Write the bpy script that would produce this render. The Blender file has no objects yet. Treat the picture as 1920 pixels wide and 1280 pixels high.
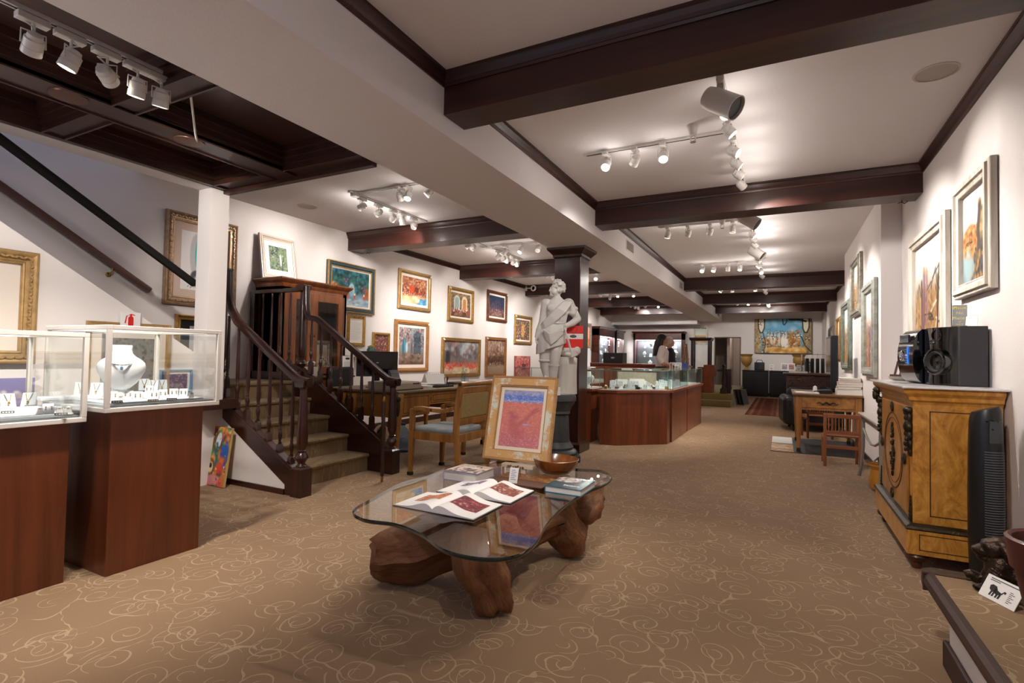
import bpy, bmesh, math, random
import numpy as np
from math import sin, cos, pi, radians as R, atan2, hypot
from mathutils import Vector, Matrix
random.seed(7)
S = bpy.context.scene
COL = S.collection
# ---------------------------------------------------------------- camera
EYE = 1.15
FPX = 980.43
_y, _p, _r = 0.475842, 0.0281525, 0.01898576
fw = Vector((-sin(_y)*cos(_p), cos(_y)*cos(_p), sin(_p)))
_rt = Vector((cos(_y), sin(_y), 0)); _up = _rt.cross(fw)
rt = cos(_r)*_rt + sin(_r)*_up
up = -sin(_r)*_rt + cos(_r)*_up
cd = bpy.data.cameras.new('camera'); cam = bpy.data.objects.new('camera', cd); COL.objects.link(cam)
cd.sensor_width = 36; cd.lens = FPX/1920*36; cd.clip_start = .02; cd.clip_end = 100
cam.matrix_world = Matrix(((rt.x, up.x, -fw.x, 0), (rt.y, up.y, -fw.y, 0), (rt.z, up.z, -fw.z, EYE), (0, 0, 0, 1)))
S.camera = cam
# ---------------------------------------------------------------- world, daylight, exposure
W = bpy.data.worlds.new('world'); S.world = W; W.use_nodes = True
W.node_tree.nodes['Background'].inputs[0].default_value = (.62, .70, 1, 1)
W.node_tree.nodes['Background'].inputs[1].default_value = .35
vs = S.view_settings
vs.view_transform = 'Standard'; vs.look = 'None'; vs.gamma = 1; vs.use_curve_mapping = False; vs.exposure = 0.66
S.cycles.max_bounces = 8; S.cycles.diffuse_bounces = 4; S.cycles.glossy_bounces = 4
S.cycles.transparent_max_bounces = 16; S.cycles.transmission_bounces = 8
S.cycles.caustics_reflective = False; S.cycles.caustics_refractive = False
S.cycles.sample_clamp_indirect = 4; S.cycles.use_denoising = True
def area(name, loc, rot, sx, sy, power, color):
    l = bpy.data.lights.new(name, 'AREA'); l.shape = 'RECTANGLE'; l.size = sx; l.size_y = sy
    l.energy = power; l.color = color
    o = bpy.data.objects.new(name, l); COL.objects.link(o); o.location = loc; o.rotation_euler = rot
    return o
# daylight coming in through the street windows behind the photographer
area('window_daylight', (-4.1, -2.95, 1.75), (R(-90), 0, 0), 2.6, 2.3, 480, (.53, .64, 1))
area('window_daylight', (-.6, -2.95, 1.6), (R(-90), 0, 0), 2.6, 2.2, 60, (.84, .89, 1))
# point lights without fixtures, added behind the photographer as warm foreground fill
for _k, _l in enumerate(((-.4, -1.6, 2.7), (-.4, .2, 2.7), (-3.3, -1.2, 2.42), (-3.3, .45, 2.42))):
    _d = bpy.data.lights.new('fill_light', 'POINT'); _d.energy = 4; _d.color = (1, .92, .85); _d.shadow_soft_size = .15
    _o = bpy.data.objects.new('fill_light', _d); COL.objects.link(_o); _o.location = _l
for _l, _t, _e in (((-.33, .9, 2.75), (-1.46, 2.95, .75), 75), ((-.33, 1.5, 2.75), (-1.35, 2.5, .43), 40), ((-.33, .4, 2.75), (.85, 3.5, .7), 130)):   # unseen spots without fixtures, added to light easel painting, table and burl cabinet
    _d = bpy.data.lights.new('fill_light', 'SPOT'); _d.energy = _e; _d.color = (1, .935, .87); _d.spot_size = R(48); _d.spot_blend = .8; _d.shadow_soft_size = .03
    _o = bpy.data.objects.new('fill_light', _d); COL.objects.link(_o); _o.location = _l; _o.rotation_euler = (Vector(_t)-Vector(_l)).to_track_quat('-Z', 'Y').to_euler()
_d = bpy.data.lights.new('hallway_fill', 'POINT'); _d.energy = 14; _d.color = (1, .92, .84); _d.shadow_soft_size = .1   # unseen light added to brighten the hallway beyond the doorway
_o = bpy.data.objects.new('hallway_fill', _d); COL.objects.link(_o); _o.location = (-1.2, 20.6, 2.3)
# ---------------------------------------------------------------- pixel -> place on a real plane (frame 1920 x 1280)
EYEV = Vector((0, 0, EYE))
def ray(x, y): return rt*((x-960)/FPX) + up*((640-y)/FPX) + fw
def atz(x, y, z): d = ray(x, y); return EYEV + d*((z-EYE)/d.z)
def atx(x, y, X): d = ray(x, y); return EYEV + d*(X/d.x)
def aty(x, y, Y): d = ray(x, y); return EYEV + d*(Y/d.y)
# ---------------------------------------------------------------- materials
def hexc(h):
    c = [int(h[i:i+2], 16)/255 for i in (0, 2, 4)]
    return tuple(v/12.92 if v <= .04045 else ((v+.055)/1.055)**2.4 for v in c)
def col3(c): return hexc(c) if isinstance(c, str) else c
MC = {}
def _new(name):
    m = bpy.data.materials.new(name); m.use_nodes = True
    return m, m.node_tree.nodes, m.node_tree.links, m.node_tree.nodes['Principled BSDF']
def mat(c, rough=.5, metal=0, spec=.5, bump=0, bscale=60, var=0, vscale=8, emit=0, coat=0, alpha=1, trans=0):
    key = ('m', c, rough, metal, spec, bump, bscale, var, vscale, emit, coat, alpha, trans)
    if key in MC: return MC[key]
    m, N, L, b = _new('surface')
    rgb = col3(c)
    b.inputs['Base Color'].default_value = (*rgb, 1)
    b.inputs['Roughness'].default_value = rough; b.inputs['Metallic'].default_value = metal
    b.inputs['Specular IOR Level'].default_value = spec
    b.inputs['Coat Weight'].default_value = coat; b.inputs['Coat Roughness'].default_value = .12
    b.inputs['Transmission Weight'].default_value = trans; b.inputs['Alpha'].default_value = alpha
    if emit:
        b.inputs['Emission Color'].default_value = (*rgb, 1); b.inputs['Emission Strength'].default_value = emit
    if bump or var:
        tc = N.new('ShaderNodeTexCoord')
    if bump:
        n = N.new('ShaderNodeTexNoise'); n.inputs['Scale'].default_value = bscale; n.inputs['Detail'].default_value = 4
        L.new(tc.outputs['Object'], n.inputs['Vector'])
        bp = N.new('ShaderNodeBump'); bp.inputs['Strength'].default_value = bump; bp.inputs['Distance'].default_value = .01
        L.new(n.outputs['Fac'], bp.inputs['Height']); L.new(bp.outputs[0], b.inputs['Normal'])
    if var:
        n = N.new('ShaderNodeTexNoise'); n.inputs['Scale'].default_value = vscale; n.inputs['Detail'].default_value = 6
        L.new(tc.outputs['Object'], n.inputs['Vector'])
        r = N.new('ShaderNodeValToRGB')
        r.color_ramp.elements[0].position = .3; r.color_ramp.elements[1].position = .7
        r.color_ramp.elements[0].color = (*[v*(1-var) for v in rgb], 1); r.color_ramp.elements[1].color = (*[min(1, v*(1+var)) for v in rgb], 1)
        L.new(n.outputs['Fac'], r.inputs[0]); L.new(r.outputs[0], b.inputs['Base Color'])
    MC[key] = m
    return m
def wood(c1, c2, axis='z', scale=14, rough=.35, coat=.2, stretch=.07, burl=0, bump=.05):
    key = ('w', c1, c2, axis, scale, rough, coat, stretch, burl)
    if key in MC: return MC[key]
    m, N, L, b = _new('wood')
    tc = N.new('ShaderNodeTexCoord'); mp = N.new('ShaderNodeMapping')
    s = [scale]*3; s['xyz'.index(axis)] = scale*stretch
    mp.inputs['Scale'].default_value = s
    L.new(tc.outputs['Object'], mp.inputs['Vector'])
    n = N.new('ShaderNodeTexNoise'); n.inputs['Scale'].default_value = 1; n.inputs['Detail'].default_value = 7
    n.inputs['Roughness'].default_value = .65; n.inputs['Distortion'].default_value = .6+burl*3
    L.new(mp.outputs[0], n.inputs['Vector'])
    r = N.new('ShaderNodeValToRGB'); r.color_ramp.elements[0].position = .33; r.color_ramp.elements[1].position = .68
    r.color_ramp.elements[0].color = (*col3(c1), 1); r.color_ramp.elements[1].color = (*col3(c2), 1)
    L.new(n.outputs['Fac'], r.inputs[0]); L.new(r.outputs[0], b.inputs['Base Color'])
    bp = N.new('ShaderNodeBump'); bp.inputs['Strength'].default_value = bump; bp.inputs['Distance'].default_value = .01
    L.new(n.outputs['Fac'], bp.inputs['Height']); L.new(bp.outputs[0], b.inputs['Normal'])
    b.inputs['Roughness'].default_value = rough; b.inputs['Coat Weight'].default_value = coat; b.inputs['Coat Roughness'].default_value = .15
    MC[key] = m
    return m
def glassmat(tint=(.985, .995, .99), rough=0.0, key='g', ior=1.45):
    # thin pane: clear with a fresnel reflection
    k = ('glass', tint, rough, ior)
    if k in MC: return MC[k]
    m, N, L, b = _new('glass')
    N.remove(b)
    t = N.new('ShaderNodeBsdfTransparent'); t.inputs[0].default_value = (*tint, 1)
    g = N.new('ShaderNodeBsdfGlossy'); g.inputs['Roughness'].default_value = rough; g.inputs[0].default_value = (1, 1, 1, 1)
    f = N.new('ShaderNodeFresnel'); ge = N.new('ShaderNodeNewGeometry')   # same reflection from either side of the thin pane
    L.new(math_node(N, L, 'ADD', ior, math_node(N, L, 'MULTIPLY', ge.outputs['Backfacing'], 1/ior-ior)), f.inputs[0])
    mx = N.new('ShaderNodeMixShader')
    L.new(f.outputs[0], mx.inputs[0]); L.new(t.outputs[0], mx.inputs[1]); L.new(g.outputs[0], mx.inputs[2])
    L.new(mx.outputs[0], N['Material Output'].inputs[0])
    MC[k] = m
    return m
def artmat(rough=.55, spec=.3):
    k = ('art', rough)
    if k in MC: return MC[k]
    m, N, L, b = _new('painted_picture')
    a = N.new('ShaderNodeVertexColor'); a.layer_name = 'paint'
    L.new(a.outputs[0], b.inputs['Base Color']); b.inputs['Roughness'].default_value = rough; b.inputs['Specular IOR Level'].default_value = spec
    MC[k] = m
    return m
def math_node(N, L, op, a, b=None, c=None):
    n = N.new('ShaderNodeMath'); n.operation = op
    for i, v in enumerate((a, b, c)):
        if v is None: continue
        if isinstance(v, (int, float)): n.inputs[i].default_value = v
        else: L.new(v, n.inputs[i])
    return n.outputs[0]
def carpet(base='8c7054', line='b59d7e', scroll=1.0, key='floor'):
    k = ('carpet', base, line, key)
    if k in MC: return MC[k]
    m, N, L, b = _new('scroll_carpet')
    M = lambda *a: math_node(N, L, *a)
    tc = N.new('ShaderNodeTexCoord')
    # gentle warp so that the scrolls are hand drawn
    wn = N.new('ShaderNodeTexNoise'); wn.inputs['Scale'].default_value = 3; wn.inputs['Detail'].default_value = 2
    L.new(tc.outputs['Object'], wn.inputs['Vector'])
    ws = N.new('ShaderNodeVectorMath'); ws.operation = 'MULTIPLY_ADD'
    L.new(wn.outputs['Color'], ws.inputs[0]); ws.inputs[1].default_value = (.10, .10, 0); L.new(tc.outputs['Object'], ws.inputs[2])
    masks = []
    for scale, off, rmax, pitch, thick in ((4.9, 0, .088, .042, .06), (4.3, 7.3, .055, .034, .065)):
        mp = N.new('ShaderNodeMapping'); mp.inputs['Location'].default_value = (off, off*1.7, 0)
        L.new(ws.outputs[0], mp.inputs['Vector'])
        v = N.new('ShaderNodeTexVoronoi'); v.voronoi_dimensions = '2D'; v.inputs['Scale'].default_value = scale; v.inputs['Randomness'].default_value = .75
        L.new(mp.outputs[0], v.inputs['Vector'])
        d = N.new('ShaderNodeVectorMath'); d.operation = 'SUBTRACT'
        L.new(mp.outputs[0], d.inputs[0]); L.new(v.outputs['Position'], d.inputs[1])
        sp = N.new('ShaderNodeSeparateXYZ'); L.new(d.outputs[0], sp.inputs[0])
        sc = N.new('ShaderNodeSeparateColor'); L.new(v.outputs['Color'], sc.inputs[0])
        hand = M('SIGN', M('SUBTRACT', sc.outputs[0], .5))
        ang = M('ADD', M('MULTIPLY', M('ARCTAN2', sp.outputs[1], sp.outputs[0]), hand), M('MULTIPLY', sc.outputs[1], 6.283))
        r = M('SQRT', M('ADD', M('MULTIPLY', sp.outputs[0], sp.outputs[0]), M('MULTIPLY', sp.outputs[1], sp.outputs[1])))
        t = M('FRACT', M('SUBTRACT', M('DIVIDE', r, pitch), M('DIVIDE', ang, 6.283)))
        band = M('LESS_THAN', M('ABSOLUTE', M('SUBTRACT', t, .5)), M('ADD', thick, M('MULTIPLY', M('SINE', M('MULTIPLY', ang, 1.5)), thick*.45)))
        # the scroll opens: visible radius shrinks along the turn
        lim = M('ADD', rmax, M('MULTIPLY', M('SINE', ang), .03))
        masks.append(M('MULTIPLY', M('MULTIPLY', band, M('LESS_THAN', r, lim)), M('GREATER_THAN', r, .018)))
    # vine stems joining the scrolls, with leafy swelling
    v = N.new('ShaderNodeTexVoronoi'); v.voronoi_dimensions = '2D'; v.feature = 'DISTANCE_TO_EDGE'; v.inputs['Scale'].default_value = 3.3; v.inputs['Randomness'].default_value = .9
    wn2 = N.new('ShaderNodeTexNoise'); wn2.inputs['Scale'].default_value = 5; L.new(tc.outputs['Object'], wn2.inputs['Vector'])
    ws2 = N.new('ShaderNodeVectorMath'); ws2.operation = 'MULTIPLY_ADD'
    L.new(wn2.outputs['Color'], ws2.inputs[0]); ws2.inputs[1].default_value = (.22, .22, 0); L.new(tc.outputs['Object'], ws2.inputs[2])
    L.new(ws2.outputs[0], v.inputs['Vector'])
    ln = N.new('ShaderNodeTexNoise'); ln.inputs['Scale'].default_value = 11; ln.inputs['Detail'].default_value = 1; L.new(tc.outputs['Object'], ln.inputs['Vector'])
    th = M('MULTIPLY', M('POWER', ln.outputs['Fac'], 4), .105)
    masks.append(M('LESS_THAN', v.outputs['Distance'], th))
    mk = masks[0]
    for q in masks[1:]: mk = M('MAXIMUM', mk, q)
    mk = M('MULTIPLY', mk, scroll)
    n = N.new('ShaderNodeTexNoise'); n.inputs['Scale'].default_value = 260; n.inputs['Detail'].default_value = 3
    L.new(tc.outputs['Object'], n.inputs['Vector'])
    big = N.new('ShaderNodeTexNoise'); big.inputs['Scale'].default_value = 1.3; big.inputs['Detail'].default_value = 3; L.new(tc.outputs['Object'], big.inputs['Vector'])
    mk = M('MULTIPLY', mk, M('ADD', .42, M('MULTIPLY', n.outputs['Fac'], .65)))
    mx = N.new('ShaderNodeMix'); mx.data_type = 'RGBA'
    L.new(mk, mx.inputs[0]); mx.inputs[6].default_value = (*hexc(base), 1); mx.inputs[7].default_value = (*hexc(line), 1)
    sh = N.new('ShaderNodeMix'); sh.data_type = 'RGBA'; sh.blend_type = 'MULTIPLY'; sh.inputs[0].default_value = 1
    g = M('ADD', .68, M('ADD', M('MULTIPLY', n.outputs['Fac'], .4), M('MULTIPLY', big.outputs['Fac'], .24)))
    cb = N.new('ShaderNodeCombineColor')
    for i in range(3): L.new(g, cb.inputs[i])
    L.new(mx.outputs[2], sh.inputs[6]); L.new(cb.outputs[0], sh.inputs[7])
    L.new(sh.outputs[2], b.inputs['Base Color'])
    b.inputs['Roughness'].default_value = .95; b.inputs['Specular IOR Level'].default_value = .08
    b.inputs['Sheen Weight'].default_value = .15
    bp = N.new('ShaderNodeBump'); bp.inputs['Strength'].default_value = .35; bp.inputs['Distance'].default_value = .004
    L.new(M('ADD', n.outputs['Fac'], M('MULTIPLY', mk, .8)), bp.inputs['Height']); L.new(bp.outputs[0], b.inputs['Normal'])
    MC[k] = m
    return m
WALL = mat('e8e1de', .75, spec=.2, bump=.12, bscale=120)
CEIL = mat('ece8e9', .85, spec=.15, bump=.15, bscale=90)
DARK = wood('1e0c08', '431c13', 'x', 9, .42, .08)
DARKY = wood('1e0c08', '431c13', 'y', 9, .42, .08)
DARKZ = wood('1c0a07', '3c180f', 'z', 12, .28, .35)
CARPET = carpet()
STAIRC = carpet('7c6648', '98805c', 1.0, 'stair')
CHERRY = wood('5a2911', '7c4020', 'z', 10, .38, .15, .06)
WHITEP = mat('e9e2da', .45)
WHITE = mat('f2f0ee', .5)
SILVER = mat('b9bdc0', .3, 1)
CHROME = mat('d8d8da', .12, 1)
BLACK = mat('0b0b0d', .35)
GLOSSBLACK = mat('060608', .08, coat=.6)
BRASS = mat('a4813c', .3, 1)
BRONZE = mat('3f372a', .42, .8, bump=.3, bscale=90, var=.4, vscale=30)
GLASS = glassmat()
GLASSG = glassmat((.945, .98, .965))
CREAM = mat('efe4d6', .7)
PAPER = mat('f0ece8', .7)
# ---------------------------------------------------------------- mesh building
class MB:
    def __init__(s): s.v = []; s.f = []; s.mi = []; s.M = Matrix.Identity(4); s.cur = 0; s.flat = set()
    def at(s, loc=(0, 0, 0), rz=0, rx=0, ry=0):
        s.M = Matrix.Translation(loc) @ Matrix.Rotation(rz, 4, 'Z') @ Matrix.Rotation(ry, 4, 'Y') @ Matrix.Rotation(rx, 4, 'X'); return s
    def add(s, vs, fs):
        o = len(s.v)
        s.v += [s.M @ Vector(v) for v in vs]
        for f in fs: s.f.append([i+o for i in f]); s.mi.append(s.cur)
        return s
    def box(s, x0, x1, y0, y1, z0, z1):
        return s.add([(x, y, z) for x in (x0, x1) for y in (y0, y1) for z in (z0, z1)],
                     [(0, 1, 3, 2), (4, 6, 7, 5), (0, 4, 5, 1), (2, 3, 7, 6), (0, 2, 6, 4), (1, 5, 7, 3)])
    def prism(s, poly, z0, z1):
        n = len(poly)
        return s.add([(x, y, z0) for x, y in poly]+[(x, y, z1) for x, y in poly],
                     [tuple(range(n-1, -1, -1)), tuple(range(n, 2*n))]+[(i, (i+1) % n, n+(i+1) % n, n+i) for i in range(n)])
    def taper(s, p0, p1):  # loft between two 3D loops with end caps
        n = len(p0)
        return s.add(list(p0)+list(p1), [tuple(range(n-1, -1, -1)), tuple(range(n, 2*n))]+[(i, (i+1) % n, n+(i+1) % n, n+i) for i in range(n)])
    def rings(s, loops, cap=True, closed=False):
        n = len(loops[0]); o = []
        vs = [p for l in loops for p in l]; m = len(loops)
        fs = []
        for k in range(m if closed else m-1):
            a, b = k*n, ((k+1) % m)*n
            for i in range(n): fs.append((a+i, a+(i+1) % n, b+(i+1) % n, b+i))
        if cap and not closed: fs += [tuple(range(n-1, -1, -1)), tuple(range((m-1)*n, m*n))]
        return s.add(vs, fs)
    def lathe(s, prof, n=24, c=(0, 0, 0), cap=True, sx=1, sy=1):
        return s.rings([[(c[0]+r*cos(2*pi*i/n)*sx, c[1]+r*sin(2*pi*i/n)*sy, c[2]+z) for i in range(n)] for r, z in prof], cap)
    def sq(s, prof, c=(0, 0, 0)):  # square "lathe"
        return s.rings([[(c[0]+a*r, c[1]+b*r, c[2]+z) for a, b in ((-1, -1), (1, -1), (1, 1), (-1, 1))] for r, z in prof])
    def tube(s, pts, r, n=8, flat=1.0):
        pts = [Vector(p) for p in pts]; k = len(pts)
        rs = r if isinstance(r, (list, tuple)) else [r]*k
        loops = []; prev = None
        for i in range(k):
            t = (pts[min(i+1, k-1)]-pts[max(i-1, 0)]).normalized()
            if prev is None:
                a = Vector((0, 0, 1)) if abs(t.z) < .9 else Vector((1, 0, 0))
                u = t.cross(a).normalized()
            else:
                u = (prev - t*prev.dot(t)).normalized()
            w = t.cross(u); prev = u
            loops.append([pts[i]+u*(rs[i]*cos(2*pi*j/n))+w*(rs[i]*flat*sin(2*pi*j/n)) for j in range(n)])
        return s.rings(loops)
    def ball(s, c, rx, ry=None, rz=None, n=12, m=8, fn=None):
        ry = ry or rx; rz = rz or rx
        loops = []
        for k in range(1, m):
            t = pi*k/m
            loops.append([(c[0]+rx*sin(t)*cos(2*pi*i/n), c[1]+ry*sin(t)*sin(2*pi*i/n), c[2]-rz*cos(t)) for i in range(n)])
        if fn: loops = [[fn(p) for p in l] for l in loops]
        return s.rings(loops)
    def quad(s, a, b, c, d): return s.add([a, b, c, d], [(0, 1, 2, 3)])
    def build(s, name, m=None, parent=None, smooth=False, bevel=0, world=False, sub=0, seg=2):
        me = bpy.data.meshes.new(name)
        vs = s.v
        if parent is not None and world:
            inv = XF[parent.name].inverted(); vs = [inv @ Vector(v) for v in vs]
        me.from_pydata([tuple(v) for v in vs], [], s.f)
        ms = m if isinstance(m, (list, tuple)) else [m]
        for q in ms: me.materials.append(q)
        if len(ms) > 1: me.polygons.foreach_set('material_index', s.mi)
        bm = bmesh.new(); bm.from_mesh(me); bmesh.ops.recalc_face_normals(bm, faces=bm.faces); bm.to_mesh(me); bm.free()
        if smooth:
            me.polygons.foreach_set('use_smooth', [True]*len(me.polygons))
            try: me.set_sharp_from_angle(angle=R(smooth if smooth is not True else 40))
            except Exception: pass
        o = bpy.data.objects.new(name, me); COL.objects.link(o)
        XF[o.name] = Matrix.Identity(4)
        if parent is not None:
            o.parent = parent; XF[o.name] = XF[parent.name].copy()
        if bevel:
            b = o.modifiers.new('edge', 'BEVEL'); b.width = bevel; b.segments = seg; b.limit_method = 'ANGLE'; b.angle_limit = R(35)
        if sub:
            q = o.modifiers.new('soft', 'SUBSURF'); q.levels = sub; q.render_levels = sub
        return o
XF = {}
def tag(o, label=None, cat=None, group=None, kind=None):
    if label: o['label'] = label
    if cat: o['category'] = cat
    if group: o['group'] = group
    if kind: o['kind'] = kind
    return o
def thing(name, label, cat, loc=(0, 0, 0), rz=0, group=None):
    o = bpy.data.objects.new(name, None); COL.objects.link(o); o.empty_display_size = .1
    o.location = loc; o.rotation_euler = (0, 0, rz)
    XF[o.name] = Matrix.Translation(loc) @ Matrix.Rotation(rz, 4, 'Z')
    return tag(o, label, cat, group)
def structure(name, mb, m, **k): return tag(mb.build(name, m, **k), kind='structure')
KIDS = {}
def kids(o): return [c for c in COL.objects if c.parent == o]
def dup(root, loc, rz=0, label=None, group=None, parent=None):
    r = root.copy(); COL.objects.link(r); r.location = loc; r.rotation_euler = (0, 0, rz)
    XF[r.name] = Matrix.Translation(loc) @ Matrix.Rotation(rz, 4, 'Z')
    if label: r['label'] = label
    if group: r['group'] = group
    for c in root.children:
        d = c.copy(); COL.objects.link(d); d.parent = r
        for g in c.children:
            e = g.copy(); COL.objects.link(e); e.parent = d
    return r
def dup_at(root, M, label=None, group=None):
    r = dup(root, (0, 0, 0), 0, label, group); r.matrix_basis = M; XF[r.name] = M.copy(); return r
ORD = ['first', 'second', 'third', 'fourth', 'fifth', 'sixth', 'seventh', 'eighth', 'ninth', 'tenth', 'eleventh', 'twelfth', 'thirteenth', 'fourteenth', 'fifteenth', 'sixteenth']
# ================================================================ the room
XL, XR, XB, XF_ = -5.5, 1.067, .894, 1.16
YB = 19.4
ZC, ZS, ZBM = 2.862, 2.497, 2.61
SL, SR = -2.555, -1.835
structure('floor', MB().box(-5.7, 1.4, -3.2, 22, -.1, 0), CARPET)
structure('ceiling', MB().box(SR-.02, 1.3, -3.2, YB+.1, ZC, ZC+.1), CEIL)
structure('ceiling', MB().box(-5.7, SL+.02, 2.74, YB+.1, ZC, ZC+.1), CEIL)
structure('ceiling', MB().box(-5.7, -4.2, -3.2, 2.84, 4.2, 4.3), CEIL)
structure('ceiling_soffit', MB().box(SL, SR, -3.2, YB, ZS, ZC+.05), CEIL)
structure('wall_left', MB().box(XL-.12, XL, -3.2, YB+.1, 0, 4.25), WALL)
structure('wall_right', MB().box(XR, XR+.12, -3.2, 6.39, 0, 2.95), WALL)
structure('wall_right', MB().box(XB, XR+.12, 6.388, 9.81, 0, 2.95), WALL)
structure('wall_right', MB().box(XF_, XF_+.12, 9.81, YB+.1, 0, 2.95), WALL)
structure('wall_stairwell', MB().box(-5.5, -4.19, 2.80, 2.86, ZC, 4.25), WALL)
# back wall with the doorway
DX0, DX1, DZ1 = -2.04, -1.26, 1.92
b = MB(); b.box(XL, DX0, YB, YB+.14, 0, 2.95).box(DX1, 1.3, YB, YB+.14, 0, 2.95).box(DX0, DX1, YB, YB+.14, DZ1, 2.95)
structure('wall_back', b, WALL)
b = MB(); b.box(-2.9, -2.8, YB+.14, 22, 0, 2.6).box(-.6, -.5, YB+.14, 22, 0, 2.6).box(-2.9, -.5, 21.9, 22, 0, 2.6).box(-2.9, -.5, YB+.14, 22, 2.5, 2.6).box(-1.75, -1.65, 20.4, 22, 0, 2.5)
structure('wall_hallway', b, mat('a89a90', .8))
b = MB(); t = .035
b.box(DX0-t, DX0, YB-.015, YB+.15, .3, DZ1+t).box(DX1, DX1+t, YB-.015, YB+.15, .3, DZ1+t).box(DX0-t, DX1+t, YB-.015, YB+.15, DZ1, DZ1+t)
tag(b.build('trim_doorway', mat('6d5a4c', .5)), kind='structure')
# bulkhead over the jewellery alcove
structure('ceiling_bulkhead', MB().box(XL, SL+.02, 18.6, YB, 2.36, ZC), CEIL)
# front wall behind the photographer with its two street windows
b = MB(); b.box(-5.7, 1.3, -3.2, -3.0, 0, .55).box(-5.7, 1.3, -3.2, -3.0, 2.95, 4.3).box(-5.7, -5.45, -3.2, -3.0, .55, 2.95).box(-2.75, -1.95, -3.2, -3.0, .55, 2.95).box(.75, 1.3, -3.2, -3.0, .55, 2.95)
structure('wall_front', b, WALL)
# beams: dark box with a crown moulding along its upper edges
def crown_profile(h=.085, d=.04):
    return [(0, 0), (.25*d, .0), (.35*d, .18*h), (.30*d, .25*h), (.55*d, .45*h), (.85*d, .75*h), (d, .8*h), (d, h), (0, h)]
def crown_x(b, x0, x1, y, side, z=ZC):   # runs along X, sticks out towards side*Y
    h = .085; P = [(y+side*a*1.0, z-h+c) for a, c in crown_profile()]
    b.taper([(x0, p, q) for p, q in P], [(x1, p, q) for p, q in P])
def crown_y(b, y0, y1, x, side, z=ZC):
    h = .085; P = [(x+side*a, z-h+c) for a, c in crown_profile()]
    b.taper([(p, y0, q) for p, q in P], [(p, y1, q) for p, q in P])
beamsR = [(2.595, 2.825), (5.51, 5.785), (11.44, 11.70), (14.40, 14.66), (17.40, 17.66)]
beamsL = [(5.51, 5.785), (8.42, 8.69), (11.32, 11.58), (14.40, 14.66), (17.20, 17.46)]
for y0, y1 in beamsR:
    xr = XR if y1 < 6.4 else XF_
    b = MB(); b.box(SR, xr, y0, y1, ZBM, ZC)
    crown_x(b, SR, xr, y0, -1); crown_x(b, SR, xr, y1, 1)
    structure('ceiling_beam', b, DARK)
for y0, y1 in beamsL:
    b = MB(); b.box(XL, SL, y0, y1, ZBM, ZC)
    crown_x(b, XL, SL, y0, -1); crown_x(b, XL, SL, y1, 1)
    structure('ceiling_beam', b, DARK)
ys = [-3.0]+[v for p in beamsR for v in p]+[YB]
for i in range(0, len(ys), 2):
    y0, y1 = ys[i], ys[i+1]
    b = MB(); crown_y(b, y0, y1, SR, 1); structure('trim_1', b, DARKY)
    if y1 < 6.4:
        b = MB(); crown_y(b, y0, y1, XR, -1); structure('trim_2', b, DARKY)
    elif y0 > 9.9:
        b = MB(); crown_y(b, y0, y1, XF_, -1); structure('trim_2', b, DARKY)
b = MB(); crown_x(b, SR, XF_, YB, -1); structure('trim_3', b, DARK)
ys = [v for p in beamsL for v in p][1:]+[18.6]
for i in range(0, len(ys), 2):
    b = MB(); crown_y(b, ys[i], ys[i+1], XL, 1); structure('trim_4', b, DARKY)
# coffered wooden ceiling above the display cases
CX0, CX1, CY1 = -4.19, SL, 2.764
b = MB(); zb = 2.5
b.box(CX0, CX1, -3.1, CY1, 2.66, 2.72)                      # panel field
xs_ = [CX0+.07, -3.53, -3.30, CX1]
ys_ = [(-3.1, -1.56), (-1.44, -.04), (.08, 1.515), (1.635, CY1-.13)]
b.box(-3.53, -3.30, -3.1, CY1, zb, 2.66).box(CX0, CX0+.07, -3.1, CY1, zb, 2.66)
for xa, xb in ((CX0+.07, -3.53), (-3.30, CX1)):
    for ya, yb in ((-1.56, -1.44), (-.04, .08), (1.515, 1.635), (CY1-.13, CY1)): b.box(xa, xb, ya, yb, zb+.004, 2.66)
    for ya, yb in ys_:
        for d, z0 in ((.050, 2.615), (.034, 2.575), (.020, 2.535)):
            b.box(xa+.001, xa+d, ya, yb, z0, 2.66).box(xb-d, xb-.001, ya, yb, z0, 2.66).box(xa+d, xb-d, ya, ya+d, z0, 2.66).box(xa+d, xb-d, yb-d, yb, z0, 2.66)
        for k in (ya-.006, yb-.006): b.box(xa-.001, xb+.001, k, k+.012, zb-.010, zb+.02)
for x in (-3.53, -3.312, CX0+.064): b.box(x, x+.012, -3.1, CY1-.01, zb-.010, zb+.02)
b.box(CX0-.02, CX1, CY1, CY1+.05, 2.47, 2.52)              # projecting lip at the far edge
b.box(CX0, CX1, CY1+.001, CY1+.02, 2.52, ZC)
structure('ceiling_coffer', b, wood('26130e', '42241a', 'y', 8, .42, .15))
# header and post beside the staircase
structure('wall_header', MB().box(-4.365, -4.19, -3.1, 2.82, ZS, ZC+.1), WALL)
structure('wall_post', MB().box(-4.365, -4.19, 2.665, 2.82, .74, ZS), WALL)
structure('trim_6', MB().box(-4.40, -4.165, 2.64, 2.95, .66, .74), DARK)
# knee wall below the upper flight (its top climbs towards the camera)
kx0, kx1 = -4.46, -4.37
yk = [(2.80, 1.09), (2.80, 0), (-2.8, 0), (-2.8, 4.4), (-1.5, 3.75)]
sl = (1.96-1.60)/(1.47-2.03)
kz = lambda y: 1.587+sl*(y-1.971)
yk = [(2.95, 0), (2.95, kz(2.95)), (-1.0, kz(-1.0)), (-3.0, kz(-1.0)), (-3.0, 0)]
b = MB(); b.taper([(kx0, y, z) for y, z in yk], [(kx1, y, z) for y, z in yk])
structure('wall_stairs', b, WALL)
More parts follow.
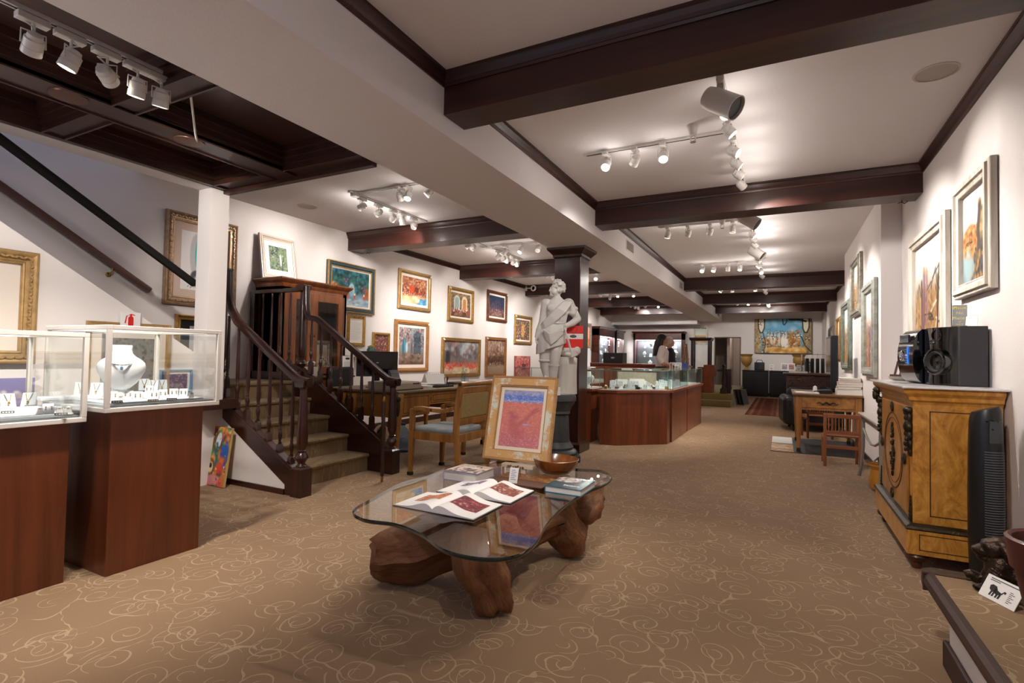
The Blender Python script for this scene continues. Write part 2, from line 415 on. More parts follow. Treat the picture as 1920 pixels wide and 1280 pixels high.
# wooden column under the soffit
t = thing('column', None, None); tag(t, kind='structure')
b = MB(); b.box(-2.51, -2.17, 5.99, 6.30, 0, ZS)
tag(b.build('column_shaft', DARKZ, t, bevel=.006), kind='structure')
b = MB(); c = (-2.34, 6.145, 0)
b.rings([[(c[0]+sx*(.17+o), c[1]+sy*(.155+o), z) for sx, sy in ((-1, -1), (1, -1), (1, 1), (-1, 1))] for o, z in ((.001, 2.37), (.018, 2.385), (.02, 2.41), (.045, 2.44), (.075, 2.47), (.08, ZS))])
tag(b.build('column_capital', DARKZ, t), kind='structure')
b = MB(); b.rings([[(c[0]+sx*(.17+o), c[1]+sy*(.155+o), z) for sx, sy in ((-1, -1), (1, -1), (1, 1), (-1, 1))] for o, z in ((.03, 0), (.03, .10), (.012, .125), (.001, .13))])
tag(b.build('column_base', DARKZ, t), kind='structure')
# baseboards
def bb(n, x0, x1, y0, y1, h=.09): structure(n, MB().box(x0, x1, y0, y1, 0, h), DARKZ, bevel=.006)
bb('baseboard_left', XL, XL+.018, 5.0, YB); bb('baseboard_right', XR-.018, XR, -3, 6.38); bb('baseboard_right', XB-.018, XB, 6.38, 9.81)
bb('baseboard_right', XF_-.018, XF_, 9.81, YB); bb('baseboard_back', DX1+.04, XF_, YB-.018, YB); bb('baseboard_stairs', -4.37, -4.352, -3, 2.66)
# raised floor and two carpeted steps before the far doorway
b = MB(); b.box(-3.0, -1.1, 14.2, YB, 0, .30).box(-3.0, -1.1, 13.9, 14.2, 0, .15)
structure('floor_platform', b, carpet('8a7a4a', 'a08e5a', .5, 'step'), bevel=.012)
# carpeted window platform at the lower right
b = MB(); b.box(.57, XR, -3.0, 2.55, 0, .30)
structure('wall_platform', b, WALL)
structure('floor_window_platform', MB().box(.53, XR, -3.0, 2.58, .30, .335), carpet('8c7050', 'b59d7a', 1, 'plat'))
b = MB()
P = [(0, .27), (.012, .27), (.016, .285), (.03, .29), (.034, .305), (.03, .325), (.018, .337), (0, .338)]
b.taper([(.53-a+.0, -3, z) for a, z in P], [(.53-a, 2.58, z) for a, z in P])
b.taper([(.53-.034, 2.58+a, z) for a, z in P], [(XR, 2.58+a, z) for a, z in P])
structure('trim_5', b, wood('24120d', '4a2a20', 'y', 14, .6, 0))
b = MB(); b.box(.552, .57, -3, 2.57, 0, .10).box(.552, XR, 2.55, 2.568, 0, .10)
structure('baseboard_platform', b, wood('24120d', '4a2a20', 'y', 14, .6, 0), bevel=.006)
# ================================================================ track lighting
LAMPON = mat('fff4e2', .4, emit=14)
LAMPOFF = mat('b9b4ae', .25, .3)
HEADM = mat('d9d5d0', .4)
DARKIN = mat('1a1816', .5)
WARM = (1, .935, .87)
def spot(parent, M, power, size, color=WARM, blend=.7):
    l = bpy.data.lights.new('lamp', 'SPOT'); l.energy = power; l.spot_size = R(size); l.spot_blend = blend; l.color = color; l.shadow_soft_size = .03
    o = bpy.data.objects.new('lamp', l); COL.objects.link(o); o.parent = parent; o.matrix_local = M
def aimM(d):   # rotation taking -Z to d
    return Vector(d).normalized().to_track_quat('-Z', 'Y').to_matrix().to_4x4()
def head(x, y, target, label, group, lit=True, z=2.74, ztr=2.835, power=42, size=66, big=False, glow=0, color=WARM):
    loc = Vector((x, y, z)); d = (Vector(target)-loc).normalized()
    t = thing('track_spotlight', label, 'spotlight', loc, 0, group)
    k = 1.0
    yaw = atan2(d.y, d.x)
    b = MB().at(rz=0)
    b.box(-.022, .022, -.06, .05, ztr-z-.028, ztr-z)
    b.build('track_adapter', HEADM, t, bevel=.003)
    b = MB().at(rz=yaw)
    w = .040 if not big else .06
    if big:
        b.box(-.02, .02, -.012, .012, .02, ztr-z-.02)
    else:
        b.tube([(0, 0, ztr-z-.03), (0, 0, .052)], .006, 8)
        b.tube([(0, -w, -.004), (0, -w, .052), (0, w, .052), (0, w, -.004)], .0035, 6)
    b.build('yoke', HEADM, t)
    A = aimM(d)
    b = MB(); b.M = A
    if big:
        b.lathe([(.03, .12), (.062, .10), (.07, .05), (.071, -.11), (.073, -.115), (.066, -.116), (.062, -.05)], 28, cap=True)
    else:
        b.lathe([(.016, .050), (.026, .046), (.029, .030), (.035, .026), (.036, -.005), (.034, -.006), (.034, -.010), (.036, -.011), (.037, -.040), (.033, -.041), (.031, -.034)], 20)
    h = b.build('lamp_housing', HEADM, t, smooth=35)
    b = MB(); b.M = A
    if big: b.lathe([(.058, -.1), (.058, -.095)], 24)
    else: b.lathe([(.030, -.0365), (.030, -.034)], 18)
    b.build('lens', (DARKIN if big and not lit else (LAMPON if lit else LAMPOFF)), t)
    if not big:
        b = MB().at(rz=yaw); b.tube([(0, .012, ztr-z-.03), (-.02, .03, .075), (-.035, .012, .06), tuple(A @ Vector((0, 0, .05)))], .004, 6)
        b.build('lamp_cord', HEADM, t)
    if lit and power:
        spot(t, Matrix.Translation(d*(.135 if big else .055)) @ A, power, size, color)
    if glow:
        l = bpy.data.lights.new('lamp_glow', 'POINT'); l.energy = glow*1.3; l.color = (1, .91, .84); l.shadow_soft_size = .03
        o = bpy.data.objects.new('lamp_glow', l); COL.objects.link(o); o.parent = t; o.location = d*.10+Vector((.04, 0, -.02))
    return t
def track(name_label, pieces, canopy=None, z=ZC, sprinkler=None):
    t = thing('light_track', name_label, 'track', (0, 0, 0))
    for (x0, y0), (x1, y1) in pieces:
        b = MB(); dx, dy = x1-x0, y1-y0; L_ = hypot(dx, dy); b.at(((x0+x1)/2, (y0+y1)/2, 0), atan2(dy, dx))
        b.box(-L_/2, L_/2, -.018, .018, z-.020, z-.001)
        r = b.build('rail', HEADM, t, bevel=.002)
        b = MB(); b.at(((x0+x1)/2, (y0+y1)/2, 0), atan2(dy, dx)); b.box(-L_/2+.02, L_/2-.02, -.006, .006, z-.0215, z-.0195)
        b.build('slot', DARKIN, r)
    if canopy:
        b = MB(); b.lathe([(.05, z-.001), (.05, z-.03), (.045, z-.045), (.02, z-.05)], 20, (canopy[0], canopy[1], 0))
        b.build('canopy', HEADM, t, smooth=True)
    return t
def sprinkler(x, y, label):
    t = thing('sprinkler', label, 'sprinkler', (x, y, ZC))
    MB().lathe([(.045, 0), (.045, -.004), (.03, -.05), (.026, -.075), (0.012, -.078)], 16).build('cup', HEADM, t, smooth=True)
    MB().tube([(.0, 0, -.075), (.018, 0, -.09), (.018, 0, -.11), (0, 0, -.12)], .004, 6).tube([(0, 0, -.075), (-.018, 0, -.09), (-.018, 0, -.11), (0, 0, -.12)], .004, 6).build('sprinkler_frame', CHROME, t)
    MB().lathe([(.004, -.12), (.022, -.122), (.022, -.125), (.004, -.127)], 12).build('deflector', CHROME, t)
bays = [('between the first and second beams', 4.14, (3.2, 5.45)), ('just past the second beam', 6.83, (6.1, 8.6)),
        ('before the third beam', 9.75, (8.7, 11.0)), ('between the third and fourth beams', 12.78, (11.9, 13.9)), ('before the last beam', 15.95, (15.2, 17.1))]
LX = -.33
RN = ['nearest', 'second', 'third', 'fourth', 'farthest']
for i, (nm, yc, (y0, y1)) in enumerate(bays):
    track('white T-shaped ceiling track on the right-hand ceiling '+nm, [((LX, y0), (LX, y1)), ((-1.48 if i == 0 else -1.42, yc), (LX-.02, yc))], (LX-.1, yc) if i == 1 else None)
Y3 = lambda y: (1.05, y, 1.55)
g = 'spotlights on the right-hand ceiling tracks'
def heads_long(nm, pos, targets, lit, **k):
    for j, (y, tg, li) in enumerate(zip(pos, targets, lit)):
        head(LX, y, tg, 'white spotlight, %s along the long bar of the %s' % (ORD[j], nm), g, lit=li, **k)
def heads_cross(nm, y, xs, targets, lit, **k):
    for j, (x, tg, li) in enumerate(zip(xs, targets, lit)):
        head(x, y, tg, 'white spotlight, %s from the soffit on the cross bar of the %s' % (ORD[j], nm), g, lit=li, **k)
n0, n1, n2, n3, n4 = [k+' right-hand ceiling track' for k in RN]
head(LX, 3.32, (1.0, 2.9, 1.7), 'large white cylinder spotlight overhead beside the first beam', g, lit=False, z=2.70, big=True)
heads_long(n0, [3.57, 3.86, 4.27, 4.55, 4.82, 5.11], [(.3, 1.2, .8), (.95, 4.1, 1.3), (1.05, 4.0, 1.9), (1.05, 4.9, 1.7), (1.05, 5.2, 1.8), (.9, 6.6, 1.5)], [1, 1, 1, 1, 1, 1], glow=.6, power=58)
heads_cross(n0, 4.14, [-1.29, -1.05, -.83], [(-1.25, 2.0, .4), (-2.22, 5.45, 1.5), (-.45, 2.4, 0)], [1, 1, 1], glow=.6)
sprinkler(-.58, 3.95, 'sprinkler hanging beside the cross track between the first and second beams')
head(LX, 6.25, (1.0, 6.0, 1.7), 'large white cylinder spotlight half hidden behind the second beam', g, lit=False, z=2.70, big=True)
head(LX, 8.27, (1.0, 7.9, 1.7), 'large white cylinder spotlight hanging midway along the second bay', g, lit=False, z=2.71, big=True)
heads_long(n1, [6.69, 7.21, 7.52, 7.9], [(.89, 7.0, 1.6), (.89, 7.1, 1.6), (.89, 8.1, 1.9), (.89, 8.3, 1.6)], [1, 1, 1, 1], glow=1.2)
heads_cross(n1, 6.83, [-1.3, -1.05, -.79, -.53], [(-1.85, 7.1, .75), (-1.9, 7.6, .9), (-1.6, 8.5, .75), (-.7, 6.4, .0)], [1, 0, 1, 0], glow=.4, power=75)
sprinkler(-.64, 6.72, 'sprinkler hanging beside the cross track just past the second beam')
heads_long(n2, [8.94, 9.14, 9.6, 10.27, 10.85], [(.89, 9.2, 1.5), (.89, 9.4, 1.6), (-2.0, 9.3, .8), (.6, 8.3, .7), (1.1, 11.6, 1.7)], [1]*5, glow=1.0)
heads_cross(n2, 9.75, [-1.25, -1.06, -.83, -.64], [(-1.8, 7.4, .75), (-1.6, 8.8, .7), (-1.0, 10.5, 0), (-.7, 9.0, 0)], [1, 1, 0, 1], glow=.5, power=60)
heads_long(n3, [12.5, 12.96, 13.5], [(1.15, 12.8, 1.6), (1.15, 13.6, 1.6), (1.15, 14.2, 1.6)], [1]*3, glow=.6)
heads_cross(n3, 12.78, [-1.23, -.99, -.52], [(-2.4, 12.4, .8), (-1.2, 11.8, 0), (-.5, 12.4, 0)], [1, 0, 1], glow=.4)
heads_long(n4, [16.0, 16.34, 16.8], [(-.2, 19.3, 2.0), (.5, 19.3, 2.0), (1.1, 17.2, 1.6)], [1]*3, glow=.6, power=34)
heads_cross(n4, 15.95, [-1.11, -.82, -.56], [(-1.0, 19.3, 1.9), (-1.2, 14.6, .3), (-.3, 19.3, 1.8)], [1, 1, 1], glow=.4, power=30)
# left-hand ceiling
lb = [('between the coffer and the near beam', 4.14, (4.05, 5.4), (-4.1, -3.1)), ('between the near and second beams', 7.0, (6.28, 8.2), (-4.2, -2.9)),
      ('between the second and third beams', 10.0, (9.2, 11.1), (-4.2, -2.8)), ('between the third and fourth beams', 13.0, (12.2, 14.0), (-4.2, -2.8)), ('above the jewellery showcases', 16.0, (15.0, 16.9), (-4.2, -2.8))]
TX = -4.05
LN = [k+' left-hand ceiling track' for k in RN]
for i, (nm, yc, (y0, y1), (x0, x1)) in enumerate(lb):
    track('white L-shaped ceiling track on the left-hand ceiling '+nm, [((TX, y0), (TX, y1)), ((x0, yc), (x1, yc))], (TX, yc))
g = 'spotlights on the left-hand ceiling tracks'
def lheads(nm, pos, tgs, lit, **k):
    for j, (y, tg, li) in enumerate(zip(pos, tgs, lit)):
        head(TX, y, tg, 'white spotlight, %s along the long bar of the %s' % (ORD[j], nm), g, lit=li, **k)
def lcross(nm, y, xs, tgs, lit, **k):
    for j, (x, tg, li) in enumerate(zip(xs, tgs, lit)):
        head(x, y, tg, 'white spotlight, %s on the cross bar of the %s' % (ORD[j], nm), g, lit=li, **k)
LW = lambda y, z=1.8: (-5.48, y, z)
lheads(LN[0], [4.25, 4.51, 4.76, 4.93, 5.15], [LW(4.1, 2.2), LW(4.6, 2.2), LW(5.6, 2.1), (-4.2, 5.4, .8), LW(6.6, 2.2)], [1, 1, 1, 0, 1], glow=.8, power=30)
lcross(LN[0], 4.14, [-3.44, -3.34, -3.08], [(-3.6, 5.2, .8), (-3.0, 3.0, .3), (-4.4, 3.2, 1.0)], [0, 1, 0], glow=.4)
lheads(LN[1], [6.4, 6.55, 7.32, 7.51, 7.63, 7.85, 8.0], [LW(6.0), LW(6.9), LW(7.3, 1.9), LW(8.4, 2.0), LW(8.6, 1.3), LW(9.4, 2.0), LW(9.8, 1.3)], [0, 1, 1, 1, 1, 1, 1], glow=.5, power=30)
lcross(LN[1], 7.0, [-3.75, -3.49, -3.2, -2.98], [LW(7.0, 1.2), (-4.0, 5.6, .8), (-3.2, 5.0, .4), (-2.4, 5.2, 1.4)], [1, 1, 0, 1], glow=.4)
lheads(LN[2], [9.3, 9.6, 10.4, 10.8], [LW(9.9), LW(10.4), LW(11.2, 1.8), LW(11.2, 1.0)], [1]*4, glow=.5)
lcross(LN[2], 10.0, [-3.7, -3.3, -2.9], [(-3.0, 8.2, .8), (-2.6, 7.8, .8), (-2.6, 9.4, 1)], [1]*3, glow=.4)
lheads(LN[3], [12.3, 12.7, 13.5], [LW(12.6), LW(14.2), LW(15.4, 1.8)], [1]*3, glow=.4)
lcross(LN[3], 13.0, [-3.7, -3.3, -2.9], [(-3.4, 11.5, .8), (-3.0, 12, .8), (-2.4, 11.0, 1.0)], [1, 1, 1], glow=.3)
lheads(LN[4], [15.2, 15.7, 16.2, 16.6], [LW(15.5), LW(16.2), LW(18.2, 1.6), (-4, 19.3, 1.6)], [1]*4, glow=.3)
lcross(LN[4], 16.0, [-3.7, -3.3, -2.9], [(-3.6, 19.2, 1.5), (-3.2, 14.5, 1), (-2.4, 19.3, 1.9)], [1, 1, 1], glow=.3)
# track under the coffered ceiling
t = track('white ceiling track under the dark coffered ceiling above the display cases', [((-2.80, -1.2), (-2.80, 1.63))], None, 2.56)
b = MB(); b.tube([(-2.80+(-3.36+2.80)*s, 1.64+.40*s, 2.535-.03*s-.22*s*(1-s)+.02*sin(s*6.3)) for s in [k/16 for k in range(17)]], .0065, 8)
b.build('feed_cord', HEADM, t, smooth=True)
g = 'spotlights on the track under the coffered ceiling'
for j, (y, tg, li) in enumerate(((.99, (-4.37, 1.25, 1.0), 1), (1.12, (-3.3, .75, .85), 1), (1.26, (-5.0, 3.9, 1.5), 1), (1.39, (-3.3, 1.45, .85), 1), (1.50, (-3.3, 1.65, .85), 1))):
    head(-2.80, y, tg, 'white spotlight, %s of the row hanging above the jewellery cases' % ORD[j], g, lit=li, z=2.42, ztr=2.535, power=110 if j == 2 else 52, size=50 if j == 2 else 95, color=(1, .92, .84))
for y, w in ((1.36, 'nearer'), (2.0, 'farther')):
    t = thing('recessed_downlight', ('round recessed empty recessed downlight in the dark coffer rail above the jewellery cases' if w == 'nearer' else 'round recessed downlight in the coffer rail with a white cord running into it'), 'downlight', (-3.40, y, 2.5))
    MB().lathe([(.055, -.001), (.088, -.001), (.085, -.010), (.055, -.012)], 28).build('trim_ring', mat('5a3a2a', .35, .4), t, smooth=True)
    MB().lathe([(.054, -.003), (.0, -.0029)], 24, cap=False).build('baffle', mat('050404', .95, spec=.05), t)
for x, y, l in ((.80, 3.81, 'round flush ceiling speaker grille near the right wall'), (-4.95, 4.3, 'round flush ceiling speaker grille near the left wall')):
    t = thing('ceiling_speaker', l, 'speaker', (x, y, ZC))
    MB().lathe([(.0, -.004), (.095, -.004), (.1, -.003)], 32, cap=False).build('grille', mat('c6bab2', .8, bump=.6, bscale=400), t)
    MB().lathe([(.1, -.006), (.112, -.004), (.112, -.0005), (.1, -.0005)], 32, cap=False).build('ring', mat('d5cac3', .6), t)
# air vents on the soffit face
for y, h, nm in ((6.99, .11, 'nearest'), (11.05, .12, 'second'), (18.2, .12, 'farthest')):
    t = thing('air_vent', 'white air vent grille on the side of the soffit, %s along it' % nm, 'vent', (SR, y, 2.66))
    MB().box(0, .006, -.19, .19, -.075, .075).build('vent_frame', CEIL, t, bevel=.002)
    b = MB()
    for k in range(14): b.at((.007, -.165+.0115*k*2.2-.0, 0), R(0)).box(0, .006, -.004, .004, -.058, .058)
    b.build('louvers', mat('a89f99', .5), t)
# ================================================================ pictures
def srgb(h): return np.array([int(h[i:i+2], 16)/255 for i in (0, 2, 4)])
class Pic:
    def __init__(s, w, h, res=72, seed=1, base='888888'):
        k = res/max(w, h); s.nx = max(4, int(w*k)); s.ny = max(4, int(h*k))
        s.w, s.h = w, h
        s.a = np.zeros((s.ny, s.nx, 3)); s.a[:] = srgb(base)
        s.U, s.V = np.meshgrid((np.arange(s.nx)+.5)/s.nx, (np.arange(s.ny)+.5)/s.ny)
        s.rg = np.random.RandomState(seed)
    def mix(s, m, c): s.a += (srgb(c)-s.a)*np.clip(m, 0, 1)[..., None]; return s
    def grad(s, stops):  # [(v, hex), ...] from the bottom up
        vs_ = [v for v, _ in stops]; cs = np.array([srgb(c) for _, c in stops])
        for k in range(3): s.a[..., k] = np.interp(s.V, vs_, cs[:, k])
        return s
    def rect(s, u0, u1, v0, v1, c, k=1): s.mix(((s.U >= u0) & (s.U <= u1) & (s.V >= v0) & (s.V <= v1))*k, c); return s
    def blob(s, u, v, ru, rv, c, k=1, soft=.35, rot=0):
        du, dv = s.U-u, s.V-v
        if rot: du, dv = du*cos(rot)+dv*sin(rot), -du*sin(rot)+dv*cos(rot)
        d = np.sqrt((du/ru)**2+(dv/rv)**2)
        s.mix(np.clip((1-d)/max(soft, .01), 0, 1)*k, c); return s
    def dabs(s, n, box, pal, s0=.01, s1=.03, asp=1, k=.85, rot=0):
        u0, u1, v0, v1 = box; R_ = s.rg; ar = s.w/s.h
        for _ in range(n):
            u = R_.uniform(u0, u1); v = R_.uniform(v0, v1); r = R_.uniform(s0, s1); c = srgb(pal[R_.randint(len(pal))])
            ru, rv = r*asp, r*ar
            m = max(ru, rv)*1.2
            i0, i1 = max(0, int((u-m)*s.nx)), min(s.nx, int((u+m)*s.nx)+2); j0, j1 = max(0, int((v-m)*s.ny)), min(s.ny, int((v+m)*s.ny)+2)
            if i1 <= i0 or j1 <= j0: continue
            du, dv = s.U[j0:j1, i0:i1]-u, s.V[j0:j1, i0:i1]-v
            t = rot+R_.uniform(-.5, .5)
            a, b = du*cos(t)+dv*sin(t), -du*sin(t)+dv*cos(t)
            w = (np.clip(1.4*(1-np.sqrt((a/ru)**2+(b/rv)**2)), 0, 1)*k)[..., None]
            q = s.a[j0:j1, i0:i1]; q += (np.clip(c*R_.uniform(.85, 1.12), 0, 1)-q)*w
        return s
    def line(s, pts, c, w=.01, k=1):
        ar = s.h/s.w
        d = np.full(s.U.shape, 9.)
        for (a, b), (e, f) in zip(pts, pts[1:]):
            ex, ey = e-a, (f-b)*ar; L2 = ex*ex+ey*ey+1e-9
            t = np.clip(((s.U-a)*ex+(s.V-b)*ar*ey)/L2, 0, 1)
            d = np.minimum(d, np.hypot(s.U-a-t*ex, (s.V-b)*ar-t*ey))
        s.mix(np.clip(1.5-d/w, 0, 1)*k, c); return s
    def arch(s, u, v0, v1, w, c, k=1):
        r = w/2; s.rect(u-r, u+r, v0, v1-r, c, k); s.blob(u, v1-r, r, r*s.w/s.h, c, k, .05); return s
    def speck(s, amt=.05): s.a += s.rg.normal(0, amt, s.a.shape[:2])[..., None]; s.a = np.clip(s.a, 0, 1); return s
def canvas(pic, w, h, name, parent, z=0, mt=None, cx=0, cy=0, thick=0, curve=None):
    me = bpy.data.meshes.new(name); nx, ny = pic.nx, pic.ny
    gx = np.linspace(-w/2, w/2, nx)+cx; gy = np.linspace(-h/2, h/2, ny)+cy
    X, Y = np.meshgrid(gx, gy); Z = np.full_like(X, z)
    if curve is not None: Z = z+curve(X, Y)
    vs_ = np.stack([X, Y, Z], -1).reshape(-1, 3)
    i = np.arange(nx-1); j = np.arange(ny-1); I, J = np.meshgrid(i, j); a = J*nx+I
    fs = np.stack([a, a+1, a+nx+1, a+nx], -1).reshape(-1, 4)
    me.from_pydata(vs_.tolist(), [], fs.tolist())
    at = me.color_attributes.new('paint', 'BYTE_COLOR', 'POINT')
    c = np.concatenate([np.clip(pic.a, 0, 1).reshape(-1, 3), np.ones((nx*ny, 1))], 1)
    at.data.foreach_set('color_srgb', c.astype(np.float32).ravel())
    me.materials.append(mt or artmat())
    o = bpy.data.objects.new(name, me); COL.objects.link(o); o.parent = parent
    XF[o.name] = XF[parent.name].copy()
    return o
def thingM(name, label, cat, M, group=None):
    o = thing(name, label, cat, (0, 0, 0), 0, group); o.matrix_basis = M; XF[o.name] = M.copy(); return o
def basis(c, r, u):
    r = Vector(r).normalized(); u = Vector(u).normalized(); n = r.cross(u).normalized(); u = n.cross(r)
    return Matrix(((r.x, u.x, n.x, c[0]), (r.y, u.y, n.y, c[1]), (r.z, u.z, n.z, c[2]), (0, 0, 0, 1)))
GOLD = mat('b08a4e', .38, .65, bump=.25, bscale=70, var=.25, vscale=25)
LGOLD = mat('b89664', .4, .55, bump=.15, bscale=60, var=.2, vscale=20)
SGOLD = mat('a98d72', .35, .7, bump=.25, bscale=70, var=.25, vscale=25)
BROWNF = wood('4a2410', '7a4422', 'x', 14, .4, .2)
TANF = wood('9a6a3c', 'c08a54', 'x', 14, .4, .2)
TEALF = mat('3a4a4e', .45, bump=.3, bscale=60, var=.3, vscale=30)
SILVF = mat('9c978a', .4, .5, bump=.4, bscale=50, var=.35, vscale=18)
WWASH = wood('bfb29e', 'e8e3da', 'y', 18, .7, 0, .1, bump=.3)
PROFILES = {
    'flat': [(0, 0), (0, .8), (.1, 1), (.9, .92), (1, .5), (1, 0)],
    'scoop': [(0, 0), (0, .75), (.08, .95), (.2, 1), (.32, .86), (.55, .55), (.78, .5), (.85, .62), (.95, .58), (1, .35), (1, 0)],
    'step': [(0, 0), (0, .6), (.06, .7), (.25, .74), (.3, 1), (.62, 1), (.68, .72), (.85, .6), (.93, .68), (1, .6), (1, 0)],
}
def frame_mesh(w, h, fwid, d, prof='scoop', z0=0):
    loops = []
    for i, z in PROFILES[prof]:
        a, b_ = w/2-i*fwid, h/2-i*fwid
        loops.append([(-a, -b_, z*d+z0), (a, -b_, z*d+z0), (a, b_, z*d+z0), (-a, b_, z*d+z0)])
    return loops
def picture(label, M, w, h, pic, fw_=.06, d=.035, fm=None, prof='scoop', matw=0, matc='efe6da', liner=None, edge=None, orn=None, cat='painting', name='framed_painting', group=None, tagc=None, glass=False, nameplate=None):
    t = thingM(name, label, cat, M, group)
    b = MB(); b.rings(frame_mesh(w, h, fw_, d, prof), cap=False)
    b.build('frame', fm or GOLD, t)
    iw, ih = w-2*fw_, h-2*fw_
    if edge:
        b = MB(); e = .012
        b.rings([[(sx*(w/2-i), sy*(h/2-i), z) for sx, sy in ((-1, -1), (1, -1), (1, 1), (-1, 1))] for i, z in ((-.001, d*.5), (-.001, d*1.02), (e, d*1.06), (e+.004, d*.9))], cap=False)
        b.rings([[(sx*(w/2-i), sy*(h/2-i), z) for sx, sy in ((-1, -1), (1, -1), (1, 1), (-1, 1))] for i, z in ((fw_-.012, d*.55), (fw_-.009, d*.7), (fw_+.003, d*.66), (fw_+.003, .004))], cap=False)
        b.build('gilt_edge', edge, t)
    if orn:
        b = MB(); inset, r, step = orn
        for (ax, L_, off) in ((0, w, h), (1, h, w)):
            n = int((L_-2*inset)/step)
            for sgn in (-1, 1):
                for k in range(n):
                    q = -L_/2+inset+(k+.5)*(L_-2*inset)/n
                    p = (q, sgn*(off/2-inset), d*.92) if ax == 0 else (sgn*(off/2-inset), q, d*.92)
                    b.at(p, (R(30) if k % 2 else R(-30))+(0 if ax == 0 else pi/2)).ball((0, 0, 0), r*1.5, r*.8, r*.6, 6, 4)
        b.build('ornament', fm or GOLD, t, smooth=True)
    z = .004
    if liner:
        b = MB(); b.rings([[(sx*(iw/2-i), sy*(ih/2-i), q) for sx, sy in ((-1, -1), (1, -1), (1, 1), (-1, 1))] for i, q in ((0, d*.45), (.02, .008), (.022, .002))], cap=False)
        b.build('liner', liner, t)
    if matw:
        b = MB(); b.box(-iw/2, iw/2, -ih/2, ih/2, 0, .004); b.build('mat_board', mat(matc, .8), t)
        z = .0055
    canvas(pic, iw-2*matw, ih-2*matw, 'canvas', t, z)
    if tagc:
        sx, sy = tagc; b = MB(); b.at((sx*(w/2-.03), sy*(h/2-.035), d*1.08), R(25)*sx).box(-.03, .03, -.014, .014, 0, .001)
        b.build('price_tag', PAPER, t)
    if glass:
        b = MB(); b.box(-iw/2, iw/2, -ih/2, ih/2, .009, .011); b.build('glazing', glassmat((.98, .98, .98)), t)
    return t
def wallL(y0, y1, z0, z1, X=XL+.006, tilt=0): return basis((X, (y0+y1)/2, (z0+z1)/2), (0, 1, 0), (tilt, 0, 1)), y1-y0, z1-z0
def wallR(y0, y1, z0, z1, X, tilt=0): return basis((X, (y0+y1)/2, (z0+z1)/2), (0, -1, 0), (-tilt, 0, 1)), y1-y0, z1-z0
def wallB(x0, x1, z0, z1, Y=YB-.006): return basis(((x0+x1)/2, Y, (z0+z1)/2), (1, 0, 0), (0, 0, 1)), x1-x0, z1-z0
AUT = ['a8502c', 'c9803f', 'd9a86c', '7b3a26', 'e2c29a', '95402a', 'b46a4a']
# ---- left wall
M, w, h = wallL(5.12, 6.04, 1.73, 2.42)
p = Pic(w, h, 84, 3).grad([(0, '9fb6c4'), (.3, '7f9cb2'), (.45, '3a5a5c'), (.8, '2f5a5e'), (1, '3f9ab4')])
p.dabs(260, (0, 1, .4, 1), ['1f4a44', '2e6a62', '27505e', '4f8a6a', '3a7fa0', '1c3438'], .02, .06).blob(.08, .35, .22, .28, 'a86a3a', .9).dabs(60, (.0, .25, .2, .6), ['a86a3a', 'c58a50', '7c4c2c'], .02, .05)
p.rect(.86, 1, .25, .55, 'b05a30', .8).blob(.52, .48, .09, .2, 'cfdde6', .9).blob(.52, .45, .05, .15, '86b0c4', .9).dabs(10, (.3, .42, .6, .74), ['a0608c', 'b8809c'], .015, .03).dabs(14, (.7, .9, .42, .62), ['a85a84', 'b86a84'], .012, .025)
for u in (.36, .42, .6, .84): p.blob(u, .3, .022, .09, 'd8432a').blob(u, .36, .018, .04, 'f2ece4')
p.dabs(80, (.05, .95, .02, .22), ['a9c0cc', '8aa6ba', 'c4d2d8'], .03, .06, 2)
picture('garden painting with white gate in blue-green frame with gilt edges', M, w, h, p, .075, .045, TEALF, 'step', 0, liner=CREAM, edge=LGOLD)
M, w, h = wallL(6.61, 7.48, 1.89, 2.54)
p = Pic(w, h, 84, 4).grad([(0, 'e6c8a0'), (.25, 'dcae7c'), (.45, '6a2a1c'), (.6, '9a5a3a'), (1, 'b87a5c')])
p.dabs(340, (0, 1, .45, 1), AUT+['caa0a0', '8a4a4a'], .015, .04).rect(.28, .48, .42, .66, 'c8401c', .85).rect(.5, .66, .42, .64, '5a2418', .8)
p.dabs(90, (0, 1, .3, .45), ['e04a24', 'f4ece2', 'b83018', 'f0d8c0'], .012, .024).dabs(40, (.0, .7, .0, .25), ['eccfa4', 'e2b884', 'f2dcba'], .04, .08, 2)
p.mix(np.clip((p.U-.45-p.V*1.6)*6, 0, 1), '4a8fc4').dabs(30, (.75, 1, 0, .2), ['5aa8d8', '3a78b0', '8ac4e0'], .02, .05, 2)
picture('autumn village street painting in pale gold frame, highest on the left wall', M, w, h, p, .06, .04, LGOLD, 'step', .045, tagc=(1, 1))
M, w, h = wallL(8.03, 8.92, 1.785, 2.435)
p = Pic(w, h, 80, 5).grad([(0, '5a3a2c'), (.25, '7a5a48'), (.5, '6a5a4a'), (1, '8a7258')])
p.dabs(260, (0, 1, .4, 1), ['6a5038', '9a7a54', 'b08a60', '4a3a30', 'c0a078'], .015, .04).arch(.3, .3, .85, .3, 'cdd2c8', .85).arch(.3, .3, .78, .2, '8aa0a0', .9).arch(.68, .3, .85, .28, 'e2d6c0', .85).arch(.68, .3, .75, .17, 'b87a40', .9)
p.dabs(80, (.05, .95, .16, .36), ['b82c20', 'f2ece4', '7a1c1c', 'e04a34', 'f4e8dc'], .015, .035).dabs(40, (0, 1, 0, .15), ['4a3028', '7a5a44', '94745a'], .03, .06, 2)
picture('painting of two pale archways with red-robed figures in gold frame', M, w, h, p, .065, .04, GOLD, 'step', .035, tagc=(-1, 1))
M, w, h = wallL(9.47, 10.35, 1.89, 2.545)
p = Pic(w, h, 76, 6).grad([(0, '5a3a34'), (.25, '6a4a4a'), (.5, '2c3450'), (1, '28344e')])
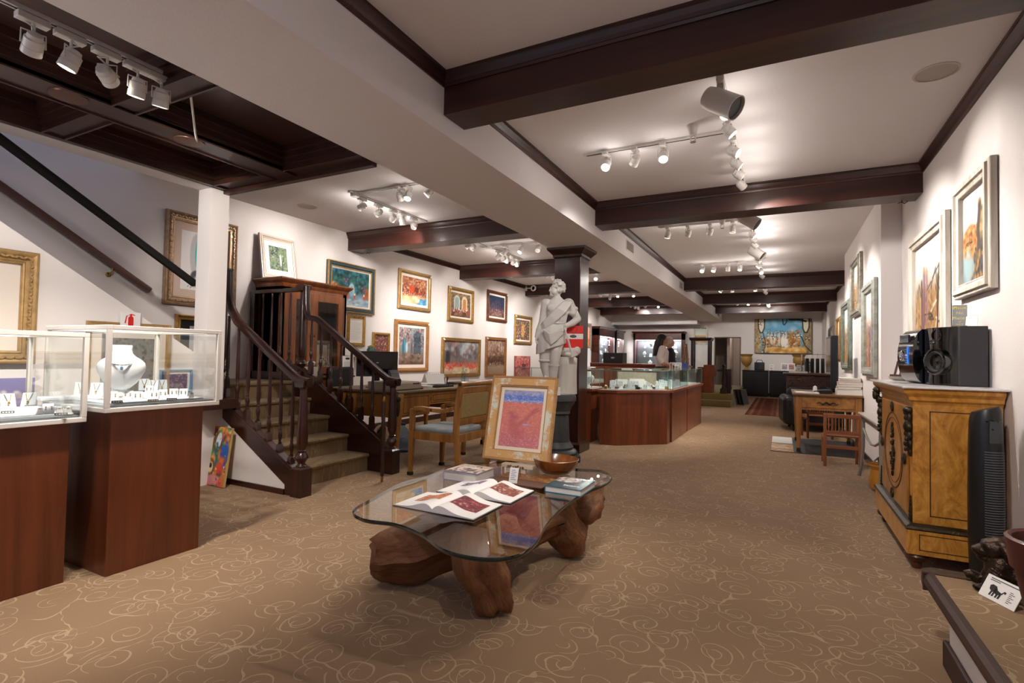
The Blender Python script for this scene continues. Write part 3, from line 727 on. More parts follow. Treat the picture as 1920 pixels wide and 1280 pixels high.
p.dabs(150, (0, 1, .3, .85), ['2a3048', '3a4468', '6a3a3a', '1c2034', '8a5a4a'], .02, .05, .6)
for u in (.2, .33, .45, .6, .72, .86): p.rect(u-.03, u+.03, .3, .55+.25*((u*7) % 1), '5c4a58', .6)
p.dabs(60, (.05, .95, .2, .4), ['c0503a', 'd8a890', '8a2a24', 'e4d4c8'], .012, .025).dabs(30, (.2, .8, .02, .2), ['8a6a60', 'b0988a'], .03, .06, 2)
picture('dark blue evening plaza painting in red-brown wood frame', M, w, h, p, .065, .04, BROWNF, 'step', .04, tagc=(1, 1))
M, w, h = wallL(10.75, 11.68, 1.44, 2.12)
p = Pic(w, h, 76, 7, '6a5040').dabs(420, (0, 1, 0, 1), ['2a2a34', 'c8502c', 'e8dcc8', '3a5a7a', 'd89a3c', '8a2a20', 'f0e8dc', '5a7a5a'], .02, .045, .6)
p.blob(.5, .5, .12, .4, 'd8a05a', .7).dabs(60, (.38, .62, .15, .8), ['e0b070', 'c88a48', 'f0d8a8'], .02, .04, .6)
picture('colourful crowded abstract painting in gold frame beside the statue', M, w, h, p, .065, .04, GOLD, 'step', .04, tagc=(-1, 1))
M, w, h = wallL(6.55, 7.45, .86, 1.71)
p = Pic(w, h, 90, 8).grad([(0, '6a5248'), (.2, '8a7264'), (.4, '8a8c90'), (1, '9aa4aa')])
p.dabs(200, (0, .45, .5, 1), ['b08078', 'd8a8a0', '8a5a58', 'c4c8d0', '6a5a5a'], .02, .045).dabs(160, (.55, 1, .45, 1), ['5a6a80', 'a88a84', '8a4a44', 'b8c0cc', '3a4658'], .02, .045)
p.arch(.72, .28, .9, .3, '3a4654', .6).blob(.22, .5, .1, .22, '4a98b0', .85).blob(.16, .48, .03, .25, '2c6480').blob(.3, .46, .05, .17, 'dfe6ea', .8).blob(.5, .42, .045, .22, '7a7478').rect(.46, .53, .2, .7, '5a5254', .5)
p.blob(.68, .24, .02, .06, 'c85a80').dabs(40, (.05, .95, .05, .28), ['7a6254', '94806e', '5a463c'], .04, .07, 2).dabs(14, (.1, .9, .2, .32), ['e8e0d8', 'c0402c'], .01, .02)
picture('painting of vaulted passage with blue robed figure in light wood frame', M, w, h, p, .065, .04, TANF, 'step', .055, tagc=(1, 1))
M, w, h = wallL(7.86, 9.21, .74, 1.475)
p = Pic(w, h, 110, 9).grad([(0, 'a8907c'), (.15, 'd8c4a8'), (.35, '8a7a74'), (.6, '7c7c82'), (1, '94847c')])
p.dabs(160, (0, 1, .5, 1), ['8a7068', 'a89088', '78808a', 'b4b8bc', '6a5a58'], .03, .08).blob(.62, .85, .1, .35, 'c4ccd2', .7, rot=-.5).rect(.04, .2, .35, .72, '4a4a50', .7).arch(.12, .3, .65, .1, '2e2e34', .8)
for k in range(12): p.rect(.25+k*.05, .262+k*.05, .35, .68+.04*(k % 3), '5c5a60', .6)
p.dabs(330, (.03, .97, .12, .36), ['d8341c', 'ec5a34', 'b82414', 'f28a5c', 'e8442a'], .010, .026, .6).dabs(60, (.3, .7, .05, .15), ['ecd8b4', 'e2c8a0'], .02, .05, 2)
picture('wide painting of a red-robed crowd in a grey hall, narrow gold frame', M, w, h, p, .06, .04, GOLD, 'flat', 0, tagc=(-1, 1))
M, w, h = wallL(9.44, 10.34, .71, 1.55)
p = Pic(w, h, 90, 10).grad([(0, '8a7260'), (.2, '94806c'), (.35, '4a3428'), (.7, '8a6a54'), (1, 'a08474')])
p.dabs(170, (0, 1, .55, 1), ['9a7a66', 'b4988a', '7a5a48', 'c4aca0'], .03, .08).dabs(140, (.02, .98, .28, .62), ['3a2c24', '7a4a2c', '5a4a3c', '9a6a3c', '2a2422'], .02, .05, .6).dabs(70, (.05, .9, .22, .36), ['b83a20', 'd8a050', '3a5a6a', 'e8dcc8'], .012, .025, .6)
picture('tall brown market hall painting in wood frame near the statue', M, w, h, p, .06, .04, wood('7a4c28', '9a6a3c', 'x', 14, .4, .2), 'flat', 0, tagc=(-1, 1))
M, w, h = wallL(10.79, 11.6, .6, 1.16)
p = Pic(w, h, 70, 11).grad([(0, '8a3a34'), (.4, 'b0504a'), (1, 'c07a74')]).dabs(220, (0, 1, 0, 1), ['a83a34', 'c8605a', '7a2a2c', 'd89a94', '943c38'], .02, .05)
for k in range(4): p.rect(.42+k*.07, .47+k*.07, .42, .66, '3a2228', .85)
p.dabs(20, (.1, .9, .8, .92), ['f0e0d8'], .012, .02)
t = thingM('canvas_painting', 'unframed pink and red canvas painting low on the wall beside the statue', 'painting', M)
MB().box(-w/2, w/2, -h/2, h/2, 0, .03).build('stretcher', mat('8a4a44', .7), t); canvas(p, w, h, 'canvas', t, .031)
M, w, h = wallL(6.05, 6.43, 1.12, 1.475)
p = Pic(w, h, 60, 12, '6a4038').dabs(220, (0, 1, 0, 1), ['8a3a2c', 'c8a088', '4a3440', 'b85a3c', 'e0d0c0', '5a4a6a'], .03, .06, .6)
picture('small reddish street scene painting in gold frame above the monitor', M, w, h, p, .045, .035, GOLD, 'step', 0)
M, w, h = wallL(5.52, 5.87, 1.25, 1.70)
p = Pic(w, h, 90, 13, 'eeeae6')
for k in range(17): p.rect(.12, .88 if k % 4 else .7, .86-k*.045, .872-k*.045, 'a8a4a2', .55)
picture('framed printed text sheet in ornate carved gold frame beside the cabinet', M, w, h, p, .05, .035, GOLD, 'scoop', .0, liner=CREAM, orn=(.02, .012, .04), name='framed_text', cat='frame')
# ---- big ornate picture behind the post, and the small one below it
M, w, h = wallL(3.02, 3.79, 1.61, 2.56)
p = Pic(w, h, 120, 14, 'e9e4e2').blob(.36, .6, .16, .4, 'b8b4b8', .9, .15).blob(.46, .62, .13, .36, '35b6b4', .95, .1).blob(.50, .66, .075, .2, 'ecd8c8', 1, .1).line([(.44, .72), (.5, .74), (.52, .6), (.49, .52)], '2a2226', .012).blob(.42, .24, .2, .12, '3a3a44', .9, .2).blob(.5, .2, .2, .09, 'e8e6e8', .8)
p.dabs(160, (.18, .7, .04, .2), ['5a5a62', '8a8a92', '3a3a40', 'c8c8cc'], .01, .03, .3).blob(.62, .5, .12, .3, '2c9c9c', .8, .2)
picture('large ornate silver-gold framed drawing of a figure with teal hair behind the white post', M, w, h, p, .09, .05, SGOLD, 'scoop', .08, 'cdb5a6', orn=(.045, .013, .03), glass=False)
M, w, h = wallL(3.15, 3.62, .95, 1.515)
p = Pic(w, h, 60, 15, '1e1c1e').rect(.28, .8, .14, .86, 'd8d6dc').line([(.4, .25), (.5, .5), (.6, .35), (.7, .7)], '5a5a66', .02)
picture('gold framed picture with black mat partly hidden by the stair wall', M, w, h, p, .055, .04, GOLD, 'scoop', 0)
# ---- frame leaning on top of the display cabinet
M = basis((-5.40, 4.28, 2.27), (0, 1, 0), (-.16, 0, 1)); w, h = .50, .54
p = Pic(w, h, 80, 16, '7a8a6a').dabs(260, (0, 1, 0, 1), ['4a6a48', '7a9a6a', '3a4a54', '8a8aa0', 'a8b890', '5a5a6a'], .02, .06).blob(.62, .45, .06, .3, 'ece8ea', .95).line([(.7, .0), (.72, .4)], '2a2a2a', .015).dabs(40, (.0, .5, .6, 1), ['2a3438', '3a4a44'], .02, .05)
picture('white framed small watercolour of a pale figure leaning on the cabinet top', M, w, h, p, .05, .035, mat('d8c8b8', .35, .3), 'step', .075, 'f2ece6', liner=mat('e2d6c8', .5))
# ---- knee wall beside the stairs
KX = -4.37+.004
M, w, h = wallL(.62, 1.615, 1.04, 1.765, KX)
p = Pic(w, h, 80, 17, '5a6a94').dabs(200, (0, 1, 0, 1), ['4a5a8a', '8a94b4', '3a4468', 'b8b4c0', '6a5a6a'], .02, .06)
picture('gold framed picture with cream mat cut off by the left edge of the view', M, w, h, p, .085, .045, LGOLD, 'scoop', .11, 'e8dccf', orn=(.042, .011, .022))
M, w, h = wallL(1.90, 2.47, .62, 1.345, KX)
p = Pic(w, h, 90, 18, '8a8a84').dabs(320, (0, 1, 0, 1), ['7a7c76', '9a9c94', '6a6660', 'a8a49a', '848c88'], .015, .04).dabs(60, (0, 1, .55, 1), ['5a5450', '6a7470', '9c8a80'], .03, .06)
picture('grey patterned picture with cream mat hanging behind the farther jewellery case', M, w, h, p, .03, .03, LGOLD, 'flat', .085, 'ede2d6')
M, w, h = wallL(2.10, 2.235, 1.315, 1.425, KX+.034)
t = thingM('fire_extinguisher_sign', 'white square sign with a red fire extinguisher symbol on the stair wall', 'sign', M)
MB().box(-w/2, w/2, -h/2, h/2, -.03, .002).build('sign_panel', mat('eceaea', .4), t, bevel=.002)
b = MB(); Zs = .0035
b.prism([(-.016, -.045), (.016, -.045), (.018, -.04), (.018, .012), (.010, .024), (-.010, .024), (-.018, .012), (-.018, -.04)], .002, Zs)
b.prism([(-.006, .024), (.006, .024), (.006, .034), (.026, .030), (.028, .036), (.004, .043), (-.008, .040)], .002, Zs)
b.prism([(-.008, .034), (-.006, .040), (-.026, .022), (-.034, -.03), (-.042, -.028), (-.032, .026)], .002, Zs)
b.build('extinguisher_symbol', mat('d0201c', .4), t)
M, w, h = wallL(2.40, 2.655, .80, .99, KX)
p = Pic(w, h, 60, 19, '5a4048').dabs(160, (0, 1, 0, 1), ['4a3a44', '7a4a4a', 'a87a78', '3a4058', '9aa0b0'], .03, .06)
picture('small reddish photograph in blue frame seen through the farther jewellery case', M, w, h, p, .014, .02, mat('4a86a8', .4), 'flat', .02)
M, w, h = wallL(1.28, 1.62, .52, .95, KX)
p = Pic(w, h, 70, 20).grad([(0, '6a6488'), (1, '8a84b4')]).dabs(120, (.3, 1, 0, .8), ['c8b4c0', 'a89ab8', '7a708c', 'd8ccd0'], .03, .07).dabs(50, (.0, .4, .0, .8), ['5a5470', '4a4658'], .04, .07)
t = thingM('canvas_painting', 'violet and pale abstract canvas leaning behind the nearer jewellery case', 'painting', M)
MB().box(-w/2, w/2, -h/2, h/2, 0, .025).build('stretcher', mat('6a648a', .7), t); canvas(p, w, h, 'canvas', t, .026)
# ---- right wall: rustic whitewashed frames
def rustic(label, M, w, h, p, fwid=.085, fm=None): return picture(label, M, w, h, p, fwid, .05, fm or WWASH, 'step', 0)
def sketchart(w, h, seed, sky='f4f2f0', blue=False, res=90):
    p = Pic(w, h, res, seed).grad([(0, 'a87436'), (.25, 'b88a54'), (.5, 'a8845c'), (.62, 'd8ccc0'), (.75, sky), (1, sky)])
    if blue: p.grad([(0, 'a88a5c'), (.4, '7a9aa8'), (1, '7aa8bc')])
    r = np.random.RandomState(seed)
    p.dabs(220, (0, 1, 0, .55), ['c89a50', '8a5a2c', 'e0c8a0', '6a4a34', 'd8b478', 'b0b8b8', '7a6a8a'], .02, .05, .5)
    for k in range(7):
        u = r.uniform(.05, .95); p.line([(u, .1), (u+r.uniform(-.06, .06), r.uniform(.5, .8))], ['4a3424', 'c8a878', '8a6a9a', 'ece4dc', '2a2220'][k % 5], r.uniform(.01, .03), .8)
    for k in range(14):
        u, v = r.uniform(0, 1), r.uniform(.15, .65); p.line([(u, v), (u+r.uniform(-.12, .12), v+r.uniform(-.08, .08)), (u+r.uniform(-.15, .15), v+r.uniform(-.1, .1))], ['2a2018', 'f0ece4', '3a2c20'][k % 3], .008, .85)
    return p
M, w, h = wallR(3.775, 4.46, 1.58, 2.32, XR-.006)
p = Pic(w, h, 120, 21).grad([(0, '7a8a8c'), (.3, '8aa4a8'), (.5, 'a8b4b0'), (.62, 'eceae8'), (1, 'f2f0ee')])
p.blob(.28, .45, .32, .22, 'b8743c', .95, .2).dabs(120, (.02, .6, .3, .6), ['c07a3c', 'd89a5c', '8a5226', 'e0b480', '5a3a24'], .02, .05).blob(.75, .55, .2, .25, 'a88a5c', .9, .2).dabs(60, (.6, 1, .4, .75), ['a8864c', '6a5434', 'c8a468'], .02, .05)
p.blob(.62, .8, .07, .08, 'b8864c', .95, .3).line([(.62, .78), (.56, .55), (.6, .3), (.5, .0)], '3a3430', .05, .9).blob(.66, .2, .22, .3, '4a4440', .85, .3).dabs(60, (.3, .9, .0, .35), ['4a4844', 'c08a4c', '2c2a2c', '8a6a40'], .03, .06).blob(.2, .2, .18, .25, '9ab4b8', .7, .4)
for k in range(8): p.line([(.1+.03*k, .42+.02*(k % 3)), (.15+.03*k, .46-.02*(k % 2))], '2a1c14', .008)
rustic('rocky landscape painting in whitewashed wood frame, nearest on the right wall', M, w, h, p)
M, w, h = wallR(4.68, 5.84, 1.2, 2.25, XR-.006)
p = sketchart(w, h, 22, res=120)
p.line([(.3, .2), (.33, .5), (.32, .72)], '8a5a6a', .035, .8).line([(.42, .2), (.42, .5), (.4, .70)], 'a07888', .03, .8).blob(.32, .74, .03, .05, 'c8a068').blob(.4, .72, .03, .05, 'd0a878').line([(.55, .55), (.7, .7), (.74, .52)], '6a6058', .012).line([(.08, .5), (.14, .62), (.2, .5)], '6a6058', .012).line([(.6, .62), (.85, .74)], '4a4038', .008)
rustic('tall sketchy ruins painting in grey-white wood frame behind the stereo', M, w, h, p, .1)
M, w, h = wallR(7.68, 8.58, 1.765, 2.53, XB-.006)
rustic('brown abstract painting in silver-gold frame, high on the wall bump', M, w, h, sketchart(w, h, 23), .09, SILVF)
M, w, h = wallR(6.56, 7.43, 1.0, 2.05, XB-.006)
p = sketchart(w, h, 24); p.line([(.35, .02), (.4, .35), (.42, .5)], '5a3a9a', .05, .8).blob(.5, .8, .3, .2, 'fbfaf8', .9)
rustic('abstract painting with a purple streak in pale frame, low on the wall bump', M, w, h, p, .1, mat('a8aaa0', .5, .3, bump=.5, bscale=40, var=.3, vscale=15))
M, w, h = wallR(8.76, 9.78, 1.04, 2.07, XB-.006)
rustic('brown and white abstract painting in grey-green frame at the far end of the wall bump', M, w, h, sketchart(w, h, 25), .1, mat('7c8478', .5, .3, bump=.5, bscale=40, var=.3, vscale=15))
M, w, h = wallR(10.25, 11.3, 1.25, 2.25, XF_-.006)
rustic('blue-grey abstract painting in pale frame behind the black television', M, w, h, sketchart(w, h, 26, blue=True), .09, SILVF)
M, w, h = wallR(11.95, 12.9, 1.3, 2.3, XF_-.006)
rustic('narrow-looking painting in dark wood frame past the third beam on the right wall', M, w, h, sketchart(w, h, 27), .07, BROWNF)
M, w, h = wallR(13.2, 14.1, 1.2, 2.15, XF_-.006)
rustic('painting in gold-brown frame before the fourth beam on the right wall', M, w, h, sketchart(w, h, 28), .08, GOLD)
M, w, h = wallR(15.0, 16.2, 1.0, 2.05, XF_-.006)
rustic('farthest grey framed painting on the right wall', M, w, h, sketchart(w, h, 29), .08, SILVF)
# ---- back wall
M, w, h = wallB(-.80, .87, 1.41, 2.55, YB-.05)
p = Pic(w, h, 170, 30, '6aa4c4').dabs(90, (.1, .9, .3, 1), ['5a9abc', '7ab4d0', '8cc0d8'], .04, .1)
p.dabs(260, (.2, .8, .1, .66), ['a8662c', 'c8a878', '7a4a24', 'e8dcc8', '5a3a24', '8a6a4a'], .010, .028, .6).dabs(520, (.15, .82, .02, .46), ['a8662c', 'c88a4c', '7a4a24', 'e8c898', 'd8a868', '5a3a24', 'f0e4d0'], .012, .035)
p.rect(0, .12, 0, 1, 'a88a5c', .9).rect(.86, 1, 0, 1, '9a8258', .9).dabs(70, (0, .12, 0, 1), ['b89a68', '8a6c40', 'c8b088'], .02, .05, .5).dabs(70, (.86, 1, 0, 1), ['a88c5c', '7a6440', 'b8a078'], .02, .05, .5)
for u in (.3, .36, .44, .52, .56): p.blob(u, .42, .022, .22, 'ece4d8', .8)
p.blob(.5, .34, .04, .2, 'f4f0ea', .95).blob(.56, .3, .05, .22, 'f4efe8', .95).blob(.68, .42, .08, .26, 'a8743c', .9).dabs(70, (.58, .8, .2, .66), ['b8803c', 'd8a058', '8a5428', 'e8d0a8'], .015, .03)
for u in (.12, .9): p.blob(u, .85, .05, .24, 'ece0c8', .95, .1).line([(u-.055, 1), (u-.05, .72), (u-.02, .6), (u+.02, .6), (u+.055, .74), (u+.06, 1)], '2a2620', .010)
p.line([(.5, 1), (.51, .85), (.53, .82), (.56, .88), (.58, 1)], '2a2620', .009).line([(.15, .6), (.2, .3), (.16, 0)], '3a3026', .008).line([(.82, .5), (.9, .2), (1, .05)], '2a261e', .008).line([(.62, .98), (.8, .97), (.9, .92)], '1e1a16', .016)
for u, v in ((.1, .85), (.11, .45), (.34, .5), (.52, .58), (.72, .5), (.93, .42), (.8, .5)):
    for k in range(6): p.line([(u, v), (u+.035*cos(k*1.05+.3), v+.05*sin(k*1.05+.3))], '2a2430' if k % 2 else 'ece6dc', .006)
p.dabs(90, (.25, .85, .02, .14), ['e8b868', 'f0d498', 'd8943c'], .02, .05, 2)
t = thingM('canvas_painting', 'huge blue, brown and white abstract canvas on the back wall', 'painting', M)
MB().box(-w/2, w/2, -h/2, h/2, 0, .04).build('stretcher', mat('4a3c2c', .7), t); canvas(p, w-.02, h-.02, 'canvas', t, .041)
M, w, h = wallB(-2.76, -2.29, 1.68, 2.28)
p = Pic(w, h, 60, 31).grad([(0, 'd8a860'), (.4, 'b8803c'), (.6, 'e8e4d8'), (1, 'c8d8d4')]).dabs(80, (0, 1, .1, .55), ['c88a3c', 'e8d8b8', '8a5a34'], .03, .06, .5)
picture('small pale landscape painting in thin frame above the easel on the back wall', M, w, h, p, .05, .035, SILVF, 'flat', 0)
M, w, h = wallL(14.2, 16.2, 1.38, 2.25, XL+.006)
p = Pic(w, h, 80, 32).grad([(0, 'c86a3c'), (.3, 'e0935c'), (.5, 'e8a88c'), (1, 'e89a84')]).blob(.7, .55, .1, .3, '2c3c44', .9, .1).blob(.45, .6, .06, .3, 'd8a03c', .9).blob(.85, .45, .05, .1, 'd8401c').dabs(80, (0, 1, 0, .4), ['d87a44', 'e8b080', 'b85a34'], .03, .08, 2)
picture('orange landscape painting in wide silver frame beside the left showcases', M, w, h, p, .12, .05, SILVF, 'step', 0)
# ---- colourful painting leaning against the stair wall
_r = Vector((cos(-.026), sin(-.026), 0)); _n = Vector((sin(-.026), -cos(-.026), 0)); _u = Vector((0, 0, 1))*cos(.13)-_n*sin(.13); w, h = .305, .492
M = basis(Vector((-4.446, 2.825, .006))+_r*w/2+_u*h/2, _r, _u)
p = Pic(w, h, 110, 33, 'c8783c').dabs(90, (0, 1, 0, 1), ['d8502c', 'e8a040', '2a5ab0', '3a8a5a', 'c83a4a', 'e8c868', '1c3a7a'], .05, .14)
p.blob(.1, .3, .2, .3, '1c2c6a', .9).blob(.85, .6, .22, .14, '1c5ac0', .9).blob(.25, .85, .25, .1, 'e04a34', .8).blob(.45, .75, .28, .2, '5a4a2c', .9, .3).blob(.5, .76, .12, .17, 'ccd8e8', 1, .2, -.5).blob(.3, .3, .22, .17, '7a4a24', .95, .25).blob(.3, .3, .13, .11, 'e8d8b0', 1, .3).blob(.3, .33, .07, .05, '14141a')
p.line([(.45, .7), (.52, .5), (.5, .35)], '2a6a6a', .05).blob(.45, .1, .35, .1, 'd88a94', .9).blob(.2, .55, .12, .1, '6a8a3c', .8).blob(.7, .3, .2, .12, 'd8402c', .8).dabs(60, (0, 1, 0, 1), ['f0d8a0', 'e85a3c', '2a4a9a', 'c8a050'], .02, .05)
t = thingM('canvas_painting', 'small vivid multicoloured abstract canvas leaning on the floor against the stair wall', 'painting', M)
MB().box(-w/2, w/2, -h/2, h/2, -.02, 0).build('stretcher', mat('c8a468', .7), t); canvas(p, w, h, 'canvas', t, .001)
# ================================================================ glass jewellery cases (near left)
def glass_case(label, x0, x1, y0, y1, zb, zt, bx0, bx1, by0, by1):
    t = thing('jewellery_case', label, 'display case', ((bx0+bx1)/2, (by0+by1)/2, 0))
    B = lambda n, mb, m, p=t, **k: mb.build(n, m, p, world=True, **k)
    B('cabinet_base', MB().box(bx0, bx1, by0, by1, .0, zb), CHERRY, bevel=.003)
    f = .022
    B('bottom_frame', MB().box(x0, x1, y0, y1, zb, zb+.024), WHITEP, bevel=.003)
    b = MB(); b.box(x0, x1, y0, y0+f, zt-f, zt).box(x0, x1, y1-f, y1, zt-f, zt).box(x0, x0+f, y0+f, y1-f, zt-f, zt).box(x1-f, x1, y0+f, y1-f, zt-f, zt)
    B('top_frame', b, WHITEP, bevel=.002)
    for x in (x0, x1-f):
        for y in (y0, y1-f): B('corner_post', MB().box(x, x+f, y, y+f, zb+.024, zt-f), WHITEP, bevel=.002)
    g = .005
    for n, bxs in (('glass_front', (x1-.012, x1-.012+g, y0+f, y1-f, zb+.024, zt-f)), ('glass_side', (x0+f, x1-f, y0+.008, y0+.008+g, zb+.024, zt-f)),
                   ('glass_side', (x0+f, x1-f, y1-.013, y1-.013+g, zb+.024, zt-f)), ('glass_top', (x0+f, x1-f, y0+f, y1-f, zt-.012, zt-.007))):
        B(n, MB().box(*bxs), GLASS)
    ym = (y0+y1)/2
    for k, (ya, yb_) in enumerate(((y0+f, ym+.03), (ym-.03, y1-f))):
        d = B('sliding_door', MB().box(x0+.006+k*.012, x0+.010+k*.012, ya, yb_, zb+.03, zt-f-.006), GLASS)
        B('door_rail', MB().box(x0+.002+k*.012, x0+.014+k*.012, (yb_-.014 if k == 0 else ya), (yb_ if k == 0 else ya+.014), zb+.03, zt-f-.006), SILVER, d)
    B('deck', MB().box(x0+f, x1-f-.004, y0+f, y1-f, zb+.0245, zb+.034), mat('8d9499', .6))
    B('deck_pad', MB().box(x0+f+.05, x1-f-.05, y0+f+.03, y1-f-.03, zb+.0345, zb+.042), mat('dfe3e8', .7))
    return t
glass_case('tall cherry jewellery case with white framed glass box, nearer the stairs', -3.66, -3.0, 1.402, 2.0, .826, 1.27, -3.47, -3.02, 1.44, 1.914)
glass_case('cherry jewellery case with glass box cut off by the left edge of the view', -3.72, -3.1, .40, 1.37, .78, 1.226, -3.58, -3.125, .46, 1.312)
# ---------------- small jewellery displays (built once, then copied)
LINEN = mat('d3d8de', .8); PGOLD = mat('c8a050', .25, 1); TAGM = mat('2a2724', .5); DIGIT = mat('e8e2d8', .6)
def proto_earcard():
    t = thing('earring_card', 'x', 'earring stand')
    b = MB(); b.taper([(-.022, -.008, 0), (.022, -.008, 0), (.022, .020, 0), (-.022, .020, 0)], [(-.022, .012, .05), (.022, .012, .05), (.022, .016, .05), (-.022, .016, .05)])
    b.build('card', LINEN, t, bevel=.002)
    for s in (-1, 1): MB().ball((s*.011, -.002, .034), .0038, n=8, m=5).tube([(s*.011, -.003, .03), (s*.011, -.0065, .02)], .0016, 6).build('earring', PGOLD, t, smooth=True)
    return t
def proto_pad():
    t = thing('pendant_stand', 'x', 'necklace stand')
    b = MB(); b.taper([(-.032, -.012, 0), (.032, -.012, 0), (.032, .035, 0), (-.032, .035, 0)], [(-.029, .022, .078), (.029, .022, .078), (.029, .029, .078), (-.029, .029, .078)])
    b.build('pad', LINEN, t, bevel=.003)
    b = MB(); b.tube([(-.014, .018, .074), (-.007, .004, .048), (0, -.004, .034), (.007, .004, .048), (.014, .018, .074)], .0014, 6).build('chain', PGOLD, t)
    MB().ball((0, -.009, .028), .0055, .004, .008, 8, 6).build('pendant', PGOLD, t, smooth=True)
    return t
def proto_ring():
    t = thing('ring_stand', 'x', 'ring stand')
    MB().sq([(.019, 0), (.014, .004), (.007, .035), (.004, .037)]).build('cone', mat('f0f0f0', .4), t, bevel=.002)
    b = MB(); b.rings([[((.009+.002*cos(2*pi*j/6))*cos(2*pi*i/14), (.009+.002*cos(2*pi*j/6))*sin(2*pi*i/14), .028+.002*sin(2*pi*j/6)) for j in range(6)] for i in range(14)], closed=True); b.build('ring', PGOLD, t, smooth=True)
    return t
def proto_tag():
    t = thing('price_block', 'x', 'price block')
    MB().taper([(-.024, -.007, 0), (.024, -.007, 0), (.024, .007, 0), (-.024, .007, 0)], [(-.024, .001, .012), (.024, .001, .012), (.024, .005, .012), (-.024, .005, .012)]).build('block', TAGM, t)
    b = MB()
    for k in range(4): b.box(-.018+k*.0105, -.0115+k*.0105, -.0062, -.0034, .0035, .0085)
    b.build('digits', DIGIT, t)
    return t
PEAR, PPAD, PRING, PTAG = proto_earcard(), proto_pad(), proto_ring(), proto_tag()
first = set()
def place(proto, loc, rz, label, group):
    if proto.name not in first:
        first.add(proto.name); proto.location = loc; proto.rotation_euler = (0, 0, rz); tag(proto, label, None, group)
        XF[proto.name] = Matrix.Translation(loc) @ Matrix.Rotation(rz, 4, 'Z')
        return proto
    return dup(proto, loc, rz, label, group)
def facing(p): return atan2(-p.y, -p.x)+pi/2
c2 = 'in the glass case nearer the stairs'; c1 = 'in the glass case at the left edge'
def inst(proto, pts, s, ox, oy, z, what, where, dr=0):
    for k, (x, y) in enumerate(pts):
        p = atz(ox+x/s, oy+y/s, z)
        place(proto, p, facing(p)+dr+random.uniform(-.25, .25), '%s, %s from the left %s' % (what, ORD[k], where), what.split(' ', 1)[1]+'s '+where)
Z2, Z1 = .868, .822
s_ = 4.571
inst(PPAD, [(690, 832), (822, 838), (1235, 785), (1305, 800), (1385, 795)], s_, 0, 560, Z2+.004, 'grey-white sloped pendant stand', c2)
inst(PEAR, [(990, 805), (1040, 812), (965, 872), (1095, 865), (1180, 872), (1275, 812), (1320, 862), (1395, 852), (1490, 842), (1570, 842)], s_, 0, 560, Z2, 'small white earring card', c2)
inst(PRING, [(1035, 882), (1640, 852)], s_, 0, 560, Z2, 'white ring cone', c2)
inst(PTAG, [(1003, 892), (1312, 880), (1472, 868)], s_, 0, 560, Z2, 'tiny black price block', c2)
inst(PPAD, [(70, 940), (240, 928)], s_, 0, 560, Z1, 'grey-white sloped pendant stand', c1)
inst(PEAR, [(415, 986)], s_, 0, 560, Z1, 'small white earring card', c1)
inst(PRING, [(342, 990), (512, 985), (588, 985)], s_, 0, 560, Z1, 'white ring cone', c1)
inst(PTAG, [(65, 982), (262, 930), (522, 998)], s_, 0, 560, Z1, 'tiny black price block', c1)
for k, (x, y, w, d, wh) in enumerate(((600, 860, .26, .10, 'left'), (1200, 828, .2, .08, 'middle'))):
    p = atz(x/s_, 560+y/s_, Z2); b = MB().at(p, R(80)); b.box(-w/2, w/2, -d/2, d/2, 0, .018)
    tag(b.build('display_riser', mat('dfe3e8', .7), bevel=.004), 'low white padded riser %s in the glass case nearer the stairs' % ('at the left' if k == 0 else 'under the earring cards'), 'riser')
p = atz(200/s_, 560+955/s_, Z1); b = MB().at(p, R(85)); b.box(-.13, .13, -.05, .05, 0, .016)
tag(b.build('display_riser', mat('dfe3e8', .7), bevel=.004), 'low white padded riser in the glass case at the left edge', 'riser')
# necklace bust
p = Vector((-3.27, 1.60, Z2)); t = thing('necklace_bust', 'white necklace bust with silver collar and blue pendant in the glass case', 'necklace bust', p, facing(p))
MB().lathe([(.05, 0), (.048, .012), (.030, .03), (.026, .075)], 20).build('foot', WHITE, t, smooth=True)
prof = [(.012, .015, .05), (.045, .026, .062), (.075, .034, .085), (.100, .040, .115), (.118, .043, .145), (.124, .043, .170), (.118, .041, .190), (.098, .039, .207), (.070, .039, .222), (.054, .041, .238), (.050, .042, .258), (.052, .043, .276), (.048, .039, .280)]
prof = [(a*.9, c, .05+(d-.05)*1.1) for a, c, d in prof]
b = MB(); b.rings([[(rx*cos(2*pi*i/28), ry*sin(2*pi*i/28)-(.028 if z < .21 else .028*(1-(z-.21)/.08))*min(1, z/.15)*.8, z) for i in range(28)] for rx, ry, z in [(max(a, .01), c, d) for a, c, d in prof]])
b.build('bust', mat('f4f4f4', .35), t, smooth=60)
b = MB(); b.tube([(.070*sin(a), -.068-.012*cos(a)+.05*abs(sin(a))**2, .192+.034*(1-cos(a))) for a in np.linspace(-1.4, 1.4, 15)], .0038, 8)
col = b.build('collar', CHROME, t, smooth=True)
MB().ball((0, -.084, .176), .007, .004, .012, 10, 6).build('pendant', mat('5a86a8', .15), t, smooth=True)
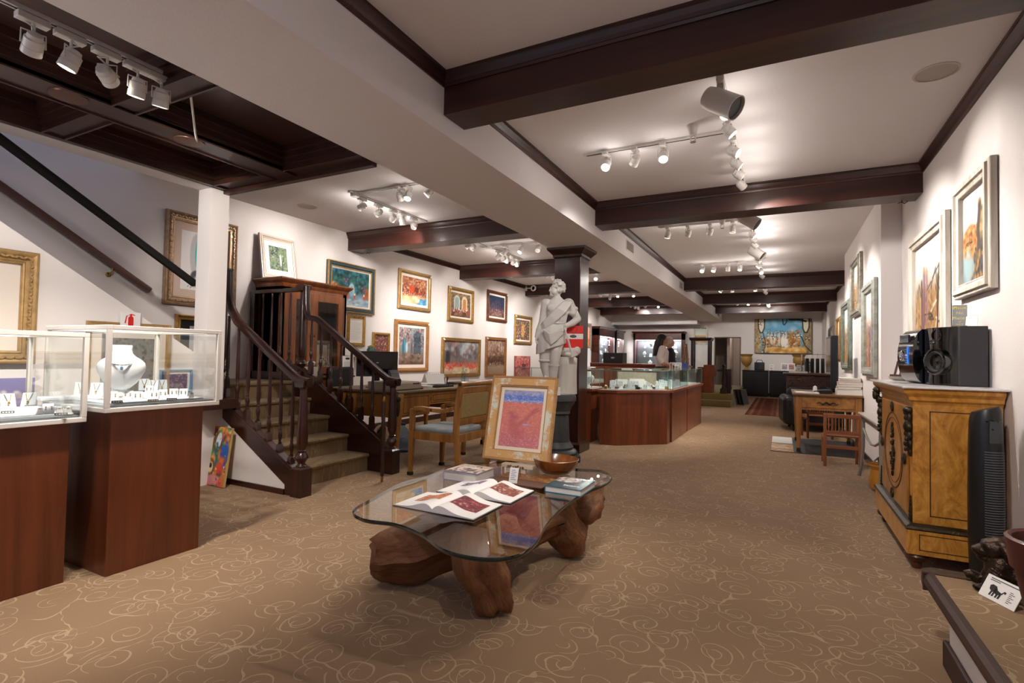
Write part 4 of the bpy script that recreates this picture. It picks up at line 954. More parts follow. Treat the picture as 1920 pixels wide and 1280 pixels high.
# dark sculpture standing behind the nearer-left case
p = Vector((-4.16, 1.22, 0)); t = thing('sculpture_stand', 'plain dark pedestal behind the jewellery case at the left edge', 'pedestal', p)
MB().box(-.13, .13, -.13, .13, 0, .80).build('pedestal_body', mat('3a3230', .6), t, bevel=.004)
t = thing('small_sculpture', 'dark bronze folded-form sculpture seen through the case at the left edge', 'sculpture', (p.x, p.y, .80))
b = MB(); r_ = np.random.RandomState(3)
for k in range(7): b.at((.02*sin(k*1.7), .03*cos(k*2.1), .02+k*.035), k*.7).ball((0, 0, 0), .11-.011*k, .075-.006*k, .03, 14, 7)
b.at((.0, -.02, .27), .5).ball((0, 0, 0), .035, .03, .05, 12, 8).build('figure', mat('4a4038', .5, .3), t, smooth=True)
MB().box(-.12, .12, -.1, .1, 0, .012).build('base', mat('2a2624', .5), t)
# ================================================================ staircase
STW = wood('1c0a08', '3a1610', 'x', 12, .28, .35); STZ = wood('1e0b08', '3f1912', 'z', 12, .28, .35)
t = thing('staircase', 'carpeted staircase with dark turned balusters and curved handrails', 'staircase', (-3.4, 3.5, 0))
B = lambda n, mb, m, p=t, **k: mb.build(n, m, p, world=True, **k)
RS, TR, NX = .168, .272, -3.62
Y0S, Y1S = 2.99, 3.965
for k in range(5):
    x1 = NX-TR*k; b = MB()
    P = [(x1-.5 if k < 4 else -5.5, 0 if k == 0 else RS*k-.02), (x1, 0 if k == 0 else RS*k-.02), (x1, RS*(k+1)-.035), (x1+.018, RS*(k+1)-.03), (x1+.022, RS*(k+1)-.012), (x1+.012, RS*(k+1)), (x1-TR-.1 if k < 4 else -5.49, RS*(k+1))]
    P[0] = (P[-1][0], P[0][1])
    b.taper([(x, Y0S if k < 4 else 2.87, z) for x, z in P], [(x, Y1S if k < 4 else 3.99, z) for x, z in P])
    B('step', b, STAIRC, smooth=30)
ZL = RS*5
for k in range(7):
    y1 = 2.80-.27*k; B('step', MB().box(-5.49, -4.47, y1-.29, y1, ZL+RS*k-.1, ZL+RS*(k+1)), STAIRC)
sx = RS/TR
def stringer(y0, y1, xa, xb, za0, za1):
    b = MB(); P = [(xa, za0), (xb, za0+(xb-xa)*-sx), (xb, max(0, za1+(xb-xa)*-sx)), (xa, za1)]
    b.taper([(x, y0, z) for x, z in P], [(x, y1, z) for x, z in P]); return b
b = MB(); P = [(-4.60, .69), (-4.60, .83), (-3.46, .19), (-3.43, .19), (-3.43, 0), (-3.56, 0), (-3.56, .08)]
b.taper([(x, 2.945, z) for x, z in P], [(x, 2.995, z) for x, z in P]); B('stringer', b, STW, bevel=.006)
b = MB(); P = [(-4.60, .83), (-4.60, .86), (-3.44, .215), (-3.44, .185)]
b.taper([(x, 2.935, z) for x, z in P], [(x, 3.005, z) for x, z in P]); B('stringer_cap', b, STW, bevel=.004)
b = MB(); P = [(-4.78, 0), (-4.78, 1.02), (-4.62, 1.0), (-3.36, .245), (-3.36, 0)]
b.taper([(x, 3.965, z) for x, z in P], [(x, 4.025, z) for x, z in P]); B('stringer', b, STW, bevel=.006)
b = MB(); P = [(-4.37, 0), (-4.37, .60), (-3.56, .10), (-3.56, 0)]
b.taper([(x, 2.95, z) for x, z in P], [(x, 2.99, z) for x, z in P]); B('side_wall', b, WALL)
B('side_baseboard', MB().box(-4.36, -3.56, 2.938, 2.95, 0, .045), STW)
B('landing_fascia', MB().box(-5.49, -4.64, 3.97, 4.02, ZL-.12, ZL+.09), STW, bevel=.006)
def turned(b, x, y, z0, z1, r, sqb):
    h = z1-z0
    b.at((x, y, z0)).sq([(r*1.25, 0), (r*1.25, sqb), (r*.9, sqb+.015)])
    prof = [(r*.75, sqb+.01), (r*.95, sqb+.02), (r*.6, sqb+.04), (r*.75, sqb+.055), (r*1.12, sqb+.085), (r*1.05, sqb+.105), (r*.62, sqb+.13), (r*.85, sqb+.14), (r*.62, sqb+.15), (r*.95, sqb+.20), (r*.98, sqb+.26), (r*.8, h*.72), (r*.62, h-.05), (r*.8, h-.04), (r*.65, h-.02), (r*.7, h)]
    b.lathe(prof, 16); return b
def newel(x, y, z0, z1, r, sqb, cap=True):
    b = turned(MB(), x, y, z0, z1, r, sqb)
    if cap: b.at((x, y, 0)).sq([(r*1.05, z1-.03), (r*1.15, z1-.01), (r*1.2, z1+.02), (r*1.1, z1+.03)])
    B('newel_post', b, STZ, smooth=35)
newel(-3.415, 2.985, 0, .90, .045, .22); newel(-3.35, 4.0, 0, .87, .045, .22)
newel(-4.455, 2.975, .60, 1.86, .042, .30); newel(-4.625, 4.0, .60, 1.85, .048, .34)
def rail(pts):
    b = MB(); pts = [Vector(p) for p in pts]
    prof = [(-.026, -.028), (.026, -.028), (.030, -.006), (.034, .008), (.028, .024), (.012, .032), (-.012, .032), (-.028, .024), (-.034, .008), (-.030, -.006)]
    loops = []
    for i, p in enumerate(pts):
        d = (pts[min(i+1, len(pts)-1)]-pts[max(i-1, 0)]).normalized(); side = Vector((0, 1, 0)); u = side.cross(d).normalized()
        if u.z < 0 and abs(u.z) > .2: u = -u
        elif abs(u.z) <= .2 and u.x < 0: u = -u
        loops.append([p+side*a+u*c for a, c in prof])
    b.rings(loops); return b
rl = lambda y, xs, zs, xt, zt: [(xs+.05, y, zs-.005), (xs, y, zs), (xs-.08, y, zs+.015), (xs-.16, y, zs+.06)]+[(xs-.16-k*.1, y, zs+.06+k*.1*.62) for k in range(1, int((xs-.16-xt-.10)/.1)+1)]+[(xt-.0+.045, y, zt-.36), (xt+.015, y, zt-.29), (xt+.0, y, zt-.20), (xt-.005, y, zt-.02)]
B('handrail', rail(rl(2.985, -3.40, .915, -4.40, 1.885)), STW, smooth=50)
B('handrail', rail(rl(4.0, -3.33, .885, -4.575, 1.885)), STW, smooth=50)
def bal(x, y, z0, z1): B('baluster', turned(MB(), x, y, z0, z1, .0165, .12), STZ, smooth=35)
for k in range(7):
    x = -4.36+k*.14; bal(x, 2.972, .83-(x+4.60)*sx*.985, .915+.05+(-3.56-x)*.62-.0)
for k in range(8):
    x = -4.48+k*.145; bal(x, 4.0, 1.0-(x+4.62)*sx*.97, .885+.03+(-3.49-x)*.62)
B('landing_rail', MB().box(-5.44, -4.62, 3.975, 4.025, 1.81, 1.855), STW, bevel=.008)
B('landing_post', MB().box(-5.46, -5.39, 3.97, 4.03, ZL, 1.855), STZ, bevel=.005)
for x in (-5.27, -5.12, -4.97, -4.82): bal(x, 4.0, ZL+.09, 1.815)
# wall handrail and the rail along the stair wall
def sloperail(name, label, X, ya, za, yb_, zb_, ext, m, r=.024, brackets=()):
    k = (za-zb_)/(ya-yb_); yc = ya-ext
    t = thing(name, label, 'handrail', (X, ya, za))
    b = MB(); n = Vector((0, 1, k)).normalized(); u = Vector((0, -k, 1)).normalized()
    prof = [(-r, -r*1.1), (r, -r*1.1), (r*1.2, 0), (r, r), (r*.4, r*1.4), (-r*.4, r*1.4), (-r, r), (-r*1.2, 0)]
    A, C = Vector((X, yb_, zb_)), Vector((X, yc, za-k*ext))
    b.rings([[q+Vector((a, 0, 0))+u*c for a, c in prof] for q in (A, C)]); b.build('rail', m, t, world=True, smooth=40)
    for yy in brackets:
        zz = zb_+k*(yy-yb_)-r*1.1
        b = MB(); b.tube([(X, yy, zz), (X, yy, zz-.03), (X-.03, yy, zz-.05), (XL+.004, yy, zz-.06)], .007, 8); b.at((XL+.006, yy, zz-.06), 0, 0, pi/2).lathe([(.022, -.006), (.022, .002), (.012, .006)], 14)
        b.build('bracket', BRASS, t, world=True, smooth=True)
sloperail('handrail', 'brown wooden handrail on brass brackets climbing the far stair wall', -5.43, 1.745, 2.415, 2.87, 1.715, 3.2, wood('3a1a10', '5a2c1c', 'y', 12, .4, .1), brackets=(2.55, 1.3))
sloperail('handrail', 'straight black handrail in front of the upper stair flight ending at the white post', -4.40, 1.418, 2.46, 2.68, 1.707, 3.2, mat('0e0b0a', .6, spec=.2), .022)
# turned pole with a brass foot standing beside the newel
p = atz(716, 903, 0); t = thing('turned_pole', 'slim dark turned pole with brass tip standing by the right newel post', 'pole', p)
MB().lathe([(.006, .0), (.010, .004), (.013, .03), (.011, .05)], 14).build('brass_tip', BRASS, t, smooth=True)
MB().lathe([(.011, .05), (.016, .055), (.019, .12), (.017, .2), (.021, .22), (.017, .24), (.018, .5), (.021, .52), (.017, .54), (.016, .70), (.013, .72)], 14).build('shaft', STZ, t, smooth=True)
MB().lathe([(.013, .72), (.017, .73), (.012, .75), (.006, .765)], 14).build('finial', BRASS, t, smooth=True)
# ================================================================ glazed display cabinet behind the landing
CAB = wood('5c2c14', '8e5028', 'z', 10, .3, .4); CABL = wood('6a3416', '9a5a2a', 'z', 9, .3, .4)
t = thing('display_cabinet', 'tall glazed mahogany display cabinet behind the stair landing', 'cabinet', (-5.2, 4.5, 0))
B = lambda n, mb, m, p=t, **k: mb.build(n, m, p, world=True, **k)
x0, x1, y0, y1 = -5.485, -5.03, 4.06, 5.04
B('lower_body', MB().box(x0, x1+.14, y0, y1, .06, .845), CAB, bevel=.004); B('plinth', MB().box(x0, x1+.12, y0+.02, y1-.02, 0, .06), CAB); B('ledge', MB().box(x0, x1+.17, y0-.01, y1+.02, .845, .87), CABL, bevel=.006)
for k in range(2): B('lower_door', MB().box(x1+.14, x1+.155, y0+.04+k*.46, y0+.48+k*.46, .12, .80), CABL, bevel=.006)
b = MB(); b.box(x0, x0+.02, y0, y1, .87, 1.93).box(x0, x1, y0, y0+.03, .87, 1.93).box(x0, x1, y1-.03, y1, .87, 1.93).box(x0, x1, y0, y1, 1.86, 1.93)
for y in (y0+.03, y0+.16): b.box(x0+.1, x1-.06, y0-.006, y0, .9, 1.9)
b.box(x1-.03, x1, y0, y0+.12, .87, 1.9).box(x1-.03, x1, y1-.06, y1, .87, 1.9)
B('upper_body', b, CAB)
B('shelf', MB().box(x0+.02, x1-.03, y0+.03, y1-.03, 1.30, 1.306), GLASSG); B('shelf', MB().box(x0+.02, x1-.03, y0+.03, y1-.03, 1.56, 1.566), GLASSG)
for ya, yb_ in ((y0+.12, 4.50), (4.50, y1-.06)):
    b = MB(); s0 = .075
    b.box(x1-.022, x1+.004, ya, ya+s0, .89, 1.86).box(x1-.022, x1+.004, yb_-s0, yb_, .89, 1.86).box(x1-.022, x1+.004, ya+s0, yb_-s0, .89, .98).box(x1-.022, x1+.004, ya+s0, yb_-s0, 1.77, 1.86)
    d = B('door', b, CABL, bevel=.004)
    B('door_glass', MB().box(x1-.012, x1-.008, ya+s0, yb_-s0, .98, 1.77), GLASS, d); B('door_knob', MB().at((x1+.01, yb_-.03 if ya < 4.4 else ya+.03, 1.35)).ball((0, 0, 0), .012), BRASS, d, smooth=True)
b = MB()
b.rings([[(x0 if a < 0 else x1+o, (y0-o if c < 0 else y1+o), z) for a, c in ((-1, -1), (1, -1), (1, 1), (-1, 1))] for o, z in ((.004, 1.90), (.012, 1.92), (.018, 1.94), (.045, 1.965), (.06, 1.985), (.055, 2.0))])
B('cornice', b, CAB)
p = Pic(.3, .4, 60, 40).grad([(0, '4a4a54'), (.3, 'c8b08a'), (.6, 'b89a6a'), (1, 'dfe8ee')]).dabs(60, (0, 1, .1, .5), ['3a3230', 'e8e4dc', '8a6a44'], .03, .08)
picture('silver framed landscape standing behind the cabinet door glass', basis((-5.15, 4.76, 1.09), (0, 1, 0), (-.12, 0, 1)), .30, .42, p, .05, .03, SILVF, 'step', 0)
p = Vector((-4.93, 4.40, .87)); t = thing('tissue_box', 'white tissue box on the display cabinet ledge', 'tissue box', p)
MB().box(-.06, .06, -.06, .06, 0, .11).build('box', mat('d8d0c4', .6), t, bevel=.003)
b = MB(); b.rings([[(r*cos(2*pi*i/10)*(1+.3*sin(i*3)), r*sin(2*pi*i/10)*(1+.25*cos(i*5)), z) for i in range(10)] for r, z in ((.02, .11), (.04, .13), (.055, .16), (.035, .175))]); b.build('tissue', PAPER, t, smooth=True)
t = thingM('flyer', 'white leaflet with a black oval logo propped on the cabinet ledge', 'leaflet', basis((-4.92, 4.98, .995), (.35, 1, 0), (-.1, 0, 1)))
MB().box(-.085, .085, -.12, .12, -.002, 0).build('sheet', PAPER, t)
MB().lathe([(.03, .0003), (.03, .0012)], 20, (0, .085, 0), sy=.45).build('logo_oval', mat('1c2230', .5), t)
b = MB()
for k in range(6): b.box(-.05, .05 if k % 2 else .03, .04-k*.012, .044-k*.012, .0003, .001)
b.build('text_lines', mat('9a96a4', .6), t)
for k in range(3): MB().box(-.05+k*.036, -.026+k*.036, -.062, -.042, .0003, .001).build('thumbnail', mat(['b86a74', '8a86b0', 'c88a8a'][k], .6), t)
MB().box(-.085, .085, -.12, -.10, .0003, .001).build('footer_band', mat('d8a83c', .6), t)
# ================================================================ glass coffee table on driftwood
ZT = .43
def catmull(P, n=8):
    o = []; L_ = len(P)
    for i in range(L_):
        p0, p1, p2, p3 = (Vector((*P[(i+k-1) % L_], 0)) for k in range(4))
        for k in range(n):
            t = k/n; o.append(.5*((2*p1)+(-p0+p2)*t+(2*p0-5*p1+4*p2-p3)*t*t+(-p0+3*p1-3*p2+p3)*t**3))
    return [(v.x, v.y) for v in o]
OUT = [(-1.755, 1.835), (-1.82, 2.05), (-1.895, 2.35), (-1.875, 2.60), (-1.90, 2.88), (-1.74, 3.16), (-1.45, 3.33), (-1.20, 3.24), (-1.03, 3.28), (-.915, 3.14), (-.895, 2.95), (-.93, 2.70), (-.935, 2.42), (-.90, 2.12), (-.845, 1.88), (-.85, 1.72), (-.94, 1.635), (-1.10, 1.63), (-1.28, 1.725), (-1.46, 1.775), (-1.62, 1.755)]
t = thing('coffee_table', 'free-form glass coffee table on a driftwood root base', 'coffee table', (-1.35, 2.45, 0))
poly = catmull(OUT)
b = MB(); n_ = len(poly)
sc = lambda k: [(-1.35+(x+1.35)*k, 2.45+(y-2.45)*k) for x, y in poly]
TGL = glassmat((.93, .95, .945), 0, ior=2.0)
b.add([(x, y, ZT) for x, y in sc(.994)], [tuple(range(n_))]).build('glass_top', TGL, t, world=True)
b = MB(); lo = [[(x, y, z) for x, y in sc(k)] for k, z in ((.994, ZT), (1, ZT-.004), (1, ZT-.013), (.994, ZT-.017))]
b.rings(lo, cap=False); b.build('glass_edge', mat('1c2826', .08, coat=.5), t, world=True, smooth=True)
def driftmat():
    m, N, L, bs = _new('driftwood')
    at = N.new('ShaderNodeAttribute'); at.attribute_name = 'grain'
    n1 = N.new('ShaderNodeTexNoise'); n1.inputs['Scale'].default_value = 3.2; n1.inputs['Detail'].default_value = 7; n1.inputs['Roughness'].default_value = .7; n1.inputs['Distortion'].default_value = .5
    L.new(at.outputs['Vector'], n1.inputs['Vector'])
    tc = N.new('ShaderNodeTexCoord'); n2 = N.new('ShaderNodeTexNoise'); n2.inputs['Scale'].default_value = 5; n2.inputs['Detail'].default_value = 4; L.new(tc.outputs['Object'], n2.inputs['Vector'])
    r = N.new('ShaderNodeValToRGB'); e = r.color_ramp.elements; e[0].position = .30; e[1].position = .75
    e[0].color = (*hexc('3e2413'), 1); e[1].color = (*hexc('a06c40'), 1); q = e.new(.46); q.color = (*hexc('7c4d2b'), 1)
    L.new(math_node(N, L, 'ADD', math_node(N, L, 'MULTIPLY', n1.outputs['Fac'], .7), math_node(N, L, 'MULTIPLY', n2.outputs['Fac'], .32)), r.inputs[0])
    L.new(r.outputs[0], bs.inputs['Base Color']); bs.inputs['Roughness'].default_value = .5; bs.inputs['Coat Weight'].default_value = .08
    bp = N.new('ShaderNodeBump'); bp.inputs['Strength'].default_value = .7; bp.inputs['Distance'].default_value = .02
    L.new(n1.outputs['Fac'], bp.inputs['Height']); L.new(bp.outputs[0], bs.inputs['Normal'])
    return m
DRIFT = driftmat()
def log(pts, rad, seed, n=26, flat=1.0):
    r_ = np.random.RandomState(seed); ph = r_.uniform(0, 6.28, 8); b = MB()
    P = [Vector(p) for p in pts]; m = 18; Q = []; RR = []
    for i in range(m):
        s = i/(m-1)*(len(P)-1); k = min(int(s), len(P)-2); f = s-k; f2 = f*f*(3-2*f)
        Q.append(P[k].lerp(P[k+1], f)); RR.append(rad[k]*(1-f2)+rad[k+1]*f2)
    loops = []; prev = None
    for i in range(m):
        tt = (Q[min(i+1, m-1)]-Q[max(i-1, 0)]).normalized()
        if prev is None: u = tt.cross(Vector((0, 0, 1)) if abs(tt.z) < .9 else Vector((1, 0, 0))).normalized()
        else: u = (prev-tt*prev.dot(tt)).normalized()
        w = tt.cross(u); prev = u; lp = []
        for j in range(n):
            a = 2*pi*j/n
            k = 1+.14*sin(2*a+ph[0]+i*.16)+.10*sin(3*a+ph[1]-i*.22)+.07*sin(5*a+ph[2]+i*.12)+.065*sin(9*a+ph[3]+i*.05)+.035*sin(14*a+ph[6]+i*.07)+.06*sin(i*1.1+ph[4]+a)
            endk = 1 if 0 < i < m-1 else .82
            v = Q[i]+(u*cos(a)+w*sin(a)*flat)*(RR[i]*k*endk)
            if i in (0, m-1): v += tt*(.02*sin(4*a+ph[5])*(1 if i else -1))
            if v.z < .003: v.z = .003
            if v.z > ZT-.019: v.z = ZT-.019
            lp.append(v)
        loops.append(lp)
    b.rings(loops); b.grain = [(2.2*cos(2*pi*j/n)+seed*3, 2.2*sin(2*pi*j/n), i*.16) for i in range(m) for j in range(n)]
    return b
def logpart(*a):
    b = log(*a); o = b.build('driftwood_root', DRIFT, base, world=True, smooth=70)
    g = o.data.attributes.new('grain', 'FLOAT_VECTOR', 'POINT'); g.data.foreach_set('vector', np.array(b.grain, np.float32).ravel())
base = t
logpart([(-1.79, 2.02, .15), (-1.66, 2.14, .16), (-1.48, 2.32, .22), (-1.28, 2.52, .20)], [.115, .145, .125, .10], 1)
logpart([(-1.13, 2.10, .02), (-1.16, 2.06, .14), (-1.20, 2.02, .24), (-1.24, 2.08, .37)], [.075, .085, .105, .10], 2)
logpart([(-1.17, 2.16, .30), (-1.24, 2.38, .23), (-1.28, 2.55, .16)], [.10, .09, .10], 3)
logpart([(-1.10, 2.93, .04), (-1.11, 2.88, .18), (-1.16, 2.80, .30), (-1.30, 2.60, .18)], [.11, .14, .13, .11], 4)
logpart([(-1.30, 2.60, .20), (-1.48, 2.80, .26), (-1.60, 2.98, .36)], [.12, .10, .08], 5)
logpart([(-1.15, 2.85, .26), (-1.06, 2.98, .31), (-1.0, 3.08, .34)], [.10, .13, .09], 6)
# ---- books and things on the table
def openbook(label, cx, cy, w, d, seed, pics):
    t = thing('open_book', label, 'book', (cx, cy, ZT), 0, 'open art books on the glass table')
    MB().box(-w/2-.004, w/2+.004, -d/2-.004, d/2+.004, 0.001, .004).build('cover', mat('2a2426', .5), t)
    hgt = lambda x: .008+.022*math.exp(-((abs(x)-.045)/.06)**2)*min(1, abs(x)/.02)+.010*(1-abs(x)/(w/2))
    for s in (-1, 1):
        b = MB(); N_ = 14; xs = [s*(w/2)*k/N_ for k in range(N_+1)]
        b.rings([[(x, -d/2, .004), (x, d/2, .004), (x, d/2, hgt(x)), (x, -d/2, hgt(x))] for x in xs])
        b.build('page_block', mat('f2eeea', .6), t, smooth=50)
        c, pw, ph, oy, ox = pics[0 if s < 0 else 1]
        canvas(c, pw, ph, 'printed_picture', t, 0.0008, None, s*ox, oy, curve=lambda X, Y: np.vectorize(hgt)(X))
    return t
def bookpic(seed, pal, w=.13, h=.12): return Pic(w, h, 46, seed, pal[0]).dabs(150, (0, 1, 0, 1), pal, .03, .09, .8)
p1 = bookpic(51, ['c87a4c', 'e0a070', 'a8523a', '5a4a6a', 'e8c8a8', 'b88a7a'], .145, .115); p2 = bookpic(52, ['7a2a34', '94343c', '5a2430', 'b0585a', '3a2a34', 'c8a090'], .15, .13)
p3 = bookpic(53, ['6a6a8a', '9a98b0', 'c8b8b4', '4a4860', 'd8a890'], .12, .075); p4 = bookpic(54, ['8a4a3a', 'a8644c', '5a3434', 'c89a88', '6a3a44', 'd8b8a8'], .135, .13)
openbook('open art book nearest the front edge of the glass table', -1.41, 2.105, .44, .265, 1, [(p1, .145, .12, .02, .10), (p2, .145, .135, .01, .115)])
openbook('open art book farther from the front, its left pages arched up', -1.385, 2.42, .43, .275, 2, [(p3, .125, .085, .04, .10), (p4, .14, .13, .02, .115)])
def closedbook(label, cx, cy, w, d, h, coverpic, rz=0, spine='3a4a58', z=ZT, page='d8d2c4'):
    t = thing('book', label, 'book', (cx, cy, z), rz)
    b = MB(); b.box(-w/2, w/2, -d/2, d/2, 0, .003).box(-w/2, w/2, -d/2, d/2, h-.003, h).box(-w/2, -w/2+.003, -d/2, d/2, .003, h-.003)
    b.build('cover', mat(spine, .4), t)
    MB().box(-w/2+.004, w/2-.004, -d/2+.005, d/2-.005, .0035, h-.0035).build('pages', mat(page, .7), t)
    if coverpic: canvas(coverpic, w-.002, d-.002, 'cover_print', t, h+.0006, artmat(.25, .5))
    return t
def flat_text(txt, size, m, parent, M, depth=.0006, name='lettering'):
    cu = bpy.data.curves.new(name, 'FONT'); cu.body = txt; cu.size = size; cu.align_x = 'CENTER'; cu.align_y = 'CENTER'; cu.extrude = depth; cu.resolution_u = 2
    o = bpy.data.objects.new('tmp', cu); COL.objects.link(o); bpy.context.view_layer.update()
    me = bpy.data.meshes.new_from_object(o.evaluated_get(bpy.context.evaluated_depsgraph_get())); bpy.data.objects.remove(o)
    me.materials.clear(); me.materials.append(m)
    q = bpy.data.objects.new(name, me); COL.objects.link(q); q.parent = parent; q.matrix_local = M; XF[q.name] = XF[parent.name] @ M
    return q
c = Pic(.24, .22, 60, 61, 'd8c8b8').dabs(60, (0, 1, .55, 1), ['d8c4b0', 'e4d4c4', 'c8b4a4'], .05, .1).dabs(110, (.1, 1, .02, .55), ['6a5a5c', '9a8a8c', '3c3440', 'c8b8b4', '7a6a74'], .03, .08).rect(0, 1, 0, .1, '4a4048', .8)
bk = closedbook('thick closed art book with pale figure cover behind the open books', -1.635, 2.655, .215, .225, .05, c, .0, 'a8a8c0', page='d4ccc4')
flat_text('T e', .036, mat('2a2428', .5), bk, Matrix.Translation((.03, .065, .0512)))
c = Pic(.22, .25, 60, 62, '1f3a44').dabs(70, (.3, 1, 0, .5), ['1c4450', '2a5a64', '1a2c34'], .05, .1).blob(.35, .75, .4, .3, 'd8ccc4', .9).dabs(60, (0, .75, .5, 1), ['e0d4cc', 'b8aca8', '5a5a5c', 'c8b0a0'], .03, .08).rect(0, .35, 0, .5, '2f5a60', .6)
bk = closedbook('closed hardback with dark teal cover at the right side of the glass table', -1.02, 2.71, .205, .24, .035, c, .0, '2a7a94', page='e8e2d8')
flat_text('Secaire', .032, mat('e8eef0', .5), bk, Matrix.Translation((.03, -.065, .0362)))
# brown leather mat with gold pattern
t = thing('desk_mat', 'brown leather mat with a gold speckled panel under the tabletop easel', 'mat', (-1.325, 2.77, ZT))
MB().box(-.17, .17, -.15, .15, 0.0005, .008).build('mat_board', mat('5a3a28', .5), t, bevel=.002)
pc = Pic(.32, .15, 90, 63, '7a4a28').dabs(380, (0, 1, 0, 1), ['d8a060', 'e8bc80', 'c8905a', 'f0cc98'], .008, .016, 1.3)
canvas(pc, .33, .17, 'gold_panel', t, .0088, artmat(.3, .5), 0, .06)
# tabletop easel with the rose-red painting
EM = basis((-1.475, 2.955, .745), (cos(.036), sin(.036), 0), (0, 0, 1))
t = thing('tabletop_easel', 'whitewashed wooden tabletop easel holding the red beach painting', 'easel', (-1.44, 2.93, ZT), .036)
EZ = wood('b8a488', 'e0d4c2', 'x', 16, .7, 0)
b = MB(); b.box(-.10, .11, -.055, .0, .036, .058); b.build('ledge', EZ, t, bevel=.003)
for x in (-.055, .045): MB().box(x-.016, x+.016, -.05, -.03, .0, .04).build('front_leg', EZ, t, bevel=.003)
MB().box(-.07, .06, -.034, -.03, .0085, .03).build('cross_bar', EZ, t)
b = MB(); b.taper([(-.02, .30, 0.001), (.02, .30, 0.001), (.02, .315, 0.001), (-.02, .315, 0.001)], [(-.02, .15, .36), (.02, .15, .36), (.02, .165, .36), (-.02, .165, .36)]); b.build('back_leg', EZ, t)
b = MB()
for k in range(7): b.at((-.05+k*.016, -.057, .047+.004*sin(k*2)), k).ball((0, 0, 0), .010, .004, .006, 8, 5)
b.build('carved_ornament', mat('7a5a34', .5), t, smooth=True)
phi, tau, w, h = .036, .25, .456, .539
r_ = Vector((cos(phi), sin(phi), 0)); n_v = Vector((sin(phi), -cos(phi), 0)); u_ = Vector((0, 0, 1))*cos(tau)-n_v*sin(tau)
BL = Vector((-1.706, 2.95, .490)); C0 = BL+r_*w/2+u_*h/2
p = Pic(.33, .41, 190, 70).grad([(0, 'b05a6a'), (.15, 'b8566a'), (.45, 'c4685e'), (.72, 'd0705c'), (.78, 'c86a60'), (.80, '8a8fd0'), (.84, '4a68c8'), (.9, '5a7ad0'), (.93, '9098c8'), (1, 'a8a0c0')])
p.dabs(900, (0, 1, 0, .78), ['c8606a', 'd8807a', 'b04a5a', 'd88a80', 'c06058', 'e0968a', 'a8485a', 'c890a0', 'd07868'], .008, .022, 2.2, .55)
p.dabs(260, (0, 1, .8, .93), ['3a58c0', '5a80d8', '8aa4e0', 'c8d0ec', '4a60b4'], .008, .02, 2.6, .7).dabs(80, (0, 1, .78, .83), ['b8b8e0', 'd8d8ee', '8a90d0'], .006, .016, 2.6).dabs(60, (0, 1, .93, 1), ['a8a4c8', 'b8b0c8', '9890b8'], .02, .04, 2.5)
p.dabs(240, (0, 1, 0, .2), ['b8b0d8', 'a84860', 'c890b0', '9a4860', 'd8b8d0'], .006, .016, 2, .6)
p.blob(.33, .52, .17, .055, '9a3848', .8, .6).blob(.3, .42, .13, .16, '9c3a4a', .75, .7).blob(.42, .25, .26, .15, 'a03c4c', .7, .7, -.35).blob(.24, .58, .1, .04, '8e3444', .7, .6).line([(.4, .36), (.58, .46), (.72, .58), (.86, .66)], '9c3c48', .05, .7)
for a, c_ in ((.84, .70), (.90, .70), (.94, .66), (.78, .68)): p.line([(.74, .60), (a, c_)], '963844', .012, .7)
p.mix((p.V < .78)*.40, 'f0a494'); p.mix((p.V >= .78)*.28, 'a8b4dc'); p.blob(.62, .40, .1, .015, 'a8aed8', .9).dabs(500, (0, 1, .02, .76), ['c87078', 'd88880', 'b85868', 'cc8890'], .006, .014, 2.0, .35).speck(.02)
def distressed():
    m, N, L, bs = _new('distressed_paint'); tc = N.new('ShaderNodeTexCoord')
    n1 = N.new('ShaderNodeTexNoise'); n1.inputs['Scale'].default_value = 9; n1.inputs['Detail'].default_value = 8; n1.inputs['Roughness'].default_value = .75; L.new(tc.outputs['Object'], n1.inputs['Vector'])
    r = N.new('ShaderNodeValToRGB'); e = r.color_ramp.elements; e[0].position = .50; e[1].position = .58; e[0].color = (*hexc('d2a266'), 1); e[1].color = (*hexc('d8d8ca'), 1)
    L.new(n1.outputs['Fac'], r.inputs[0]); L.new(r.outputs[0], bs.inputs['Base Color']); bs.inputs['Roughness'].default_value = .6
    return m
picture('rose-red beach painting with figure in a distressed wood frame on the tabletop easel', basis(C0, r_, u_), w, h, p, .062, .028, distressed(), 'flat', .026, 'f0dfc8', edge=wood('9a6e3c', 'c0925a', 'x', 14, .5, .1))
pq = atz(963, 905, ZT+.0095); t = thingM('price_card', 'white printed price card propped in front of the tabletop easel', 'card', basis(pq+Vector((0, 0, .042)), (1, .05, 0), (0, .3, 1)))
MB().box(-.026, .026, -.042, .042, -.001, .001).build('card', PAPER, t)
b = MB()
for k in range(6): b.box(-.016, .016 if k % 2 else .008, .026-k*.010, .029-k*.010, .0011, .0016)
b.build('text_lines', mat('7a78a0', .6), t)
# wooden bowl behind the painting
p = Vector((-1.235, 3.02, ZT)); t = thing('wooden_bowl', 'large round wooden bowl on the glass table behind the easel painting', 'bowl', p)
b = MB(); b.lathe([(.04, .001), (.085, .012), (.125, .05), (.142, .095), (.138, .097), (.118, .055), (.08, .022), (.0, .014)], 40); b.build('bowl', wood('4a2008', '9a5a22', 'z', 9, .25, .5, .3), t, smooth=60)
